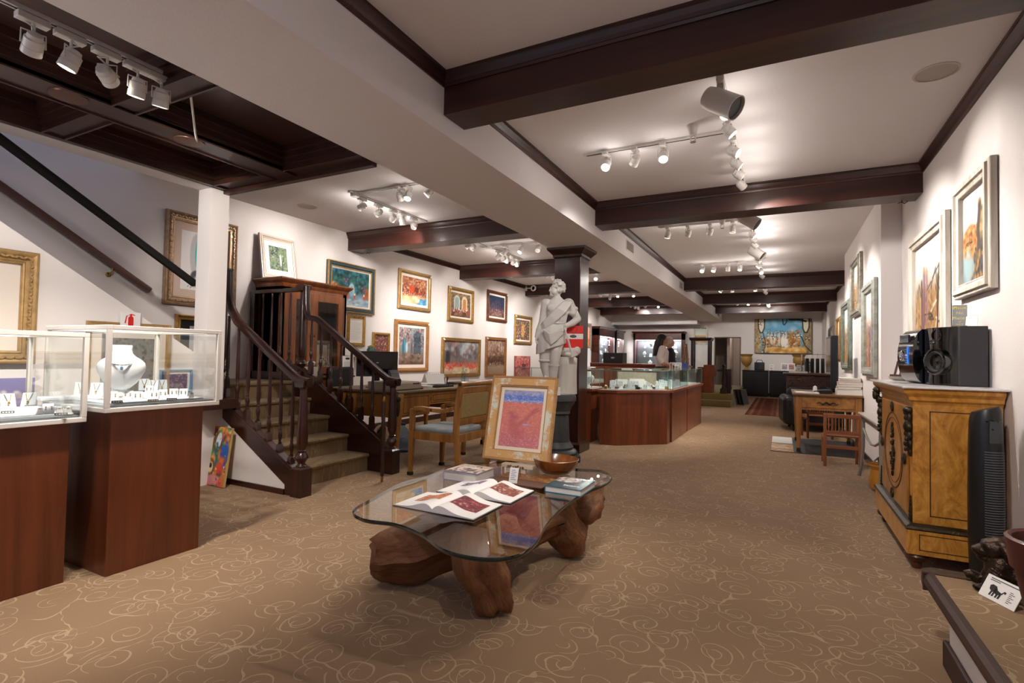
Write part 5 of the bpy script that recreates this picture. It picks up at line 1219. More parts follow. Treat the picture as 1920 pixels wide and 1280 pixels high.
# ================================================================ the writing desk and armchairs
HONEY = wood('7a4a1c', 'b07c3c', 'z', 10, .35, .25); HONEYX = wood('7a4a1c', 'b07c3c', 'y', 10, .35, .25)
def armchair(name, label, loc, rz, frame, seatm, backm, group=None):
    # local: faces +y, seat centre at origin
    t = thing(name, label, 'armchair', loc, rz, group)
    W2, D2 = .26, .27
    for sx_ in (-1, 1):
        b = MB(); r0, r1 = .026, .018
        x = sx_*W2
        b.taper([(x-r1, D2-r1, .03), (x+r1, D2-r1, .03), (x+r1, D2+r1, .03), (x-r1, D2+r1, .03)], [(x-r0, D2-r0-.01, .42), (x+r0, D2-r0-.01, .42), (x+r0, D2+r0-.01, .42), (x-r0, D2+r0-.01, .42)])
        b.box(x-.022, x+.022, D2-.034, D2+.012, .42, .63)
        lg = b.build('front_leg', frame, t, bevel=.004)
        MB().box(x-.022, x+.022, D2-.022, D2+.024, 0, .032).build('foot_cap', BRONZE, lg, bevel=.004)
        b = MB(); P = [(-.30, 0), (-.26, .25), (-.24, .45), (-.25, .65), (-.285, .88)]
        b.rings([[(x-.022, y-.024, z), (x+.022, y-.024, z), (x+.022, y+.024, z), (x-.022, y+.024, z)] for y, z in P]); b.build('back_leg', frame, t, bevel=.004)
        b = MB(); P = [(D2-.03, .635), (D2-.12, .645), (.05, .635), (-.10, .63), (-.22, .665)]
        b.rings([[(x-.022, y, z-.022), (x+.022, y, z-.022), (x+.020, y, z+.016), (x-.020, y, z+.016)] for y, z in P]); b.build('armrest', frame, t, bevel=.006)
        MB().at((x+sx_*.022, .03, .632), 0, 0, pi/2).lathe([(.010, -.002), (.010, .003), (.0, .005)], 12).build('arm_rosette', BRONZE, t)
    b = MB(); b.box(-W2, W2, D2-.035, D2, .345, .42).box(-W2, W2, -.26, -.225, .345, .42).box(-W2-.012, -W2+.02, -.24, D2-.01, .345, .42).box(W2-.02, W2+.012, -.24, D2-.01, .345, .42)
    b.build('seat_rail', frame, t, bevel=.004)
    b = MB(); b.box(-W2+.02, W2-.02, -.225, D2-.02, .405, .465); b.build('seat_cushion', seatm, t, bevel=.028, smooth=True, seg=4)
    yb = lambda z: -.242-.045*max(0, (z-.5)/.38)
    for z0, z1, n in ((.50, .565, 'back_rail'), (.80, .855, 'back_rail')):
        b = MB(); b.taper([(-W2+.015, yb(z0)-.018, z0), (W2-.015, yb(z0)-.018, z0), (W2-.015, yb(z0)+.018, z0), (-W2+.015, yb(z0)+.018, z0)], [(-W2+.015, yb(z1)-.018, z1), (W2-.015, yb(z1)-.018, z1), (W2-.015, yb(z1)+.018, z1), (-W2+.015, yb(z1)+.018, z1)]); b.build(n, frame, t, bevel=.003)
    b = MB(); z0, z1 = .565, .80
    b.taper([(-W2+.022, yb(z0)-.020, z0), (W2-.022, yb(z0)-.020, z0), (W2-.022, yb(z0)+.028, z0), (-W2+.022, yb(z0)+.028, z0)], [(-W2+.022, yb(z1)-.020, z1), (W2-.022, yb(z1)-.020, z1), (W2-.022, yb(z1)+.028, z1), (-W2+.022, yb(z1)+.028, z1)])
    b.build('back_panel', backm, t, bevel=.012, smooth=True)
    b = MB(); b.at((0, -.295, .885), 0, 0, pi/2).lathe([(.012, -W2-.035), (.026, -W2-.033), (.028, -W2), (.024, -W2+.03), (.024, W2-.03), (.028, W2), (.026, W2+.033), (.012, W2+.035)], 16); b.build('top_roll', frame, t, smooth=40)
    for s in (-1, 1): MB().at((s*(W2+.036), -.295, .885), 0, 0, pi/2).lathe([(.016, -.003), (.016, .003), (.0, .004)], 14).build('roll_rosette', BRONZE, t)
    return t
SATIN = mat('8f9a9c', .55, bump=.1, bscale=40, var=.12, vscale=14); STRAW = mat('a08a5c', .75, bump=.3, bscale=220, var=.12, vscale=40)
a1 = armchair('armchair', 'honey wood armchair with grey satin seat and straw-coloured back beside the desk', (-2.88, 4.30, 0), R(90), HONEY, SATIN, STRAW)
a2 = armchair('armchair', 'dark upholstered wooden armchair farther along the desk behind the easel painting', (-2.95, 5.36, 0), R(78), HONEY, mat('5a625e', .6), mat('22221f', .6))
t = thing('writing_desk', 'long honey-coloured writing desk with bronze mounts, by the staircase', 'desk', (-3.9, 5.05, 0))
B = lambda n, mb, m, p=t, **k: mb.build(n, m, p, world=True, **k)
x0, x1, y0, y1 = -4.40, -3.42, 4.16, 5.95
B('desk_top', MB().box(x0-.02, x1+.02, y0-.02, y1+.02, .745, .775), mat('6a5638', .4), bevel=.008)
B('apron', MB().box(x0+.03, x1-.02, y0+.03, y1-.03, .68, .745), HONEYX)
for k, (ya, yb_, zb_) in enumerate(((y0+.09, y0+.56, .50), (y0+.60, y1-.60, .60), (y1-.56, y1-.09, .50))):
    B('drawer_box', MB().box(x0+.05, x1-.03, ya-.02, yb_+.02, zb_, .745), HONEYX)
    dr = B('drawer', MB().box(x1-.032, x1-.018, ya, yb_, zb_+.02, .725), HONEY, bevel=.004)
    b = MB(); e = .006
    b.box(x1-.018, x1-.0165, ya+.02, yb_-.02, zb_+.04, zb_+.04+e).box(x1-.018, x1-.0165, ya+.02, yb_-.02, .70, .70+e).box(x1-.018, x1-.0165, ya+.02, ya+.02+e, zb_+.04, .70).box(x1-.018, x1-.0165, yb_-.02-e, yb_-.02, zb_+.04, .70)
    B('inlay', b, mat('3a2410', .5), dr)
B('end_panel', MB().box(x0+.06, x1-.08, y0+.02, y0+.035, .50, .74), HONEY, bevel=.004)
for x, y in ((x1-.03, y0+.03), (x1-.03, y1-.03), (x0+.03, y0+.03), (x0+.03, y1-.03)):
    sx_ = 1 if x > -4 else -1; sy_ = -1 if y < 5 else 1
    b = MB(); P = [(.0, 0, .020), (.004, .04, .018), (-.004, .2, .020), (-.006, .4, .028), (.012, .6, .042), (.012, .745, .045)]
    b.rings([[(x+sx_*o+a*r, y+sy_*o+c*r, z) for a, c in ((-1, -1), (1, -1), (1, 1), (-1, 1))] for o, z, r in P]); lg = B('leg', b, HONEY, bevel=.006)
    b = MB(); b.at((x+sx_*.048, y+sy_*.048, .62)).ball((0, 0, 0), .022, .022, .10, 10, 8).at((x+sx_*.05, y+sy_*.05, .70)).ball((0, 0, 0), .028, .028, .035, 10, 8)
    B('bronze_mount', b, BRONZE, lg, smooth=True); B('foot_cap', MB().at((x, y, 0)).sq([(.026, 0), (.024, .05), (.02, .06)]), BRONZE, lg)
# things on the desk
ZD = .7755
def on(px, py, z=ZD): return atz(px, py, z)
p = Vector((-4.02, 4.52, ZD)); t = thing('monitor', 'black flat computer monitor on the desk behind the stair rail', 'monitor', p, facing(p)+.1)
MB().box(-.225, .225, -.012, .012, .12, .40).build('screen_housing', mat('0c0c0e', .4), t, bevel=.004)
MB().box(-.215, .215, -.0135, -.0125, .14, .39).build('screen', GLOSSBLACK, t)
MB().box(-.03, .03, -.005, .03, .01, .14).build('stand_neck', BLACK, t); MB().lathe([(.11, 0), (.11, .008), (.03, .016)], 24, sx=1.1, sy=.8).build('stand_foot', BLACK, t, smooth=True)
MB().box(-.012, .012, -.0145, -.0135, .27, .278).build('maker_mark', mat('b8b8bc', .4), t)
pr_ = Vector((-3.66, 4.40, ZD)); t = thing('printer', 'beige grey receipt printer and cash drawer box at the near desk corner', 'printer', pr_, R(90))
MB().box(-.20, .20, -.17, .20, 0, .085).build('drawer_box', mat('a69c8c', .5), t, bevel=.006); MB().box(-.21, .21, -.185, -.165, .008, .075).build('drawer_front', mat('aa9f8e', .5), t, bevel=.006)
b = MB()
for k in range(6): b.box(.07+k*.018, .083+k*.018, -.187, -.1845, .056, .072)
b.build('label_strip', mat('2a2a2e', .4), t)
t = thing('card_terminal', 'grey keypad terminal standing tilted on the printer box', 'terminal', (-3.70, 4.44, ZD+.0855), R(75))
MB().taper([(-.055, -.04, 0), (.055, -.04, 0), (.055, .05, 0), (-.055, .05, 0)], [(-.055, .02, .115), (.055, .02, .115), (.055, .05, .115), (-.055, .05, .115)]).build('body', mat('5a5a5e', .5), t, bevel=.004)
b = MB(); al = atan2(.06, .115)
for i in range(6):
    for j in range(5):
        z = .015+j*.019; b.at((-.042+i*.0168, -.04+z*.06/.115-.0025, z), 0, -al).box(-.006, .006, -.002, .001, -.006, .006)
b.build('keys', mat('8a8a90', .5), t)
t = thing('stapler', 'red and grey stapler beside the keypad terminal', 'stapler', (-3.53, 4.62, ZD), R(60))
MB().box(-.06, .06, -.018, .018, 0, .014).build('base', mat('8a2428', .4), t, bevel=.003); MB().taper([(-.06, -.016, .02), (.055, -.016, .02), (.055, .016, .02), (-.06, .016, .02)], [(-.06, -.014, .05), (.05, -.014, .035), (.05, .014, .035), (-.06, .014, .05)]).build('arm', mat('a8a098', .4), t, bevel=.003)
t = thing('desk_organizer', 'black pen organizer with papers toward the middle of the desk', 'organizer', (-3.60, 5.10, ZD), R(85))
MB().box(-.16, .16, -.11, .11, 0, .02).build('tray', BLACK, t, bevel=.004); MB().box(-.1, .12, -.08, .08, .02, .028).build('dark_folder', mat('1c1a20', .5), t)
b = MB(); b.tube([(.09, -.05, .02), (.10, -.06, .12)], .004).tube([(.11, -.04, .02), (.125, -.05, .11)], .004).tube([(.10, -.03, .02), (.09, -.02, .11)], .004); b.build('pens', mat('5a1c24', .4), t)
for k, (x, y, w_, d_, lab) in enumerate(((-3.72, 4.86, .22, .30, 'loose stack of white papers on the desk beside the printer'), (-3.85, 5.22, .24, .32, 'spiral bound papers farther along the desk'), (-4.1, 4.9, .22, .3, 'white papers at the back of the desk'))):
    t = thing('paper_stack', lab, 'papers', (x, y, ZD), R(80)+k*.2)
    for j in range(3): MB().at((0, 0, 0), (j-1)*.12).box(-w_/2, w_/2, -d_/2, d_/2, j*.008, j*.008+.0075).build('sheet_pile', mat('e6e2de' if j != 1 else 'd0ccd0', .7), t)
t = thing('notebook_binder', 'white ring binder standing open on the desk', 'binder', (-3.98, 5.55, ZD), R(80))
MB().taper([(-.17, -.06, 0), (.17, -.06, 0), (.17, .06, 0), (-.17, .06, 0)], [(-.17, -.005, .13), (.17, -.005, .13), (.17, .005, .13), (-.17, .005, .13)]).build('cover', mat('e8e4e0', .6), t)
b = MB()
for k in range(8): b.rings([[(-.14+k*.04+.0015*cos(2*pi*j/5), .02*cos(2*pi*i/12), .13+.02*sin(2*pi*i/12)+.0015*sin(2*pi*j/5)) for j in range(5)] for i in range(12)], closed=True)
b.build('rings', CHROME, t)
for (px, py, c_, hh, lab) in ((-3.56, 5.66, (.85, .93, .97), .2, 'clear plastic water bottle on the desk in front of the crowd painting'), (-3.66, 5.74, (.75, .82, .80), .21, 'pale glass bottle standing just behind the water bottle on the desk')):
    p = Vector((px, py, ZD)); t = thing('bottle', lab, 'bottle', p)
    MB().lathe([(.026, 0), (.03, .005), (.03, hh*.55), (.026, hh*.62), (.03, hh*.68), (.012, hh*.88), (.012, hh*.93)], 16).build('bottle_body', glassmat(c_), t, smooth=True)
    MB().lathe([(.014, hh*.92), (.014, hh), (.0, hh)], 14).build('cap', mat('c8ccd4', .4), t)
t = thing('file_box', 'dark tufted upholstered box at the far end of the desk', 'box', (-3.75, 5.86, ZD), R(85)); MB().box(-.25, .2, -.06, .06, 0, .03).build('lid', mat('4a3c2c', .6), t, bevel=.01)
t = thing('office_chair', 'black cloth office chair tucked in behind the stair rail', 'office chair', (-4.64, 4.74, 0), R(-90))
MB().box(-.2, .2, -.19, .19, .42, .50).build('seat', mat('0e0e10', .8), t, bevel=.03, seg=3); b = MB(); b.box(-.21, .21, -.19, -.13, .52, .98); b.build('backrest', mat('0e0e10', .8), t, bevel=.05, seg=4)
MB().box(-.03, .03, -.19, -.15, .4, .6).build('back_bracket', BLACK, t); MB().lathe([(.03, .08), (.03, .42)], 14).build('gas_lift', BLACK, t)
for k in range(5):
    a = k*2*pi/5; lg = MB().tube([(0, 0, .1), (.19*cos(a), .19*sin(a), .075)], .018, 8).build('base_arm', BLACK, t); MB().at((.19*cos(a), .19*sin(a), .03)).ball((0, 0, 0), .03, .018, .03, 10, 6).build('caster', BLACK, lg, smooth=True)
t = thing('pedestal_fan', 'small black desk fan with chrome grille on the floor under the desk', 'fan', (-4.05, 4.62, 0), R(70))
MB().lathe([(.10, 0), (.10, .015), (.03, .03)], 20).build('base', BLACK, t, smooth=True); MB().tube([(0, 0, .03), (0, .02, .20)], .012).build('stem', BLACK, t)
b = MB()
for rr in (.03, .06, .09, .115): b.rings([[((rr+.002*cos(2*pi*j/5))*cos(2*pi*i/22), -.03, .26+(rr+.002*cos(2*pi*j/5))*sin(2*pi*i/22)) for j in range(5)] for i in range(22)], closed=True) if rr > .1 else b.at((0, -.03, .26), 0, pi/2).lathe([(rr-.002, -.002), (rr+.002, -.002), (rr+.002, .002), (rr-.002, .002)], 22)
b.at()
for k in range(14): a = 2*pi*k/14; b.tube([(.02*cos(a), -.032, .26+.02*sin(a)), (.115*cos(a), -.03, .26+.115*sin(a))], .0015, 4)
b.build('grille', CHROME, t); MB().at((0, 0, .26), 0, pi/2).lathe([(.05, -.03), (.06, .0), (.04, .05), (0, .06)], 16).build('motor', BLACK, t, smooth=True)
b = MB()
for k in range(4): a = k*pi/2; b.at((0, -.012, .26)).add([(.015*cos(a), 0, .015*sin(a)), (.09*cos(a-.4), .006, .09*sin(a-.4)), (.1*cos(a), .0, .1*sin(a)), (.09*cos(a+.3), -.006, .09*sin(a+.3))], [(0, 1, 2, 3)])
b.build('blades', mat('3a3a3e', .4), t)
t = thing('water_jug', 'blue translucent water jug on the floor under the desk', 'jug', (-3.98, 4.95, 0)); MB().lathe([(.09, 0), (.1, .02), (.1, .2), (.05, .27), (.025, .29), (.025, .32)], 18).build('jug_body', glassmat((.55, .72, .95)), t, smooth=True); MB().lathe([(.03, .31), (.03, .335), (0, .336)], 14).build('cap', mat('2a6ac0', .4), t)
p = atx(692, 652, XL+.05); t = thing('wall_shelf', 'narrow white wall shelf above the desk', 'shelf', (XL, 6.0, 1.10)); MB().box(.002, .16, -.6, .5, 0, .02).build('board', WHITEP, t, bevel=.003)
for y in (-.4, .3): MB().box(.002, .12, y-.01, y+.01, -.08, 0).build('bracket', WHITEP, t)
p = Vector((-5.40, 5.93, 1.1205)); t = thing('small_jar', 'small dark teal lidded jar on the wall shelf behind the monitor', 'jar', p)
MB().lathe([(.04, 0), (.06, .03), (.062, .09), (.045, .12)], 18).build('jar_body', mat('2a5450', .3), t, smooth=True); MB().lathe([(.048, .12), (.05, .135), (.02, .15), (0, .152)], 18).build('lid', mat('8a7a3c', .4), t, smooth=True)
# ================================================================ marble statue on its pedestal
def remesh(o, vox, it=4, fac=.5):
    r = o.modifiers.new('fuse', 'REMESH'); r.mode = 'VOXEL'; r.voxel_size = vox; r.use_smooth_shade = True
    s = o.modifiers.new('soften', 'SMOOTH'); s.iterations = it; s.factor = fac
    return o
MARBLE = mat('d9d6d2', .5, bump=.05, bscale=50, var=.05, vscale=9)
SC = Vector((-2.25, 5.45, .74)); KS = .000935
def sp(x, y, d=0): return ((x-380)*KS, -d, (1395-y)*KS)        # local: x to the viewer's right, -y towards the viewer
SRZ = atan2(.458, .889)
t = thing('pedestal', 'dark green-grey fluted column pedestal under the marble statue', 'pedestal', (SC.x, SC.y, 0), SRZ)
PED = mat('35393a', .45, bump=.25, bscale=40, var=.3, vscale=12)
MB().prism([(.30*cos(k*pi/4+pi/8), .30*sin(k*pi/4+pi/8)) for k in range(8)], 0, .075).build('plinth', PED, t, bevel=.006)
MB().lathe([(.24, .075), (.255, .10), (.24, .125), (.205, .14), (.21, .16), (.185, .19), (.172, .22)], 40).build('torus_base', PED, t, smooth=40)
b = MB(); n = 80
b.rings([[(r*(1-.035*abs(cos(10*2*pi*i/n)))*cos(2*pi*i/n), r*(1-.035*abs(cos(10*2*pi*i/n)))*sin(2*pi*i/n), z) for i in range(n)] for r, z in ((.168, .21), (.160, .36), (.152, .52))]); b.build('fluted_shaft', PED, t, smooth=30)
MB().lathe([(.152, .515), (.17, .53), (.165, .555), (.178, .575), (.185, .60), (.215, .64), (.222, .665), (.235, .67), (.235, .70), (.225, .735), (.2, .739)], 40).build('capital', PED, t, smooth=40)
t = thing('marble_statue', 'white marble statue of a youth in a draped tunic leaning on a stump', 'statue', SC, SRZ)
def limb(b, pts, rad, n=20):
    b.tube(pts, rad, n)
    for p, r in ((pts[0], rad[0]), (pts[-1], rad[-1])): b.ball(p, r*.98, n=n, m=8)
def hand(b, wrist, dirv, side, L_=.085, curl=.5, thumbside=1):
    # palm + five bent fingers; dirv: direction of the fingers, side: across the palm
    d = Vector(dirv).normalized(); s = (Vector(side)-d*Vector(side).dot(d)).normalized(); nrm = d.cross(s)
    w = Vector(wrist); k = L_/.17
    b.tube([w, w+d*.045*k, w+d*.085*k], [.024*k, .034*k, .032*k], 10, .6)
    for j, (off, ln) in enumerate(((-.030, .062), (-.010, .074), (.010, .070), (.028, .055))):
        a = w+d*.085*k+s*off*k; c1 = a+d*ln*.45*k+nrm*curl*.012*k; c2 = c1+d*ln*.35*k+nrm*curl*.03*k; c3 = c2+d*ln*.2*k+nrm*curl*.035*k
        b.tube([a-d*.01*k, c1, c2, c3], [.0115*k, .0105*k, .0095*k, .008*k], 8)
    a = w+d*.03*k-s*.03*k*thumbside; b.tube([a, a+d*.03*k-s*.022*k*thumbside, a+d*.058*k-s*.024*k*thumbside+nrm*.012*k], [.014*k, .012*k, .009*k], 8)
b = MB()
# torso
def oval(b, secs, n=40):   # (x, depth, z, rx, ry)
    b.rings([[(x+rx*cos(2*pi*i/n), y+ry*sin(2*pi*i/n), z) for i in range(n)] for x, y, z, rx, ry in secs])
S_ = lambda zx, zy: ((zx-380)*KS, (1395-zy)*KS)
secs = []
for zx, zy, rx, ry, d in ((345, 830, .118, .085, 0), (338, 720, .132, .098, 0), (335, 640, .130, .098, 0), (362, 560, .110, .088, 0), (380, 480, .118, .09, .005), (384, 400, .132, .098, .01), (386, 340, .135, .092, .005), (388, 295, .118, .075, 0), (385, 262, .07, .055, 0), (380, 235, .046, .046, 0)):
    x, z = S_(zx, zy); secs.append((x, -d, z, rx, ry))
oval(b, secs)
b.ball(sp(320, 375, .068), .06, .032, .05, 26, 18).ball(sp(430, 370, .068), .06, .032, .05, 26, 18)
b.ball(sp(258, 318), .062, .055, .06, 24, 16).ball(sp(520, 312), .065, .058, .062, 24, 16)
limb(b, [sp(248, 320), sp(228, 430, -.005), sp(205, 545, .0), sp(170, 640, .03), sp(145, 715, .045)], [.052, .047, .038, .036, .026])
hand(b, sp(148, 710, .045), (-.25, -.12, -1), (.3, 1, 0), .10, .7, 1)
limb(b, [sp(530, 315), sp(580, 400, -.02), sp(640, 490, -.035)], [.055, .05, .040])
limb(b, [sp(640, 490, -.035), sp(570, 545, .03), sp(490, 585, .085)], [.040, .038, .027])
hand(b, sp(485, 588, .085), (-.55, -.1, -.8), (.6, -.5, -.4), .10, .9, -1)
# neck and legs
limb(b, [sp(382, 262), sp(372, 200, .0)], [.046, .040])
limb(b, [sp(280, 720), sp(245, 880, .03), sp(235, 985, .04)], [.080, .066, .052]); limb(b, [sp(235, 985, .04), sp(245, 1070, .02), sp(265, 1200, .015)], [.052, .050, .030])
limb(b, [sp(385, 760), sp(365, 900, .05), sp(358, 1020, .055)], [.085, .068, .054]); limb(b, [sp(358, 1020, .055), sp(352, 1120, .03), sp(350, 1290, .02)], [.053, .052, .032])
for x, y in ((235, 985), (358, 1030)): b.ball(sp(x, y, .06), .04, .03, .035)
b.at(sp(262, 1225, .05), 0).tube([(0, .03, .012), (-.005, -.03, .0), (-.012, -.10, -.018)], [.032, .034, .022], 10).at()
b.tube([sp(265, 1190, .015), sp(264, 1240, .03)], [.030, .034], 10); b.tube([sp(262, 1240, .03), sp(258, 1258, .12)], [.034, .022], 10)
b.tube([sp(350, 1290, .02), sp(350, 1330, .03)], [.032, .036], 10); b.tube([sp(350, 1340, .03), sp(345, 1355, .14)], [.036, .022], 10)
for (x, y) in ((238, 1000), (356, 1052)):   # boot cuffs
    for k in range(2): b.rings([[((x-380)*KS+(.057+.006*cos(2*pi*j/6))*cos(2*pi*i/18), -.04+(.057+.006*cos(2*pi*j/6))*sin(2*pi*i/18), (1395-y-k*9)*KS+.006*sin(2*pi*j/6)) for j in range(6)] for i in range(18)], closed=True)
# draped skirt with folds
n = 60; loops = []
for f, (zx, zy, rx, ry) in enumerate(((372, 545, .118, .098), (350, 590, .134, .112), (330, 660, .150, .125), (320, 740, .160, .135), (318, 800, .166, .14), (318, 850, .168, .142))):
    lp = []
    for i in range(n):
        a = 2*pi*i/n; k = 1+.035*f/5*sin(7*a+f*.25)+.02*f/5*sin(13*a)
        dz = 0
        if f >= 3: dz = (.055*cos(a)+.035*sin(-a)*0)*(f-2)/3      # the hem climbs towards the viewer's right
        x, z = S_(zx, zy); lp.append((x+rx*k*cos(a), ry*k*sin(a), z+dz-.02*(f-2)/3*(cos(a) < -.5) if f >= 3 else z))
    loops.append(lp)
b.rings(loops)
# deep swag across the skirt and the sash from shoulder to hip
for k in range(6):
    o = k*20
    b.tube([sp(215+o*.3, 640+o*1.1, .118), sp(285+o*.25, 690+o*1.15, .158), sp(370, 665+o*.9, .152), sp(440+o*.1, 600+o*.8, .112)], [.010, .013, .013, .009], 8)
for k in range(7):
    o = (k-3)*17
    b.tube([sp(512+o*.5, 262+abs(o)*.2, .01), sp(505+o*.9, 300, .072), sp(425+o*.9, 400+o*.4, .118), sp(325+o*.6, 500+o*.6, .112), sp(230+o*.2, 575+o*.6, .085), sp(185, 610+o*.35, .03)], [.010, .012, .013, .013, .012, .010], 8)
for k in range(5): b.tube([sp(440+k*16, 330, .085-k*.008), sp(430+k*17, 430, .10-k*.01), sp(415+k*16, 545, .085-k*.008)], [.010, .012, .010], 8)
for k in range(4): b.tube([sp(545+k*14, 310+k*20, .04), sp(560+k*12, 380+k*10, .035), sp(545+k*10, 440+k*8, .03)], [.014, .022, .014], 8)
b.ball(sp(600, 372, .0), .035, .04, .03).ball(sp(565, 430, .02), .045, .045, .03).ball(sp(585, 400, -.02), .045, .05, .045)
b.tube([sp(280, 555, .085), sp(380, 558, .115), sp(460, 548, .075)], .008, 8)      # belt cord
# head, turned to the viewer's left
hx, hy = 372, 140
b.ball(sp(385, 125, .0), .066, .066, .082, 20, 14); b.ball(sp(345, 165, .02), .052, .050, .062, 18, 12)
b.tube([sp(302, 120, .035), sp(296, 150, .038), sp(288, 170, .038)], [.009, .011, .013], 8); b.ball(sp(292, 170, .036), .011, .014, .009)
b.ball(sp(312, 215, .03), .022, .024, .018).ball(sp(303, 193, .035), .012, .020, .007).ball(sp(304, 203, .034), .012, .018, .007)
b.tube([sp(306, 117, .05), sp(325, 110, .062), sp(350, 115, .062)], .009, 8); b.ball(sp(318, 135, .055), .012, .010, .009); b.ball(sp(340, 180, .055), .03, .02, .03)
b.ball(sp(392, 160, .06), .012, .008, .02)
remesh(b.build('figure', MARBLE, t), .0045, 4)
b = MB(); r_ = np.random.RandomState(5)
for k in range(130):
    a = r_.uniform(0, 2*pi); v = r_.uniform(-.5, 1); rr = math.sqrt(max(0, 1-v*v))
    x, y, z = .074*rr*cos(a), .074*rr*sin(a), .088*v
    if x < -.030 and v < .55 and y < .045: continue
    if v < -.2 and x < .02 and y < 0: continue
    c = sp(390, 122); s_ = r_.uniform(.014, .021); b.ball((c[0]+x, c[1]+y, c[2]+z), s_, s_, s_*.8, 8, 6)
remesh(b.build('hair', MARBLE, t), .005, 1)
b = MB(); n = 36; loops = []
for z, r in ((.0, .118), (.08, .112), (.2, .108), (.32, .110), (.40, .112), (.415, .09)):
    loops.append([((520-380)*KS+r*(1+.03*sin(5*2*pi*i/n+z*9)+.02*sin(11*2*pi*i/n))*cos(2*pi*i/n), .045+r*(1+.03*sin(5*2*pi*i/n+z*9)+.02*sin(11*2*pi*i/n))*sin(2*pi*i/n), z) for i in range(n)])
b.rings(loops); b.build('tree_stump', mat('d4d0c8', .6, bump=.5, bscale=30), t, smooth=60)
b = MB(); b.rings([[(-.02+.20*cos(2*pi*i/40), .0+.16*sin(2*pi*i/40), z) for i in range(40)] for z in (.0, .022)]); b.build('base_slab', MARBLE, t)
b = MB()
for x, y, d, rx, ry, rz in ((545, 870, -.06, .11, .06, .045), (620, 880, -.05, .06, .06, .045), (470, 880, -.05, .06, .05, .05), (550, 925, -.05, .10, .06, .03), (635, 850, -.05, .045, .05, .035)): b.ball(sp(x, y, d), rx, ry, rz, 14, 10)
remesh(b.build('drapery', MARBLE, t), .008, 3)
b = MB(); b.tube([sp(470, 625, .125), sp(510, 760, .135), sp(548, 895, .125)], [.010, .011, .013], 10); b.build('axe_handle', MARBLE, t, smooth=True)
b = MB(); b.taper([sp(540, 890, .14), sp(585, 880, .14), sp(590, 880, .11), sp(540, 890, .11)], [sp(550, 960, .14), sp(630, 925, .135), sp(630, 925, .115), sp(550, 960, .11)]); b.build('axe_head', MARBLE, t, bevel=.004)
# red carrier bag standing on the drapery
pb = Vector(((590-380)*KS, .055, (1395-842)*KS)); Mb = Matrix.Translation(SC) @ Matrix.Rotation(SRZ, 4, 'Z') @ Matrix.Translation(pb)
t = thingM('shopping_bag', 'red paper shopping bag with white band hanging behind the statue arm', 'bag', Mb)
w, h, d = .215, .25, .08
RED = mat('e02a1e', .45)
b = MB(); b.rings([[(-w/2+.0, -d/2, 0), (w/2, -d/2, 0), (w/2, d/2, 0), (-w/2, d/2, 0)], [(-w/2, -d/2, .1), (w/2, -d/2, .1), (w/2-.006, d/2-.01, .1), (-w/2+.006, d/2-.01, .1)], [(-w/2, -d/2+.004, h), (w/2, -d/2+.004, h), (w/2, d/2-.012, h), (-w/2, d/2-.012, h)]]); b.build('bag_body', RED, t)
b = MB(); b.add([(-w/2-.0005, -d/2-.0005, .10), (w/2+.0005, -d/2-.0005, .10), (w/2+.0005, -d/2+.0008, .16), (-w/2-.0005, -d/2+.0008, .16)], [(0, 1, 2, 3)]); b.add([(w/2+.0006, -d/2, .10), (w/2+.0006, d/2-.012, .10), (w/2+.0006, d/2-.012, .16), (w/2+.0006, -d/2, .16)], [(0, 1, 2, 3)]); b.build('white_band', mat('f2ecea', .5), t)
b = MB(); b.at((-.005, -d/2-.0012, .13), 0, pi/2).lathe([(.038, -.0004), (.038, .0006)], 28, sy=.42); b.build('logo_oval', mat('1a1a1e', .4), t)
b = MB()
for k in range(5): b.box(-.031+k*.011, -.023+k*.011, -d/2-.0022, -d/2-.0016, .126, .136)
b.build('logo_mark', mat('8a8a8c', .4), t)
for y in (-d/2+.0, d/2-.012): MB().tube([(-.04, y, h-.005), (-.03, y-.006, h-.06), (-.0, y-.010, h-.10), (.03, y-.006, h-.06), (.04, y, h-.005)], .0022, 6).build('cord_handle', mat('8a1a14', .6), t)
p = (aty(1034, 710, 5.22)); t = thingM('name_card', 'white printed card propped at the statue feet', 'card', basis((p.x, 5.22, .785), (1, .25, 0), (0, .12, 1)))
MB().box(-.10, .10, -.045, .045, -.001, .001).build('card', PAPER, t); b = MB()
for k in range(2): b.box(-.07, .07 if k else .04, .012-k*.016, .018-k*.016, .0011, .0016)
b.build('text_lines', mat('8a88b0', .6), t)
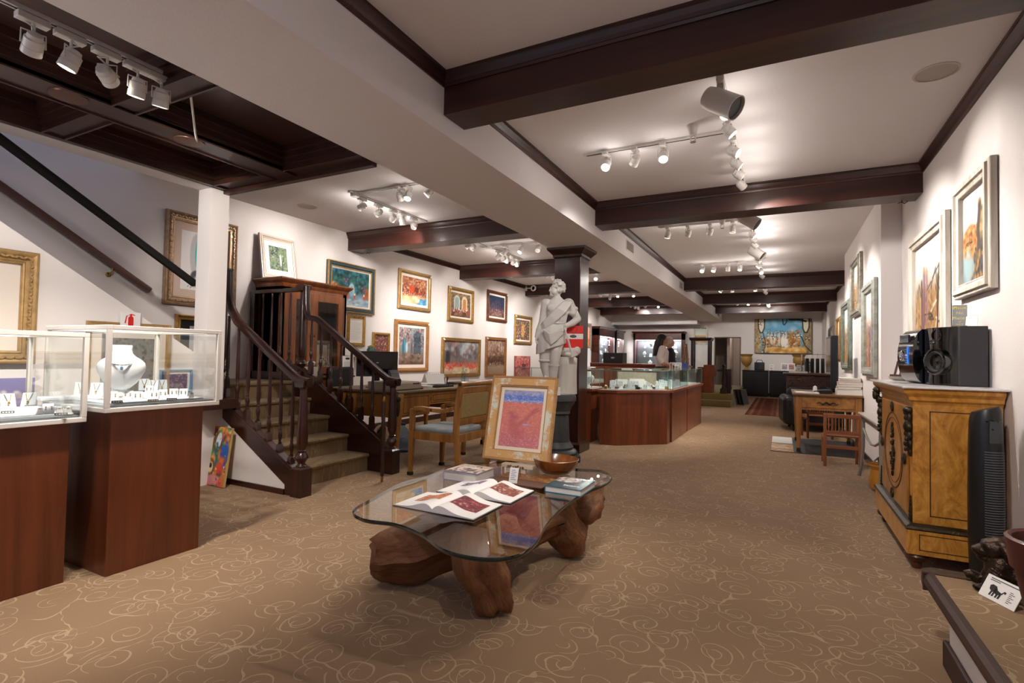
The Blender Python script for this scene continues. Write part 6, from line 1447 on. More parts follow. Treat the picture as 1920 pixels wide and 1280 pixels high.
# ================================================================ jewellery counter island
CW = wood('5e2b14', '8c4826', 'z', 9, .35, .2, .06); CTOP = wood('6a2e18', '945034', 'x', 9, .3, .3)
GEDGE = mat('7fa89c', .15)
def offs(poly, d):
    n = len(poly); out = []
    for i in range(n):
        p0, p1, p2 = (Vector((*poly[(i+k-1) % n], 0)) for k in range(3))
        e1 = (p1-p0).normalized(); e2 = (p2-p1).normalized(); n1 = Vector((e1.y, -e1.x, 0)); n2 = Vector((e2.y, -e2.x, 0)); m = (n1+n2).normalized(); out.append(tuple((p1+m*(d/max(.4, m.dot(n1)))).xy))
    return out
def counter(label, poly, panes, toe=(0, 0)):   # poly counter-clockwise
    t = thing('jewellery_counter', label, 'display counter', (*poly[0], 0), 0, 'units of the cherry jewellery counter')
    B = lambda n, mb, m, p=t, **k: mb.build(n, m, p, world=True, **k)
    B('counter_base', MB().prism(poly, 0, .69), CW)
    B('wood_top', MB().prism(offs(poly, .03), .69, .725), CTOP, bevel=.004)
    B('deck', MB().prism(offs(poly, -.015), .7255, .738), mat('e4e4e4', .6))
    g = offs(poly, .008)
    for i in panes:
        a, c = Vector((*g[i], 0)), Vector((*g[(i+1) % len(g)], 0)); e = (c-a).normalized(); nn = Vector((-e.y, e.x, 0))*.006
        b = MB(); b.taper([(*a.xy, .739), (*c.xy, .739), (*(c+nn).xy, .739), (*(a+nn).xy, .739)], [(*a.xy, .985), (*c.xy, .985), (*(c+nn).xy, .985), (*(a+nn).xy, .985)])
        gp = B('glass_pane', b, GLASSG)
        b = MB(); a2 = a+e*.004
        b.taper([(*(a-nn*.1).xy, .739), (*(a2-nn*.1).xy, .739), (*(a2+nn*1.1).xy, .739), (*(a+nn*1.1).xy, .739)], [(*(a-nn*.1).xy, .985), (*(a2-nn*.1).xy, .985), (*(a2+nn*1.1).xy, .985), (*(a+nn*1.1).xy, .985)]); B('pane_edge', b, GEDGE, gp)
    B('glass_top', MB().prism(g, .985, .991), GLASSG); 
    b = MB(); gi = offs(g, -.004); n_ = len(g); b.rings([[(*q, z) for q in lp] for lp, z in ((g, .9845), (g, .9915), (gi, .9915), (gi, .9845))], cap=False, closed=True); B('glass_rim', b, GEDGE)
    return t
U1 = [(-3.45, 6.84), (-2.30, 6.84), (-2.30, 7.38), (-3.45, 7.38)]
U2 = [(-2.15, 6.77), (-1.93, 6.79), (-1.37, 7.29), (-1.36, 7.42), (-1.88, 7.42), (-2.15, 7.30)]
U3 = [(-1.345, 7.50), (-1.335, 8.70), (-1.86, 8.70), (-1.86, 7.50)]
U4 = [(-1.335, 8.78), (-1.29, 10.05), (-1.86, 10.05), (-1.86, 8.78)]
counter('straight cherry glass-topped jewellery counter running behind the statue and column', U1, (0, 1, 3))
counter('angled corner cherry jewellery counter, nearest on the right of the column', U2, (0, 1, 2, 4))
counter('cherry jewellery counter just behind the angled corner unit', U3, (0, 1, 3))
counter('farthest cherry jewellery counter of the island, nearest the steps', U4, (0, 1, 3))
MB_ = MB().box(-2.262, -2.188, 7.1, 7.28, 0, .68); t = thing('counter_infill', 'narrow dark recessed panel between two jewellery counters beside the column', 'panel', (-2.22, 7.1, 0)); MB_.build('panel_body', CW, t, world=True)
def put(proto, p, k, rz, label, group):
    o = place(proto, p, rz, label, group); M = Matrix.Translation(p) @ Matrix.Rotation(rz, 4, 'Z') @ Matrix.Scale(k, 4); o.matrix_basis = M; return o
ZDK = .7385
rr = random.Random(11)
where = {'corner': 'in the angled corner jewellery counter', 'left': 'in the counter just right of the column', 'right': 'in the right-hand run of the jewellery counter'}
PRO = [PEAR, PPAD, PRING, PTAG]; NM = ['white earring card', 'white sloped necklace pad', 'white ring cone', 'tiny black price block']
fa_, fb_ = Vector((-2.06, 6.86, 0)), Vector((-1.43, 7.36, 0)); fe = (fb_-fa_)/9.0; fi = Vector((-fe.y, fe.x, 0)).normalized()
for row in range(4):
    for i in range(10):
        q = fa_+fe*(i+.25*(row % 2))+fi*(.02+row*.10)
        if q.y > 7.36 or q.x < -2.10 or q.x > -1.40: continue
        k = ((3, 0, 2, 0, 1), (0, 1, 0, 2, 0), (1, 0, 1, 0, 1), (1, 1, 0, 1, 0))[row][i % 5]
        p = Vector((q.x, q.y, ZDK))
        put(PRO[k], p, (1.25, 1.35, 1.2, 1.5)[k], facing(p)+rr.uniform(-.3, .3), NM[k]+' among those '+where['corner'], NM[k]+'s in the corner counter')
for j in range(4):
    for i in range(9):
        y = 7.62+i*.125+(j % 2)*.05+ (0.1 if i > 8 else 0); x = -1.44-j*.10; k = (0, 2, 0, 1)[(i+j) % 4]
        if abs(y-8.74) < .07: continue
        p = Vector((x, y, ZDK)); put(PRO[k], p, 1.2, facing(p)+rr.uniform(-.3, .3), NM[k]+' among the rows '+where['right'], NM[k]+'s in the right-hand counter run')
for i in range(8):
    p = Vector((-3.35+i*.13, 6.95+.05*(i % 2), ZDK)); k = (1, 0)[i % 2]; put(PRO[k], p, 1.3, facing(p), NM[k]+' in the straight counter behind the statue', NM[k]+'s in the straight counter')
def bust(p, k, label, group): o = dup(BUST, p, facing(p), label, group); o.matrix_basis = Matrix.Translation(p) @ Matrix.Rotation(facing(p), 4, 'Z') @ Matrix.Scale(k, 4); return o
BUST = bpy.data.objects['necklace_bust']
bust(Vector((-2.42, 7.08, ZDK)), .72, 'white necklace bust in the counter just right of the column', None)
for x, y, lab in ((1127, 723, 'small gold and white box at the left end of the corner counter'), (1259, 720, 'small gold box near the right edge of the corner counter')):
    p = Vector((-2.09, 6.83, ZDK)) if x < 1200 else Vector((-1.40, 7.38, ZDK)); t = thing('trinket_box', lab, 'box', p); MB().box(-.022, .022, -.022, .022, 0, .035).build('box', mat('c8963c', .3, .6), t, bevel=.004); MB().at((0, 0, .035)).ball((0, 0, .004), .018, .018, .014).build('lid', WHITE, t, smooth=True)
for x, y, w, h, lab in ((1187, 716, .16, .13, 'white leaning display board with a pale photo in the corner counter'), (1240, 714, .15, .17, 'large white folded display board at the right of the corner counter'), (1215, 708, .2, .14, 'pale printed backdrop card at the rear of the corner counter')):
    p = Vector(({1187: -1.98, 1240: -1.62, 1215: -1.78}[x], {1187: 7.20, 1240: 7.33, 1215: 7.27}[x], ZDK)); t = thingM('display_board', lab, 'display board', basis(p+Vector((0, 0, h*.46)), (cos(facing(p)), sin(facing(p)), 0), (.1, .45, 1))); MB().box(-w/2, w/2, -h/2, h/2, -.003, 0).build('board', PAPER, t); MB().box(-w*.3, w*.1, -h*.3, h*.25, .0004, .001).build('printed_area', mat('c4c0c4', .7), t)
for k, (x, y, c_, lab) in enumerate(((-1.98, 6.95, '7a3a44', 'small rose-coloured standing box in the middle of the corner counter'), (-1.55, 7.28, '5a2c34', 'small dark red ring box at the right of the corner counter'), (-1.72, 7.06, '1c1c20', 'small black ring box near the front of the corner counter'), (-1.90, 7.10, '8a8a90', 'small grey velvet stand in the corner counter'))):
    t = thing('ring_box', lab, 'ring box', (x, y, ZDK), .7+k); MB().box(-.025, .025, -.02, .02, 0, .03).build('box', mat(c_, .5), t, bevel=.003); MB().at((0, .02, .03), 0, -.5).box(-.025, .025, -.004, .004, 0, .03).build('lid', mat(c_, .5), t); MB().box(-.018, .018, -.014, .014, .0302, .033).build('pad', PAPER, t)
t = thing('cream_backdrop', 'cream printed panel standing inside the rear of the corner counter', 'panel', (-1.95, 7.33, ZDK)); MB().box(-.12, .42, 0, .008, 0, .22).build('panel', mat('d4c8b0', .7, var=.15, vscale=20), t)
# white tilted screen, card holders and trays on the counter tops
ZG = .9925
p = Vector((-2.75, 7.1, ZG)); t = thingM('tablet_stand', 'white tilted screen stand on the glass counter right of the column', 'screen', basis((aty(1100, 670, 7.15)), (.75, .65, 0), (.35, .35, 1)))
MB().box(-.02, .05, -.13, .13, -.012, .012).build('panel', WHITE, t, bevel=.004); MB().box(-.14, .10, -.15, -.135, -.08, .09).build('foot', WHITE, t, bevel=.004)
p = Vector((-1.86, 7.02, ZG)); t = thing('card_holder', 'small white sign card lying on the corner counter glass', 'card', p, facing(p)); MB().box(-.07, .07, -.03, .03, 0, .02).build('card', PAPER, t)
p = aty(1302, 686, 9.6); p.z = ZG
for k, (y, lab) in enumerate(((9.15, 'earring rack of white wire standing on the farthest counter, nearer end'), (9.75, 'earring rack of white wire standing on the farthest counter, far end'))):
    t = thing('earring_rack', lab, 'earring rack', (-1.6, y, ZG), R(80))
    b = MB(); b.box(-.14, .14, -.06, .06, 0, .008); b.build('tray', GLASSG, t); b = MB()
    for j in range(3): b.tube([(-.13, -.04+j*.04, .0), (-.13, -.04+j*.04, .06+.02*j), (.13, -.04+j*.04, .06+.02*j), (.13, -.04+j*.04, 0)], .003, 6)
    b.build('wire_frame', WHITE, t); b = MB()
    for j in range(3):
        for i in range(7): b.at((-.11+i*.036, -.04+j*.04, .045+.02*j)).ball((0, 0, 0), .008, .004, .013, 6, 4)
    b.build('earrings', SILVER, t)
# ================================================================ right-hand side: burl cabinet and what stands on and around it
BURL = wood('a4681f', 'dc9f48', 'z', 7, .3, .35, .5, 1.0); BURLD = wood('8e5a1c', 'bc8034', 'z', 9, .35, .3, .3)
INLAY = mat('4a2408', .45)
t = thing('burl_cabinet', 'amber burl-wood cabinet with bronze mounts and an oval-panelled front', 'cabinet', (.85, 4.2, 0))
B = lambda n, mb, m, p=t, **k: mb.build(n, m, p, world=True, **k)
x0, x1, y0, y1 = .665, 1.055, 3.69, 4.72
for x, y in ((x0+.02, y0+.03), (x0+.02, y1-.05), (x1-.06, y0+.05), (x1-.06, y1-.05)):
    B('foot', MB().at((x, y, 0)).lathe([(.022, 0), (.028, .02), (.026, .035), (.05, .05), (.058, .07), (.05, .088)], 18), wood('3a1a0c', '5a2c16', 'z', 10, .35, .2), smooth=40)
B('plinth', MB().box(x0-.035, x1, y0-.035, y1+.03, .088, .225), BURL, bevel=.004)
b = MB(); e = .004
for z in (.115, .20): b.box(x0+.02, x1-.01, y0-.037, y0-.034, z, z+e)
for x in (x0+.02, x1-.014): b.box(x, x+e, y0-.037, y0-.034, .115, .204)
B('plinth_inlay', b, INLAY)
b = MB(); P = [(-.035, .222), (-.045, .232), (-.04, .244), (-.02, .252), (0, .256)]
b.rings([[(x0+o, y0+o, z), (x1, y0+o, z), (x1, y1-o, z), (x0+o, y1-o, z)] for o, z in P]); B('bronze_band', b, BRONZE)
B('body', MB().box(x0, x1, y0, y1, .25, .925), BURL, bevel=.003)
b = MB()
for (a, c, z0, z1) in ((x0+.075, x0+.080, .30, .885), (x1-.02, x1-.015, .30, .885)): b.box(a, c, y0-.002, y0+.001, z0, z1)
for z in (.30, .881): b.box(x0+.075, x1-.015, y0-.002, y0+.001, z, z+.005)
B('side_inlay', b, INLAY)
d = B('door', MB().box(x0-.012, x0, y0+.09, y1-.09, .28, .90), BURLD, bevel=.004)
b = MB(); yc, zc = (y0+y1)/2, .59; n = 40
for (ry, rz, w, o) in ((.30, .235, .010, .015), (.27, .205, .004, .0145)):
    b.rings([[(x0-o if k in (1, 2) else x0-.010, yc+(ry+(w if k in (2, 3) else 0))*cos(2*pi*i/n), zc+(rz+(w if k in (2, 3) else 0))*sin(2*pi*i/n)) for k in range(4)] for i in range(n)], closed=True)
B('oval_moulding', b, INLAY, d)
b = MB(); r_ = random.Random(4)
for k in range(70): v = r_.uniform(-1, 1); b.at((x0-.016, yc+.075*(1-abs(v))*r_.uniform(-1, 1), zc+v*.17)).ball((0, 0, 0), .009, .013, .010, 7, 5)
B('bronze_plaque', b, BRONZE, d, smooth=True)
for y, z in ((yc, .87), (yc, .31), (y0+.14, .59), (y1-.14, .59)):
    b = MB(); b.at((x0-.016, y, z), 0, 0, -pi/2).lathe([(.034, 0), (.034, .006), (.024, .010), (.014, .008), (.0, .014)], 16); B('rosette', b, BRONZE, d, smooth=True)
for y, out in ((y0+.035, 0), (y1-.035, 1)):    # corner mounts: busts on tapering scrolls
    b = MB(); X = x0-.012
    k_ = .72 if out else .85; yy = y
    b.at((X, y, .84)).ball((0, 0, 0), .026, .030, .036, 10, 8).at((X-.006, y, .885)).ball((0, 0, 0), .032, .042, .022, 10, 6).at((X-.004, y, .79)).ball((0, 0, 0), .032, .042, .034, 10, 8).at((X, y, .74)).ball((0, 0, 0), .026, .034, .034, 10, 8).at((X+.004, y, .69)).ball((0, 0, 0), .020, .026, .034, 10, 8).at((X+.006, y, .645)).ball((0, 0, 0), .014, .018, .03, 8, 6)
    for k in range(8): b.at((X-.022, y+.02*sin(k*2.1), .66+k*.03)).ball((0, 0, 0), .010, .014, .016, 6, 5)
    b.v = [Vector((x0-.006+(v.x-x0+.006)*k_, yy+(v.y-yy)*k_, v.z)) for v in b.v]
    remesh(B('bronze_mount', b, BRONZE, smooth=True), .0045, 1)
    b = MB()
    for k in range(7): b.at((x0-.006, y, .27+k*.02)).ball((0, 0, 0), .012-.001*k, .018-.002*k, .014, 7, 5)
    B('bronze_foot_mount', b, BRONZE, smooth=True)
b = MB(); b.at((x0-.06, y1-.03, .955)).ball((0, 0, 0), .045, .05, .04, 12, 8).at((x0-.085, y1-.03, .90)).ball((0, 0, 0), .03, .035, .05, 10, 8).at((x0-.05, y1-.03, .86)).ball((0, 0, 0), .03, .03, .05, 10, 8)
for k in range(9): b.at((x0-.07-.03*cos(k*.7), y1-.03+.02*sin(k*1.9), .93+.04*sin(k*.7))).ball((0, 0, 0), .016, .016, .012, 7, 5)
b.v = [Vector((x0+(v.x-x0)*.55, v.y, .95+(v.z-.95)*.7)) for v in b.v]
B('scroll_bracket', b, BRONZE, smooth=True)
P = [(0, .92), (-.006, .935), (-.022, .945), (-.025, .965), (-.045, .985), (-.05, 1.0), (-.045, 1.012)]
b = MB(); b.rings([[(x0+o, y0+o, z), (x1, y0+o, z), (x1, y1-o, z), (x0+o, y1-o, z)] for o, z in P]); B('cornice', b, BURL, bevel=.002)
B('white_top', MB().box(x0-.06, XR-.004, y0-.075, y1+.12, 1.0125, 1.024), mat('e6e2e0', .2, coat=.2), bevel=.003)
ZT2 = 1.0245
# ---- black mini hi-fi: a speaker and the main unit
SPK = mat('17161a', .35); SPKS = mat('262328', .55)
t = thing('speaker', 'glossy black hi-fi speaker with big round cone on the burl cabinet, near end', 'speaker', (.93, 4.0, ZT2))
B = lambda n, mb, m, p=t, **k: mb.build(n, m, p, world=True, **k)
q0, q1, q2, q3 = (.925, 3.90), (1.052, 3.90), (1.052, 4.18), (.815, 4.10)
B('cabinet_box', MB().prism([q0, q1, q2, q3], ZT2, 1.375), SPKS, bevel=.004)
fa, fb = Vector((*q3, 0)), Vector((*q0, 0)); fx = (fb-fa).normalized(); fn = Vector((fx.y, -fx.x, 0)); W_ = (fb-fa).length
FM = Matrix(((fx.x, 0, fn.x, (fa.x+fb.x)/2), (fx.y, 0, fn.y, (fa.y+fb.y)/2), (0, 1, 0, 1.2), (0, 0, 0, 1)))    # x along front, y up, z outwards
b = MB(); b.M = FM; n = 10
b.rings([[(x, -.172, 0), (x, -.172, .012+.03*(1-(2*x/W_)**2)), (x, .172, .012+.03*(1-(2*x/W_)**2)), (x, .172, 0)] for x in [W_*(k/n-.5) for k in range(n+1)]]); B('front_shell', b, GLOSSBLACK, smooth=50)
def disc(name, cx, cy, r, z, dep, m, par=t):
    b = MB(); b.M = FM @ Matrix.Translation((cx, cy, z)); b.lathe([(r, -.03), (r, dep), (r*.88, dep+.004), (r*.80, dep-.008), (r*.3, dep-.02), (.0, dep-.015)], 32); return b.build(name, m, par, world=True, smooth=40)
disc('woofer', .01, -.035, .080, .035, .03, GLOSSBLACK); disc('woofer_cone', .01, -.035, .066, .058, .004, mat('1c1a1a', .7)); disc('tweeter', .0, .125, .036, .034, .010, GLOSSBLACK); disc('tweeter', -.03, .085, .016, .036, .008, CHROME)
t = thing('stereo_unit', 'glossy black stereo main unit with display and silver dial beside its speaker', 'stereo', (.84, 4.3, ZT2))
b = MB(); m0, m1, m2, m3 = (.805, 4.125), (1.03, 4.21), (1.03, 4.52), (.775, 4.42)
b.prism([m0, m1, m2, m3], ZT2, 1.372).build('case', SPK, t, world=True, bevel=.006)
fa, fb = Vector((*m3, 0)), Vector((*m0, 0)); fx = (fb-fa).normalized(); fn = Vector((fx.y, -fx.x, 0)); W_ = (fb-fa).length
FM = Matrix(((fx.x, 0, fn.x, (fa.x+fb.x)/2), (fx.y, 0, fn.y, (fa.y+fb.y)/2), (0, 1, 0, 1.2), (0, 0, 0, 1)))
b = MB(); b.M = FM
b.rings([[(-W_/2, y, 0), (W_/2, y, 0), (W_/2, y, .015+.05*max(0, 1-(y/.17)**2)**.6), (-W_/2, y, .015+.05*max(0, 1-(y/.17)**2)**.6)] for y in [-.17+.34*k/14 for k in range(15)]]); b.build('front_shell', GLOSSBLACK, t, world=True, smooth=50)
b = MB(); b.M = FM; b.box(-W_/2+.04, W_/2-.09, .09, .14, .05, .062); b.build('display_window', mat('2a2c30', .1), t, world=True)
disc('volume_dial', -.02, .0, .035, .06, .018, CHROME, t)
b = MB(); b.M = FM
for k in range(8): b.box(.03+.012*(k % 2), .038+.012*(k % 2), -.06+k*.014, -.053+k*.014, .055, .074)
b.build('buttons', SILVER, t, world=True); b = MB(); b.M = FM; b.box(.062, .066, -.05, .06, .05, .070); b.build('blue_light_strip', mat('2a6ac8', .3, emit=.8), t, world=True)
for (x, y, w, h, bg, lines, lab, nm) in ((.955, 4.03, .068, .135, '14120f', (('Please', .024, .05), ('No', .024, .018), ('Photos', .024, -.014), ('of', .014, -.036), ('ART', .020, -.054)), 'small black sign with yellow lettering asking for no photos, on top of the speaker', 'sign'),):
    M = basis((x, y, 1.376+h/2), (cos(R(-18)), sin(R(-18)), 0), (.0, .12, 1)); t = thingM('no_photo_sign', lab, nm, M)
    MB().box(-w/2, w/2, -h/2, h/2, -.003, 0).build('sign_panel', mat(bg, .3), t)
    for s, sz, yy in lines: flat_text(s, sz, mat('e8d23a' if yy > -.03 else 'd8b070', .5), t, Matrix.Translation((0, yy, .0008)))
    MB().box(-w/2, w/2, -h/2-.001, -h/2+.004, -.03, .03).build('foot', glassmat((.95, .95, .95)), t)
t = thingM('card_holder', 'clear acrylic leaflet holder on the speaker beside the black sign', 'leaflet holder', basis((1.0, 3.99, 1.376+.035), (cos(R(-25)), sin(R(-25)), 0), (.02, .45, 1)))
MB().box(-.03, .03, -.035, .04, -.002, 0).build('holder', glassmat((.93, .94, .96), .02), t); MB().box(-.026, .026, -.03, .03, .0005, .001).build('card', mat('f4f2f4', .6), t)
t = thing('card_rack', 'silver tray with a dark wooden card rack at the burl cabinet far end', 'card rack', (.80, 4.76, ZT2), R(-20))
MB().lathe([(.05, 0), (.075, .012), (.085, .028), (.082, .03), (.07, .014), (.0, .008)], 28, sx=1.1, sy=.7).build('tray', mat('b8b4a8', .3, .8), t, smooth=True)
MB().box(-.075, .07, -.035, .035, .028, .045).build('rack_base', wood('3a1c10', '5a3020', 'x', 14, .4, .1), t)
for k in range(4): MB().at((-.045+k*.034, 0, .045), 0, 0, R(12)).box(-.006, .006, -.034, .034, 0, .10).build('divider', mat('4a2416', .4), t); MB().at((-.028+k*.034, 0, .045), 0, 0, R(12)).box(-.009, .009, -.03, .03, 0, .096).build('card_pack', PAPER, t)
t = thing('photo_prints', 'loose glossy prints lying on the white cabinet top in front of the stereo', 'prints', (.70, 4.12, ZT2), R(15)); MB().box(-.05, .05, -.08, .08, 0, .0015).build('print', mat('a8a4a8', .15), t); MB().at((.02, .14, 0), .3).box(-.05, .05, -.07, .07, 0, .0015).build('print', mat('d8d4d8', .15), t)
# ---- tower fan
t = thing('tower_fan', 'tall black tower fan standing in front of the burl cabinet', 'fan', (.93, 3.50, 0), R(-12))
FB = mat('0a0b0d', .38, coat=.1)
MB().lathe([(.12, 0), (.12, .012), (.05, .03)], 28).build('base', FB, t, smooth=True)
prof = lambda z: .060+.012*sin(min(1, z/.9)*pi)*.6
b = MB(); b.rings([[(prof(z)*1.08*cos(2*pi*i/32)*k, prof(z)*sin(2*pi*i/32)*k, z+(.02*cos(2*pi*i/32) if z > .88 else 0)) for i in range(32)] for z, k in ((.03, .9), (.1, 1), (.3, 1), (.5, 1), (.7, 1), (.86, 1), (.90, .97), (.925, .86))]); b.build('tower_body', FB, t, smooth=50)
b = MB()
for k in range(34):
    z = .30+k*.0125; r = prof(z)+.002
    b.rings([[(r*1.08*cos(a)*q, r*sin(a)*q, z+dz) for q, dz in ((1, 0), (1.03, 0), (1.03, .004), (1, .004))] for a in [R(-96)+R(78)*j/10 for j in range(11)]], cap=True)
b.build('grille', mat('5a5c60', .4), t)
b = MB(); r = prof(.8)+.003; b.rings([[(r*1.08*cos(a)*q, r*sin(a)*q, z) for q, z in ((.97, .76), (1.02, .76), (1.02, .87), (.97, .87))] for a in [R(-80)+R(50)*j/8 for j in range(9)]]); b.build('control_panel', mat('3a3c40', .5), t)
b = MB()
for a, z in ((-88, .885), (-70, .89), (-52, .885), (-70, .845)): b.at(((r*1.1)*cos(R(a)), r*1.03*sin(R(a)), z-.015)).ball((0, 0, 0), .005, n=8, m=5)
b.build('button', BLACK, t)
# ---- lion-dog bronze, card, flower pot and jar on the carpeted platform
ZP = .3365
t = thing('bronze_lion_dog', 'dark bronze lion-dog figurine crouching on the carpeted platform', 'figurine', (.735, 2.505, ZP), R(-10))
b = MB()   # local: faces -x
b.ball((.02, 0, .085), .085, .060, .065, 16, 12).ball((-.035, 0, .105), .060, .062, .072, 16, 12).ball((.085, .0, .10), .045, .05, .06, 14, 10)
b.ball((-.055, 0, .185), .055, .052, .050, 18, 12).ball((-.10, 0, .168), .032, .040, .030, 14, 10).ball((-.125, 0, .172), .012, .028, .014, 10, 8).ball((-.09, 0, .140), .030, .034, .018, 12, 8)
b.ball((-.03, 0, .215), .045, .05, .03, 14, 10)
for s in (-1, 1):
    b.ball((-.085, s*.026, .205), .018, .014, .014, 10, 8); b.tube([(-.03, s*.045, .21), (-.015, s*.062, .18), (-.005, s*.064, .15)], [.02, .022, .012], 10)
    b.tube([(-.05, s*.045, .09), (-.075, s*.05, .05), (-.085, s*.05, .02)], [.034, .026, .024], 10); b.ball((-.105, s*.05, .016), .034, .024, .016, 12, 8)
    b.tube([(.05, s*.045, .08), (.03, s*.06, .05), (.06, s*.06, .02)], [.042, .034, .022], 10); b.ball((.035, s*.062, .014), .034, .020, .014, 10, 8)
b.tube([(-.105, .05, .025), (-.135, .05, .04), (-.155, .05, .03)], [.024, .022, .018], 10)
r_ = random.Random(8)
for k in range(44):
    a = r_.uniform(0, 6.28); rr_ = r_.uniform(.03, .07); b.ball((-.02+.02*cos(a)+.035*r_.random(), rr_*sin(a), .13+.085*r_.random()), .015, .015, .012, 7, 5)
b.tube([(.11, 0, .11), (.14, 0, .15), (.135, 0, .19), (.11, 0, .20)], [.025, .03, .026, .014], 10)
b.v = [v*.80 for v in b.v]
remesh(b.build('body', mat('3a2c22', .35, .75, bump=.4, bscale=80, var=.5, vscale=30), t), .0036, 1)
pc = (atz(1834, 1112, ZP)+atz(1901, 1147, ZP))/2; rv = atz(1901, 1147, ZP)-atz(1834, 1112, ZP); L_ = rv.length
up_ = Vector((0, 0, 1)).cross(rv).normalized()*.55+Vector((0, 0, 1)); hN = .082
t = thingM('description_card', 'white folded card with a small lion drawing in front of the bronze figurine', 'card', basis(pc+up_.normalized()*hN/2, rv, up_))
MB().box(-L_/2, L_/2, -hN/2, hN/2, -.001, .001).build('card', PAPER, t, bevel=.0005)
b = MB(); b.box(-L_*.38, L_*.42, .030, .0335, .0011, .0015).box(-L_*.38, -L_*.1, .024, .027, .0011, .0015)
for k in range(7): b.box(L_*.22, L_*(.36 if k % 2 else .30), .010-k*.0062, .0125-k*.0062, .0011, .0015)
b.build('text_lines', mat('5a5a60', .6), t)
b = MB()
z0, z1 = .0011, .0018; S3 = lambda P: b.prism([(x*1.25-.012, y*1.25-.004) for x, y in P], z0, z1)
S3([(-.024, .008), (-.018, .013), (-.006, .012), (0, .004), (-.002, -.006), (-.012, -.008), (-.022, -.002)]); S3([(-.008, .006), (.006, .001), (.014, -.001), (.014, -.008), (0, -.010), (-.008, -.006)])
for x in (-.014, -.006, .004, .012): S3([(x-.002, -.006), (x+.003, -.006), (x+.001, -.019), (x-.004, -.019)])
S3([(.012, -.004), (.016, .002), (.020, .008), (.026, .006), (.024, .000), (.019, .002), (.016, -.005)]); b.build('lion_drawing', mat('2a2a2c', .6), t)
t = thing('flower_pot', 'terracotta flower pot with soil and glass saucer at the right edge of the platform', 'flower pot', (.715, 2.03, ZP))
TERRA = wood('3c1a14', '6a2c20', 'z', 6, .55, .05, .5, bump=.1)
MB().lathe([(.075, 0), (.085, .008), (.088, .02), (.082, .02), (.074, .008), (0, .006)], 32).build('saucer', glassmat((.85, .9, .88)), t, smooth=True)
MB().lathe([(.062, .010), (.070, .012), (.112, .23), (.121, .232), (.130, .305), (.132, .316), (.124, .322), (.115, .316), (.108, .27)], 40, cap=True).build('pot_body', TERRA, t, smooth=40)
so = Pic(.2, .2, 60, 77, '3a2a1c').dabs(300, (0, 1, 0, 1), ['2a1c12', '5a4228', '1c120c', '7a6040', '4a3420'], .012, .03)
b = MB(); r_ = random.Random(2)
b.lathe([(.113, .292), (.0, .296)], 24, cap=False)
for k in range(150): a = r_.uniform(0, 6.28); q = .105*math.sqrt(r_.random()); b.at((q*cos(a), q*sin(a), .296), r_.uniform(0, 3)).ball((0, 0, 0), r_.uniform(.004, .010), r_.uniform(.003, .007), .004, 5, 4)
b.build('soil', mat('3c2a1a', .9, var=.5, vscale=60), t)
t = thing('floor_jar', 'large pale rounded jar behind the flower pot at the right edge of the view', 'jar', (.915, 2.36, ZP)); MB().lathe([(.07, 0), (.10, .02), (.135, .15), (.14, .28), (.125, .42), (.08, .52), (.06, .55), (.065, .57)], 36).build('jar_body', mat('b4aaa8', .35, bump=.05, bscale=30), t, smooth=True)
# ---- white console with grey metal legs, planter, folding chairs
GREYM = mat('8a847c', .45, .3)
t = thing('console_table', 'narrow white-topped console with curved grey metal legs between cabinet and desk', 'console table', (.85, 5.8, 0))
B = lambda n, mb, m, p=t, **k: mb.build(n, m, p, world=True, **k)
B('top', MB().box(.70, 1.03, 5.22, 6.42, .625, .648), mat('e4dcd6', .15, coat=.3), bevel=.008)
b = MB(); b.box(.73, .75, 5.25, 6.39, .575, .60).box(.985, 1.005, 5.25, 6.39, .575, .60).box(.73, 1.0, 5.25, 5.27, .55, .625).box(.73, 1.0, 6.37, 6.39, .55, .625); B('frame_rail', b, GREYM)
for x, y in ((.74, 5.27), (.74, 6.37), (.99, 5.27), (.99, 6.37)):
    s = -1 if y < 6 else 1; b = MB(); b.tube([(x, y, .625), (x+.0, y-s*.02, .50), (x, y+s*.0, .30), (x-.01, y+s*.02, .12), (x-.03, y+s*.04, .0)], [.016, .017, .016, .015, .017], 8); B('leg', b, GREYM, smooth=True)
b = MB(); b.tube([(.74, 5.27, .50), (.74, 5.6, .42), (.74, 5.82, .40), (.74, 6.05, .42), (.74, 6.37, .50)], .010, 8); B('arched_stretcher', b, GREYM, smooth=True)
t = thing('planter', 'yellow glazed planter on the floor under the white console', 'planter', (.83, 5.72, 0))
MB().lathe([(.07, 0), (.11, .03), (.125, .10), (.112, .17), (.105, .20), (.13, .235), (.128, .245), (.10, .21)], 28).build('pot', mat('c8862c', .3, coat=.3), t, smooth=True); b = MB(); r_ = random.Random(6)
for k in range(40): a = r_.uniform(0, 6.28); l_ = r_.uniform(.05, .12); b.tube([(0.02*cos(a), .02*sin(a), .2), (l_*cos(a)*.6, l_*sin(a)*.6, .25+l_*.4), (l_*cos(a), l_*sin(a), .22+l_*.3)], [.006, .010, .002], 5, .4)
b.build('foliage', mat('4a4a34', .6), t); MB().lathe([(.1, .2), (0, .205)], 16, cap=False).build('soil', mat('2a1c12', .9), t)
TEAK = wood('6a3818', '9a5a30', 'x', 14, .45, .1); TEAKZ = wood('6a3818', '9a5a30', 'z', 14, .45, .1)
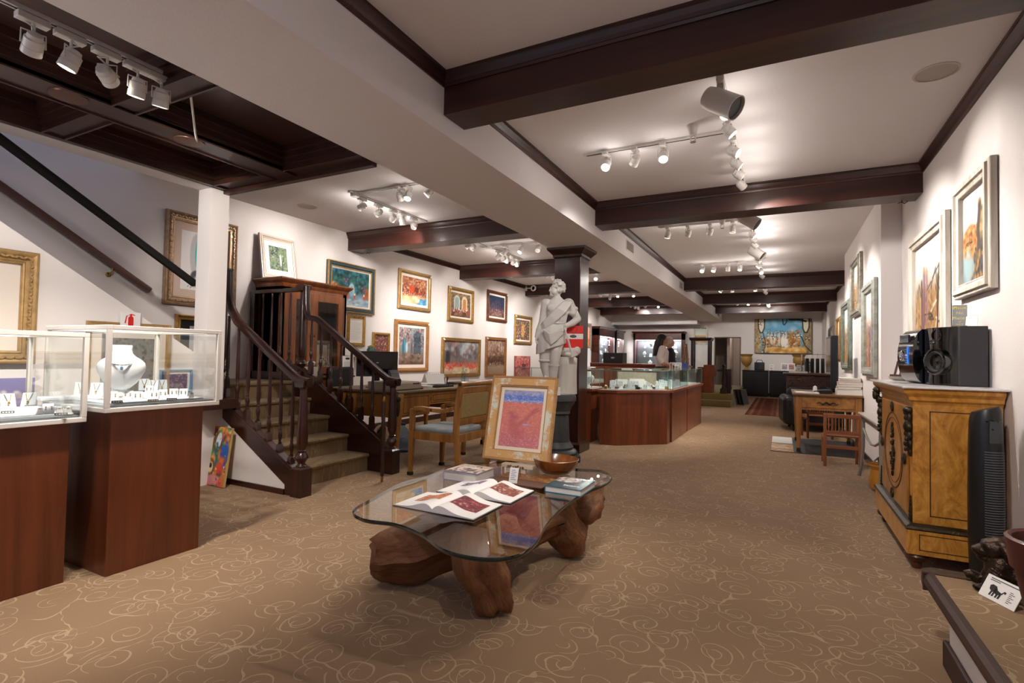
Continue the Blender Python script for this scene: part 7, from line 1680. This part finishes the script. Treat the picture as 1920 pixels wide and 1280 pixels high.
def slatchair(label, loc, rz):
    t = thing('slatted_chair', label, 'chair', loc, rz, 'small teak chairs by the desk'); w = .165
    for s in (-1, 1):
        MB().box(s*w-.016, s*w+.016, -.014, .014, 0, .58).build('back_post', TEAKZ, t, bevel=.004); MB().box(s*w-.014, s*w+.014, .30, .328, 0, .335).build('front_leg', TEAKZ, t, bevel=.004); MB().box(s*w-.012, s*w+.012, 0, .32, .29, .325).build('side_rail', TEAKZ, t, bevel=.003)
    MB().box(-w+.014, w-.014, -.012, .012, .535, .58).build('top_rail', TEAK, t, bevel=.005); MB().box(-w+.014, w-.014, -.012, .012, .36, .395).build('lower_rail', TEAK, t, bevel=.003); MB().box(-w+.014, w-.014, -.010, .010, .20, .235).build('stretcher', TEAK, t, bevel=.003)
    b = MB()
    for k in range(9): b.box(-.13+k*.0325-.006, -.13+k*.0325+.006, -.007, .007, .39, .54)
    b.build('slats', TEAKZ, t); b = MB()
    for k in range(7): b.box(-w, w, .02+k*.044, .055+k*.044, .325, .34)
    b.build('seat', TEAK, t, bevel=.002)
    return t
slatchair('small teak slat-back chair in front of the right-hand desk drawer', (.60, 6.79, 0), 0)
slatchair('small teak slat-back chair half hidden under the right-hand desk', (.52, 9.12, .0), R(12))
# ---- right-hand desk
t = thing('side_desk', 'honey wood table with a carved drawer front and tapering legs by the right wall', 'desk', (.52, 8.1, 0))
B = lambda n, mb, m, p=t, **k: mb.build(n, m, p, world=True, **k)
B('desk_top', MB().box(.13, .885, 7.56, 8.75, .722, .748), wood('5a3c1c', '80592c', 'x', 10, .35, .2), bevel=.006)
B('apron', MB().box(.16, .87, 7.60, 8.72, .545, .722), HONEYX, bevel=.003)
d = B('drawer', MB().box(.235, .80, 7.588, 7.60, .575, .70), HONEYX, bevel=.004)
b = MB(); r_ = random.Random(3)
for k in range(15): x = .405+k*.0155; b.at((x, 7.583, .637+.010*sin(k*1.3))).ball((0, 0, 0), .010, .006, .016*(1-abs(k-7)/11), 7, 5)
b.at().box(.42, .61, 7.582, 7.589, .612, .617); B('carved_handle', b, BRONZE, d, smooth=True)
for x, y in ((.20, 7.63), (.84, 7.63), (.20, 8.68), (.84, 8.68)):
    b = MB(); b.rings([[(x+a*r, y+c*r, z) for a, c in ((-1, -1), (1, -1), (1, 1), (-1, 1))] for z, r in ((.009, .019), (.06, .019), (.30, .026), (.545, .036), (.72, .036))]); lg = B('leg', b, HONEY, bevel=.004); B('foot_cap', MB().at((x, y, .009)).sq([(.024, 0), (.024, .04), (.02, .05)]), BRONZE, lg)
b = MB(); b.tube([(.23, 7.62, .54), (.30, 7.62, .50), (.31, 7.62, .44), (.24, 7.62, .42)], [.012, .010, .010, .012], 8); B('bracket', b, BRONZE)
BW = [('thick white hardback at the bottom of the book stack on the right-hand desk', .755, 7.80, .27, .22, .072, 'ded8d0'), ('pale grey book, second from the bottom of the stack', .755, 7.805, .25, .22, .030, 'b8b0ac'), ('white hardback, third from the bottom of the stack', .765, 7.80, .26, .21, .026, 'e4e0da'), ('pinkish book, fourth from the bottom of the stack', .765, 7.80, .255, .21, .030, 'c8a498'), ('white book, fifth from the bottom of the stack', .765, 7.80, .24, .20, .025, 'e4e0dc'), ('pale book lying on top of the stack', .77, 7.79, .23, .2, .02, 'd8d4d0')]
z = .7485
for lab, x, y, w, d_, h, c_ in BW:
    closedbook(lab, x, y, w, d_, h, None, R(random.uniform(-6, 6)), c_, z, 'ece6dc')['group'] = 'stack of books on the right-hand desk'; z += h+.0005
t = thing('paper_stack', 'white papers with a grey photo on the left of the right-hand desk', 'papers', (.29, 7.78, .7485), R(4)); MB().box(-.13, .13, -.15, .15, 0, .014).build('sheet_pile', PAPER, t); MB().box(-.02, .08, -.06, .03, .0142, .0148).build('printed_photo', mat('5a5a62', .5), t)
t = thing('black_cable_box', 'black cable box with tangled lead between papers and book stack', 'box', (.50, 7.84, .7485), R(15)); MB().box(-.07, .07, -.06, .06, 0, .045).build('box', BLACK, t, bevel=.006); MB().tube([(-.07, 0, .03), (-.12, .03, .02), (-.09, .09, .02), (0, .1, .03), (.05, .08, .05)], .007, 8).build('lead', BLACK, t, smooth=True)
t = thing('speaker_bud', 'small white rounded device on the desk in front of the black television', 'device', (.40, 8.02, .7485)); MB().lathe([(.025, 0), (.028, .03), (.022, .075), (.0, .09)], 16).build('body', WHITE, t, smooth=True)
t = thing('television', 'tall black television seen almost edge-on at the back of the right-hand desk', 'television', (.62, 8.4, .7485), R(-88))
MB().box(-.28, .28, -.045, .045, .03, .76).build('tv_housing', mat('10141a', .3), t, bevel=.015); MB().box(-.25, .25, -.0465, -.0445, .06, .73).build('screen', GLOSSBLACK, t); MB().box(-.2, .2, -.09, .09, 0, .015).build('stand', BLACK, t, bevel=.004); MB().box(-.05, .05, -.02, .02, .012, .05).build('stand_neck', BLACK, t)
t = thing('floor_panel', 'dark artwork panel with a white and tan end lying flat under the right-hand desk', 'panel', (.35, 8.2, 0)); MB().box(-.12, .92, 7.52, 8.95, 0, .008).build('board', mat('24262a', .5, bump=.3, bscale=12, var=.4, vscale=5), t, world=True); pp = Pic(.26, 1.4, 90, 78).grad([(0, 'a8805c'), (.45, 'b89070'), (.5, '3a3430'), (.55, 'c8c4c0'), (1, 'dcd8d4')]).dabs(60, (0, 1, .05, .45), ['c8a078', '7a5a40', 'a87a54', 'e0ccb0'], .05, .15, 2)
canvas(pp, .26, 1.42, 'pale_section', t, 0).matrix_basis = Matrix.Translation((.015-.35, 8.235-8.2, .0085))
# ---- black leather armchair, carved chest, tall things beyond
t = thing('leather_armchair', 'black leather armchair behind the right-hand desk', 'armchair', (.46, 10.25, 0), R(6)); LEA = mat('0f1113', .38, bump=.2, bscale=14)
MB().box(-.36, .36, -.38, .34, .08, .40).build('seat_base', LEA, t, bevel=.05, smooth=True, seg=4); MB().box(-.26, .26, -.36, .25, .36, .48).build('seat_cushion', LEA, t, bevel=.06, smooth=True, seg=4); MB().box(-.34, .34, .24, .42, .3, .70).build('backrest', LEA, t, bevel=.08, smooth=True, seg=4)
for s in (-1, 1): MB().box(s*.37-.10, s*.37+.10, -.40, .36, .10, .58).build('armrest', LEA, t, bevel=.08, smooth=True, seg=4)
for x in (-.3, .3):
    for y in (-.3, .3): MB().at((x, y, 0)).lathe([(.02, 0), (.03, .09)], 12).build('leg', BLACK, t)
t = thing('carved_chest', 'dark carved wooden chest table beyond the right-hand desk', 'chest', (.45, 11.2, 0)); CARV = wood('2a1208', '5a3018', 'x', 10, .4, .2, bump=.4)
MB().box(-.42, .45, -.35, .45, .90, .94).build('top', CARV, t, bevel=.012); MB().box(-.36, .40, -.30, .40, .12, .90).build('body', CARV, t, bevel=.008); b = MB(); r_ = random.Random(9)
for k in range(60): b.at((r_.uniform(-.33, .37), -.302, r_.uniform(.55, .88))).ball((0, 0, 0), r_.uniform(.015, .035), .014, r_.uniform(.012, .03), 7, 5)
b.build('carving', CARV, t, smooth=True)
for x in (-.32, .36):
    for y in (-.26, .36): MB().at((x, y, 0)).lathe([(.03, 0), (.045, .06), (.035, .13)], 12).build('foot', CARV, t)
t = thing('paper_stack', 'white papers on the carved chest beyond the right-hand desk', 'papers', (.28, 11.05, .9405)); MB().box(-.15, .15, -.11, .11, 0, .03).build('sheet_pile', PAPER, t, bevel=.002)
t = thing('garment_rack', 'black garments hanging on hangers near the carved chest', 'clothes', (.62, 12.2, .0)); b = MB()
b.tube([(-.25, 0, 0), (-.25, 0, 1.30), (.25, 0, 1.30), (.25, 0, 0)], .012, 8).tube([(-.25, -.2, .012), (-.25, .2, .012)], .012).tube([(.25, -.2, .012), (.25, .2, .012)], .012).build('rack_frame', CHROME, t)
for k in range(4):
    g = MB(); x = -.15+k*.09; g.rings([[(x+.03*cos(2*pi*i/16), w_*sin(2*pi*i/16), z) for i in range(16)] for z, w_ in ((.72, .13), (.85, .14), (1.05, .12), (1.16, .11), (1.22, .03))]); gg = g.build('garment', mat('0c0c0e', .8), t, smooth=True); MB().tube([(x, 0, 1.21), (x, 0, 1.28), (x, .02, 1.315), (x, .0, 1.325)], .003, 6).build('hanger_hook', CHROME, gg)
t = thing('white_bowl_shelf', 'curved white wall bracket under the grey-green framed painting', 'bracket', (XB, 9.0, .93)); MB().rings([[(-.0, -.25, 0), (-.14, -.2, 0), (-.16, 0, 0), (-.14, .2, 0), (0, .25, 0)], [(0, -.2, -.06), (-.08, -.14, -.06), (-.10, 0, -.06), (-.08, .14, -.06), (0, .2, -.06)]]).build('shelf', WHITEP, t)
# ================================================================ the far end
t = thing('runner_rug', 'red-brown striped runner rug on the carpet toward the back', 'rug', (-.30, 15.1, 0))
w, h = .78, 5.7; p = Pic(w, h, 120, 80, '5a3024')
for k, c_ in ((.06, '3a1c18'), (.16, '9a6a50'), (.19, '6a3828'), (.33, '7a4a38'), (.5, '4a241c'), (.66, '7a4a38'), (.80, '9a6a50'), (.83, '6a3828'), (.94, '3a1c18')): p.rect(k-.02, k+.02, 0, 1, c_, .8)
p.speck(.03); MB().box(-w/2, w/2, -h/2, h/2, 0, .006).build('rug_body', mat('4a2820', .95), t); canvas(p, w, h, 'striped_pile', t, .0065, artmat(.95, .05))
DB = wood('100a0c', '1a1013', 'z', 8, .6, 0)
for k, (xa, xb_, lab) in enumerate(((-1.13, -.38, 'dark low cabinet at the back wall below the huge canvas, left of the pair'), (-.34, .62, 'dark low cabinet at the back wall below the huge canvas, right of the pair'))):
    t = thing('low_cabinet', lab, 'cabinet', ((xa+xb_)/2, 18.95, 0)); B = lambda n, mb, m, pp_=t, **kk: mb.build(n, m, pp_, world=True, **kk)
    B('body', MB().box(xa, xb_, 18.66, YB-.02, .06, .82), DB); B('plinth', MB().box(xa+.02, xb_-.02, 18.72, YB-.02, 0, .06), DB); B('top', MB().box(xa-.01, xb_+.01, 18.63, YB-.01, .82, .845), mat('241a1a', .25), bevel=.004)
    for j in range(2):
        ya = xa+.02+j*(xb_-xa-.02)/2; yb_ = ya+(xb_-xa)/2-.03; d = B('door', MB().box(ya, yb_, 18.645, 18.66, .10, .80), DB, bevel=.003); B('door_panel', MB().box(ya+.06, yb_-.06, 18.638, 18.646, .16, .74), DB, d, bevel=.004)
ZB2 = .8455
URN = mat('a07c3c', .5, .2, bump=.2, bscale=30)
def urn(x, y, lab):
    t = thing('urn', lab, 'urn', (x, y, ZB2)); MB().sq([(.09, 0), (.09, .03)]).lathe([(.085, .03), (.05, .06), (.035, .09), (.05, .12)], 24).build('foot', URN, t, smooth=40); MB().lathe([(.05, .12), (.12, .18), (.165, .28), (.17, .38), (.155, .44), (.185, .50), (.20, .52), (.18, .525), (.14, .46)], 28).build('urn_body', URN, t, smooth=40)
urn(-1.02, 18.95, 'ochre classical urn at the left end of the dark back cabinets'); urn(.50, 19.0, 'ochre classical urn at the right end of the dark back cabinets, half hidden')
def onback(px, Y=18.9): return aty(px, 690, Y).x
t = thing('leather_bag', 'black handled bag on the back cabinets under the huge canvas', 'bag', (onback(1424), 18.9, ZB2)); MB().box(-.15, .15, -.09, .09, 0, .26).build('bag_body', mat('14141a', .35), t, bevel=.02, smooth=True); MB().box(-.005, .145, -.094, -.088, .02, .24).build('bag_front', mat('2c2a30', .3), t); MB().tube([(-.10, 0, .25), (-.07, 0, .33), (.07, 0, .33), (.10, 0, .25)], .010, 8).build('handle', BLACK, t, smooth=True)
def easelcard(px, w, h, art, lab, fm, Y=18.85):
    M = basis((onback(px, Y), Y, ZB2+h/2+.01), (1, 0, 0), (0, .15, 1)); t = thingM('picture_card', lab, 'card', M); MB().box(-w/2, w/2, -h/2, h/2, -.01, 0).build('board', mat(fm, .6), t); canvas(art, w*.72, h*.68, 'print', t, .001)
    MB().taper([(-.03, -h/2, -.09), (.03, -h/2, -.09), (.03, -h/2, -.085), (-.03, -h/2, -.085)], [(-.03, h*.2, -.015), (.03, h*.2, -.015), (.03, h*.2, -.01), (-.03, h*.2, -.01)]).build('strut', BLACK, t)
P_ = lambda s, pal: Pic(.2, .2, 30, s, pal[0]).dabs(40, (0, 1, 0, 1), pal, .06, .14)
easelcard(1447, .13, .19, P_(81, ['f0eceа'.replace('а', 'a'), 'c83a2c', '3a3a44', 'f0ecea']), 'white card with small red and dark print on the back cabinets', 'f0ecea')
easelcard(1471, .20, .24, P_(82, ['9a94a8', 'c8b8b4', '6a6478', 'd8ccc8']), 'white book page with a lilac print standing on the back cabinets', 'f4f0ee'); easelcard(1484, .20, .24, P_(83, ['a87a70', 'c89a90', '7a5a5a', 'd8bcb4']), 'white book page with a rose print standing on the back cabinets', 'f4f0ee')
easelcard(1501, .22, .19, P_(84, ['8a8a8c', 'c8c4c0', '5a5a5c', 'e0dcd8']), 'small silver framed grey photo on the back cabinets', 'a8a4a0', 18.8); easelcard(1514, .19, .30, P_(85, ['3a3a3e', '6a6a6c', '8a3a34', 'c8c4c0']), 'dark framed print near the right urn on the back cabinets', '4a4440', 18.85)
# far platform: step-side balustrade, brown cabinet, easel, glass tower, leaning boards
ZF = .3015
t = thing('balustrade', 'short dark balustrade with a ball-topped newel at the far steps', 'balustrade', (-1.25, 14.3, .3))
nx_, ny_ = aty(1357, 690, 14.35).x, 14.35
b = MB(); b.at((nx_, ny_, ZF)).sq([(.075, 0), (.075, .12), (.055, .14)]).lathe([(.05, .13), (.04, .2), (.05, .3), (.038, .6), (.055, .64), (.03, .66), (.05, .71), (.0, .76)], 16); b.build('newel_post', DARKZ, t, world=True, smooth=40)
MB().box(nx_-.02, nx_+.02, ny_, 16.6, .86, .91).build('handrail', DARK, t, world=True, bevel=.008)
MB().box(nx_-.16, nx_-.02, ny_-.02, ny_+.02, .86, .91).build('handrail', DARK, t, world=True, bevel=.008)
for k in range(9): b = turned(MB(), nx_, ny_+.25+k*.24, ZF, .87, .02, .08); b.build('baluster', DARKZ, t, world=True, smooth=40)
MB().at((0, 0, 0)).box(nx_+.02, nx_+.16, 14.5, 14.56, .3, .92).build('end_panel', DARKZ, t, world=True, bevel=.006)
for k in range(3):
    x, y = aty(1384, 740, 14.7).x+k*.075, 14.6+k*.05; t = thingM('leaning_board', 'dark framed board, %s of three leaning beside the far steps' % ORD[k], 'board', basis((x, y, .215), (.35, 1, 0), (-.22, .08, 1)), 'dark boards leaning by the far steps')
    MB().box(-.16, .16, -.20, .20, -.012, .012).build('board', mat('241a1c', .4), t, bevel=.004); b = MB(); b.rings([[(sx_*(.16-i), sy_*(.20-i), z) for sx_, sy_ in ((-1, -1), (1, -1), (1, 1), (-1, 1))] for i, z in ((0, .0125), (.0, .015), (.012, .015), (.012, .0125))], cap=False); b.build('edge_trim', mat('6a6a6e', .4), t)
BC = wood('6a3014', '94491f', 'z', 10, .35, .2)
t = thing('drawer_cabinet', 'orange-brown wooden drawer cabinet on the far platform', 'cabinet', (-1.74, 14.6, ZF)); MB().box(-.20, .16, -.25, .25, 0, .66).build('body', BC, t, bevel=.004); MB().box(-.05, .20, -.27, .27, .42, .72).build('upper_box', BC, t, bevel=.004)
for k in range(2): d = MB().box(.165+.035, .18+.03, -.22, .22, .44+k*.135, .56+k*.135).build('drawer', BC, t, bevel=.003); MB().at((.22, 0, .50+k*.135)).ball((0, 0, 0), .014).build('knob', CHROME, d, smooth=True)
MB().at((.17, -.12, .3)).ball((0, 0, 0), .014).build('knob', CHROME, t, smooth=True)
t = thing('glass_tower', 'tall narrow dark-framed glass vitrine on the far platform by the doorway', 'vitrine', (-1.98, 15.4, ZF)); g = MB()
for x in (-.22, .22):
    for y in (-.2, .2): g.box(x-.03, x+.03, y-.03, y+.03, 0, 1.38)
g.build('frame', DARKZ, t); MB().sq([(.27, 1.38), (.29, 1.42), (.29, 1.46)]).build('cornice', DARK, t); MB().sq([(.26, 0), (.26, .5)]).build('base_box', DARKZ, t, bevel=.006)
for z in (.75, 1.05): MB().box(-.2, .2, -.18, .18, z, z+.006).build('shelf', GLASS, t)
for sx_, sy_, a, c_ in ((0, -.2, .2, .003), (0, .2, .2, .003), (.22, 0, .003, .18), (-.22, 0, .003, .18)): MB().box(sx_-a, sx_+a, sy_-c_, sy_+c_, .5, 1.38).build('glass_pane', GLASS, t)
t = thing('wooden_easel', 'pale wooden A-frame easel standing near the glass vitrine', 'easel', (-2.35, 15.0, ZF)); EW = wood('8a5a38', 'c8a080', 'z', 14, .5, .1)
for s in (-1, 1): MB().tube([(s*.16, -.1, 0), (s*.02, .04, 1.28)], .022, 6).build('front_leg', EW, t)
MB().tube([(0, .45, 0), (0, .06, 1.2)], .02, 6).build('back_leg', EW, t); MB().box(-.2, .2, -.09, -.04, .50, .53).build('ledge', EW, t); MB().box(-.1, .1, -.02, .01, .85, .88).build('cross_bar', EW, t)
t = thing('gift_bag', 'small blue bag standing on the farthest jewellery counter', 'bag', (-1.50, 9.55, ZG)); MB().box(-.05, .05, -.03, .03, 0, .09).build('bag_body', mat('24306a', .45), t, bevel=.004); MB().tube([(-.02, 0, .085), (-.015, 0, .12), (.015, 0, .12), (.02, 0, .085)], .002, 6).build('handle', mat('24306a', .45), t)
# mahogany showcases, lit inside, with white jewellery busts
MAH = wood('2e0f0a', '541c12', 'z', 9, .3, .35)
def showcase(label, M, w, h, zbase, nsh, D=.42):
    t = thingM('lit_showcase', label, 'showcase', M)     # x along the front, y up, z to the viewer; back at z=0
    b = MB(); hh = .26
    b.box(-w/2, w/2, 0, h, 0, .02).box(-w/2, -w/2+.07, 0, h, .02, D).box(w/2-.07, w/2, 0, h, .02, D).box(-w/2, w/2, h-hh, h, .02, D).box(-w/2, w/2, 0, zbase, .02, D)
    b.build('case_body', MAH, t, bevel=.004)
    b = MB(); b.rings([[(-w/2-o, h+y, 0), (w/2+o, h+y, 0), (w/2+o, h+y, D+o), (-w/2-o, h+y, D+o)] for o, y in ((0, -.04), (.02, -.03), (.035, 0), (.055, .02), (.055, .035))]); b.build('cornice', MAH, t)
    MB().box(-w/2+.07, w/2-.07, zbase, h-hh, .021, .026).build('back_panel', mat('55545a', .6), t)
    MB().box(-w/2+.07, w/2-.07, h-hh-.012, h-hh, .06, D-.1).build('light_strip', mat('ffffff', .4, emit=5), t)
    b = MB(); e = .016; b.box(-w/2+.07, w/2-.07, zbase, zbase+e, D-.01, D+.006).box(-w/2+.07, w/2-.07, h-hh-e, h-hh, D-.01, D+.006).box(-w/2+.07, -w/2+.07+e, zbase, h-hh, D-.01, D+.006).box(w/2-.07-e, w/2-.07, zbase, h-hh, D-.01, D+.006); b.build('door_trim', SILVER, t)
    MB().box(-w/2+.08, w/2-.08, zbase+.01, h-hh-.01, D-.004, D).build('door_glass', GLASS, t)
    ys = []
    for k in range(nsh):
        y = zbase+.02+k*(h-hh-zbase)/nsh; ys.append(y)
        if k: MB().box(-w/2+.07, w/2-.07, y-.008, y, .03, D-.03).build('shelf', GLASSG, t)
    l = bpy.data.lights.new('showcase_light', 'AREA'); l.shape = 'RECTANGLE'; l.size = w-.2; l.size_y = D*.4; l.energy = 12*w; l.color = (.96, .98, 1)
    o = bpy.data.objects.new('showcase_light', l); COL.objects.link(o); o.parent = t; o.matrix_local = Matrix.Translation((0, h-hh-.02, D*.5)) @ Matrix.Rotation(R(-90), 4, 'X')
    return t, M, ys
SHELF = ['bottom shelf', 'second shelf', 'third shelf', 'top shelf']
def fill(M, ys, w, where, n, seed, D=.42):
    r_ = random.Random(seed)
    for k, y in enumerate(ys):
        for i in range(n):
            x = -w/2+.2+(w-.4)*(i+.5)/n+r_.uniform(-.04, .04); big = (i+k) % 2 == 0
            P3 = M @ Vector((x, y+.001, D*.5+r_.uniform(-.03, .03))); rz = atan2(M.col[2].y, M.col[2].x)+pi/2+r_.uniform(-.5, .5)
            if big: o = dup(BUST, P3, 0, 'white necklace bust on the %s of %s' % (SHELF[min(k, 3)], where), 'white busts in '+where); s = r_.uniform(.65, .9)*(1 if D > .3 else .8)
            else: o = dup(PPAD if i % 2 else PEAR, P3, 0, 'small white jewellery stand on the %s of %s' % (SHELF[min(k, 3)], where), 'small white stands in '+where); s = 1.6
            o.matrix_basis = Matrix.Translation(P3) @ Matrix.Rotation(rz, 4, 'Z') @ Matrix.Scale(s, 4)
n1 = 'the nearer showcase on the left wall'; n2 = 'the second showcase on the left wall'; n3 = 'the wide showcase on the back wall'
_, M, ys = showcase('nearer mahogany lit showcase against the left wall', basis((XL+.005, 17.2, 0), (0, 1, 0), (0, 0, 1)), 1.80, 2.14, .62, 4, .26); fill(M, ys, 1.86, n1, 4, 1, .26)
_, M, ys = showcase('second mahogany lit showcase along the left wall', basis((XL+.005, 18.80, 0), (0, 1, 0), (0, 0, 1)), 1.0, 2.12, .62, 4, .26); fill(M, ys, 1.05, n2, 2, 2, .26)
_, M, ys = showcase('wide mahogany lit showcase standing along the back wall', basis((-3.92, YB-.005, 0), (1, 0, 0), (0, 0, 1)), 1.76, 2.10, .55, 4); fill(M, ys, 1.76, n3, 5, 3)
# inner counters behind the island
IC = wood('8a4418', 'b0622a', 'z', 9, .35, .25)
t = thing('panelled_counter', 'orange-brown panelled counter behind the jewellery island', 'counter', (-3.3, 12.5, 0)); B = lambda n, mb, m, pp_=t, **kk: mb.build(n, m, pp_, world=True, **kk)
B('body', MB().box(-4.6, -2.25, 12.3, 12.8, 0, .98), CW); B('top', MB().box(-4.65, -2.2, 12.25, 12.85, .98, 1.03), CTOP, bevel=.01)
for k in range(9): B('front_panel', MB().box(-4.57+k*.258, -4.57+k*.258+.235, 12.285, 12.30, .08, .95), IC, bevel=.006)
p = aty(1153, 676, 12.5); t = thing('black_printer', 'black printer with silver badge on the panelled counter', 'printer', (p.x, 12.5, 1.0305)); MB().box(-.24, .24, -.2, .2, 0, .25).build('printer_body', mat('12141a', .35), t, bevel=.012); MB().lathe([(.045, -.003), (.045, .003)], 18).at() ; b = MB(); b.at((0, -.203, .13), 0, pi/2).lathe([(.045, -.002), (.045, .002)], 20, sy=.45); b.build('badge', SILVER, t); MB().box(-.26, .34, -.22, .22, .25, .258).build('glass_lid', GLASSG, t)
t = thing('cash_register_stand', 'dark red-brown box stand behind the corner counter', 'stand', (-2.75, 10.6, 0)); MB().box(-.3, .35, -.25, .25, 0, .92).build('body', CW, t, bevel=.006); MB().box(-.32, .37, -.27, .27, .92, .95).build('top', CTOP, t, bevel=.006)
# security camera and hooks
t = thing('security_camera', 'small white security camera bracket on the third left beam', 'camera', (0, 0, 0)); p = aty(985, 540, 11.25); MB().box(p.x-.02, p.x+.02, 11.28, 11.32, p.z-.06, p.z+.06).build('mount', WHITE, t); b = MB(); q = aty(1000, 540, 11.22); b.at((q.x, 11.22, q.z), 0, pi/2).lathe([(.06, -.02), (.075, 0), (.06, .02), (.045, .02), (.045, -.02)], 20); b.build('ring', WHITE, t, smooth=True); MB().tube([(p.x, 11.25, p.z), (q.x-.07, 11.22, q.z)], .012, 8).build('arm', WHITE, t)
for px, py, lab in ((690, 474, 'small dark hook under the near left-hand beam'), (1691, 379, 'small dark hook under the second right-hand beam by the wall')):
    p = atz(px, py, ZBM-.02); t = thing('beam_hook', lab, 'hook', p); b = MB(); b.tube([(0, 0, .02), (0, 0, 0), (.02, 0, -.015), (.04, 0, 0), (.035, 0, .012)], .004, 6).tube([(0, 0, .005), (-.03, .0, -.01)], .004, 6); b.build('hook_wire', BLACK, t)
# ================================================================ people behind the counter
SKIN = mat('b07a5c', .5); SKIN2 = mat('c09078', .5)
def person(name, label, loc, rz, top, hairc, pants, long_hair, skin, arm):
    t = thing(name, label, 'person', loc, rz)       # local: faces +x; body one continuous skin-coloured mesh, clothes and hair on it
    b = MB()
    oval(b, [(0, 0, .80, .10, .16), (.0, 0, .92, .11, .165), (0, 0, 1.02, .095, .14), (.01, 0, 1.15, .10, .15), (.01, 0, 1.27, .11, .17), (.0, 0, 1.35, .085, .16), (0, 0, 1.385, .05, .07)])
    limb(b, [(0, 0, 1.36), (.015, 0, 1.45)], [.052, .050])
    b.ball((.025, 0, 1.525), .082, .070, .098, 20, 14).ball((.05, 0, 1.485), .055, .05, .062, 16, 10)
    b.tube([(.10, 0, 1.54), (.122, 0, 1.505), (.112, 0, 1.495)], [.009, .013, .010], 8); b.ball((.088, 0, 1.452), .022, .026, .018).ball((.103, 0, 1.472), .010, .022, .008)
    for s in (-1, 1):
        b.ball((.02, s*.072, 1.515), .018, .010, .028); b.ball((.094, s*.028, 1.528), .010, .013, .010)
        limb(b, [(0, s*.085, .84), (.0, s*.09, .48), (-.01, s*.09, .10)], [.085, .058, .040]); b.ball((.05, s*.09, .04), .12, .042, .04, 14, 8)
        sh, el, wr = arm[s]; limb(b, [(0, s*.16, 1.33), sh], [.055, .050]); limb(b, [sh, el], [.050, .040]); limb(b, [el, wr], [.040, .028]); hand(b, wr, (Vector(wr)-Vector(el)), (0, s, .3), .165, .8, s)
    body = remesh(b.build('body', skin, t), .011, 3)
    b = MB(); oval(b, [(0, 0, .86, .135, .195), (0, 0, 1.0, .125, .18), (.01, 0, 1.15, .125, .178), (.01, 0, 1.27, .13, .192), (0, 0, 1.345, .10, .185), (0, 0, 1.385, .066, .10)], 30)
    for s in (-1, 1): sh, el, wr = arm[s]; limb(b, [(0, s*.155, 1.33), sh, tuple(Vector(sh).lerp(Vector(el), .8 if s > 0 else .6))], [.074, .070, .062])
    remesh(b.build('shirt', top, t), .012, 4)
    b = MB(); oval(b, [(0, 0, .98, .13, .185), (0, 0, .86, .135, .195), (0, 0, .75, .125, .19)], 26)
    for s in (-1, 1): limb(b, [(0, s*.088, .80), (0, s*.09, .48), (-.01, s*.09, .09)], [.105, .080, .062])
    remesh(b.build('trousers', pants, t), .013, 4)
    for s in (-1, 1): b = MB(); b.ball((.05, s*.09, .042), .135, .052, .045, 16, 10); b.build('shoe', BLACK, t, smooth=True)
    b = MB(); b.ball((-.005, 0, 1.55), .100, .088, .095, 20, 14).ball((-.045, 0, 1.50), .075, .085, .085, 18, 12)
    for s in (-1, 1): b.tube([(.05, s*.055, 1.59), (.03, s*.082, 1.54), (.0, s*.088, 1.48)], [.03, .028, .02], 8)
    if long_hair:
        for k in range(9):
            a = R(95+k*21); x, y = .085*cos(a), .095*sin(a); b.tube([(x*.9, y*.9, 1.54), (x-.02, y, 1.44), (x*1.1-.04, y*1.15, 1.32), (x*1.2-.06+.02*sin(k*2), y*1.1, 1.18)], [.045, .052, .048, .022], 10)
    o = remesh(b.build('hair', hairc, t), .011, 2)
    return t
pw = aty(1241, 660, 11.0)
person('person', 'long-haired person in a white top standing behind the jewellery counter', (pw.x, 11.0, .03), R(15), mat('d8ccc8', .8), mat('120c0a', .5), mat('2a2628', .7), True, SKIN,
       {-1: ((-.06, -.25, 1.13), (.02, -.33, 1.02), (.13, -.20, .98)), 1: ((.03, .23, 1.10), (.14, .24, .98), (.30, .16, 1.02))})
pw2 = aty(1254, 660, 11.75)
person('person', 'pale-haired person in dark clothes half hidden behind the long-haired one', (pw2.x, 11.75, .0), R(25), mat('14141a', .8), mat('b8a898', .7), mat('1a1a20', .8), False, SKIN2,
       {-1: ((.02, -.22, 1.10), (.14, -.22, .96), (.32, -.16, 1.0)), 1: ((.02, .22, 1.10), (.12, .22, .96), (.30, .14, .98))})
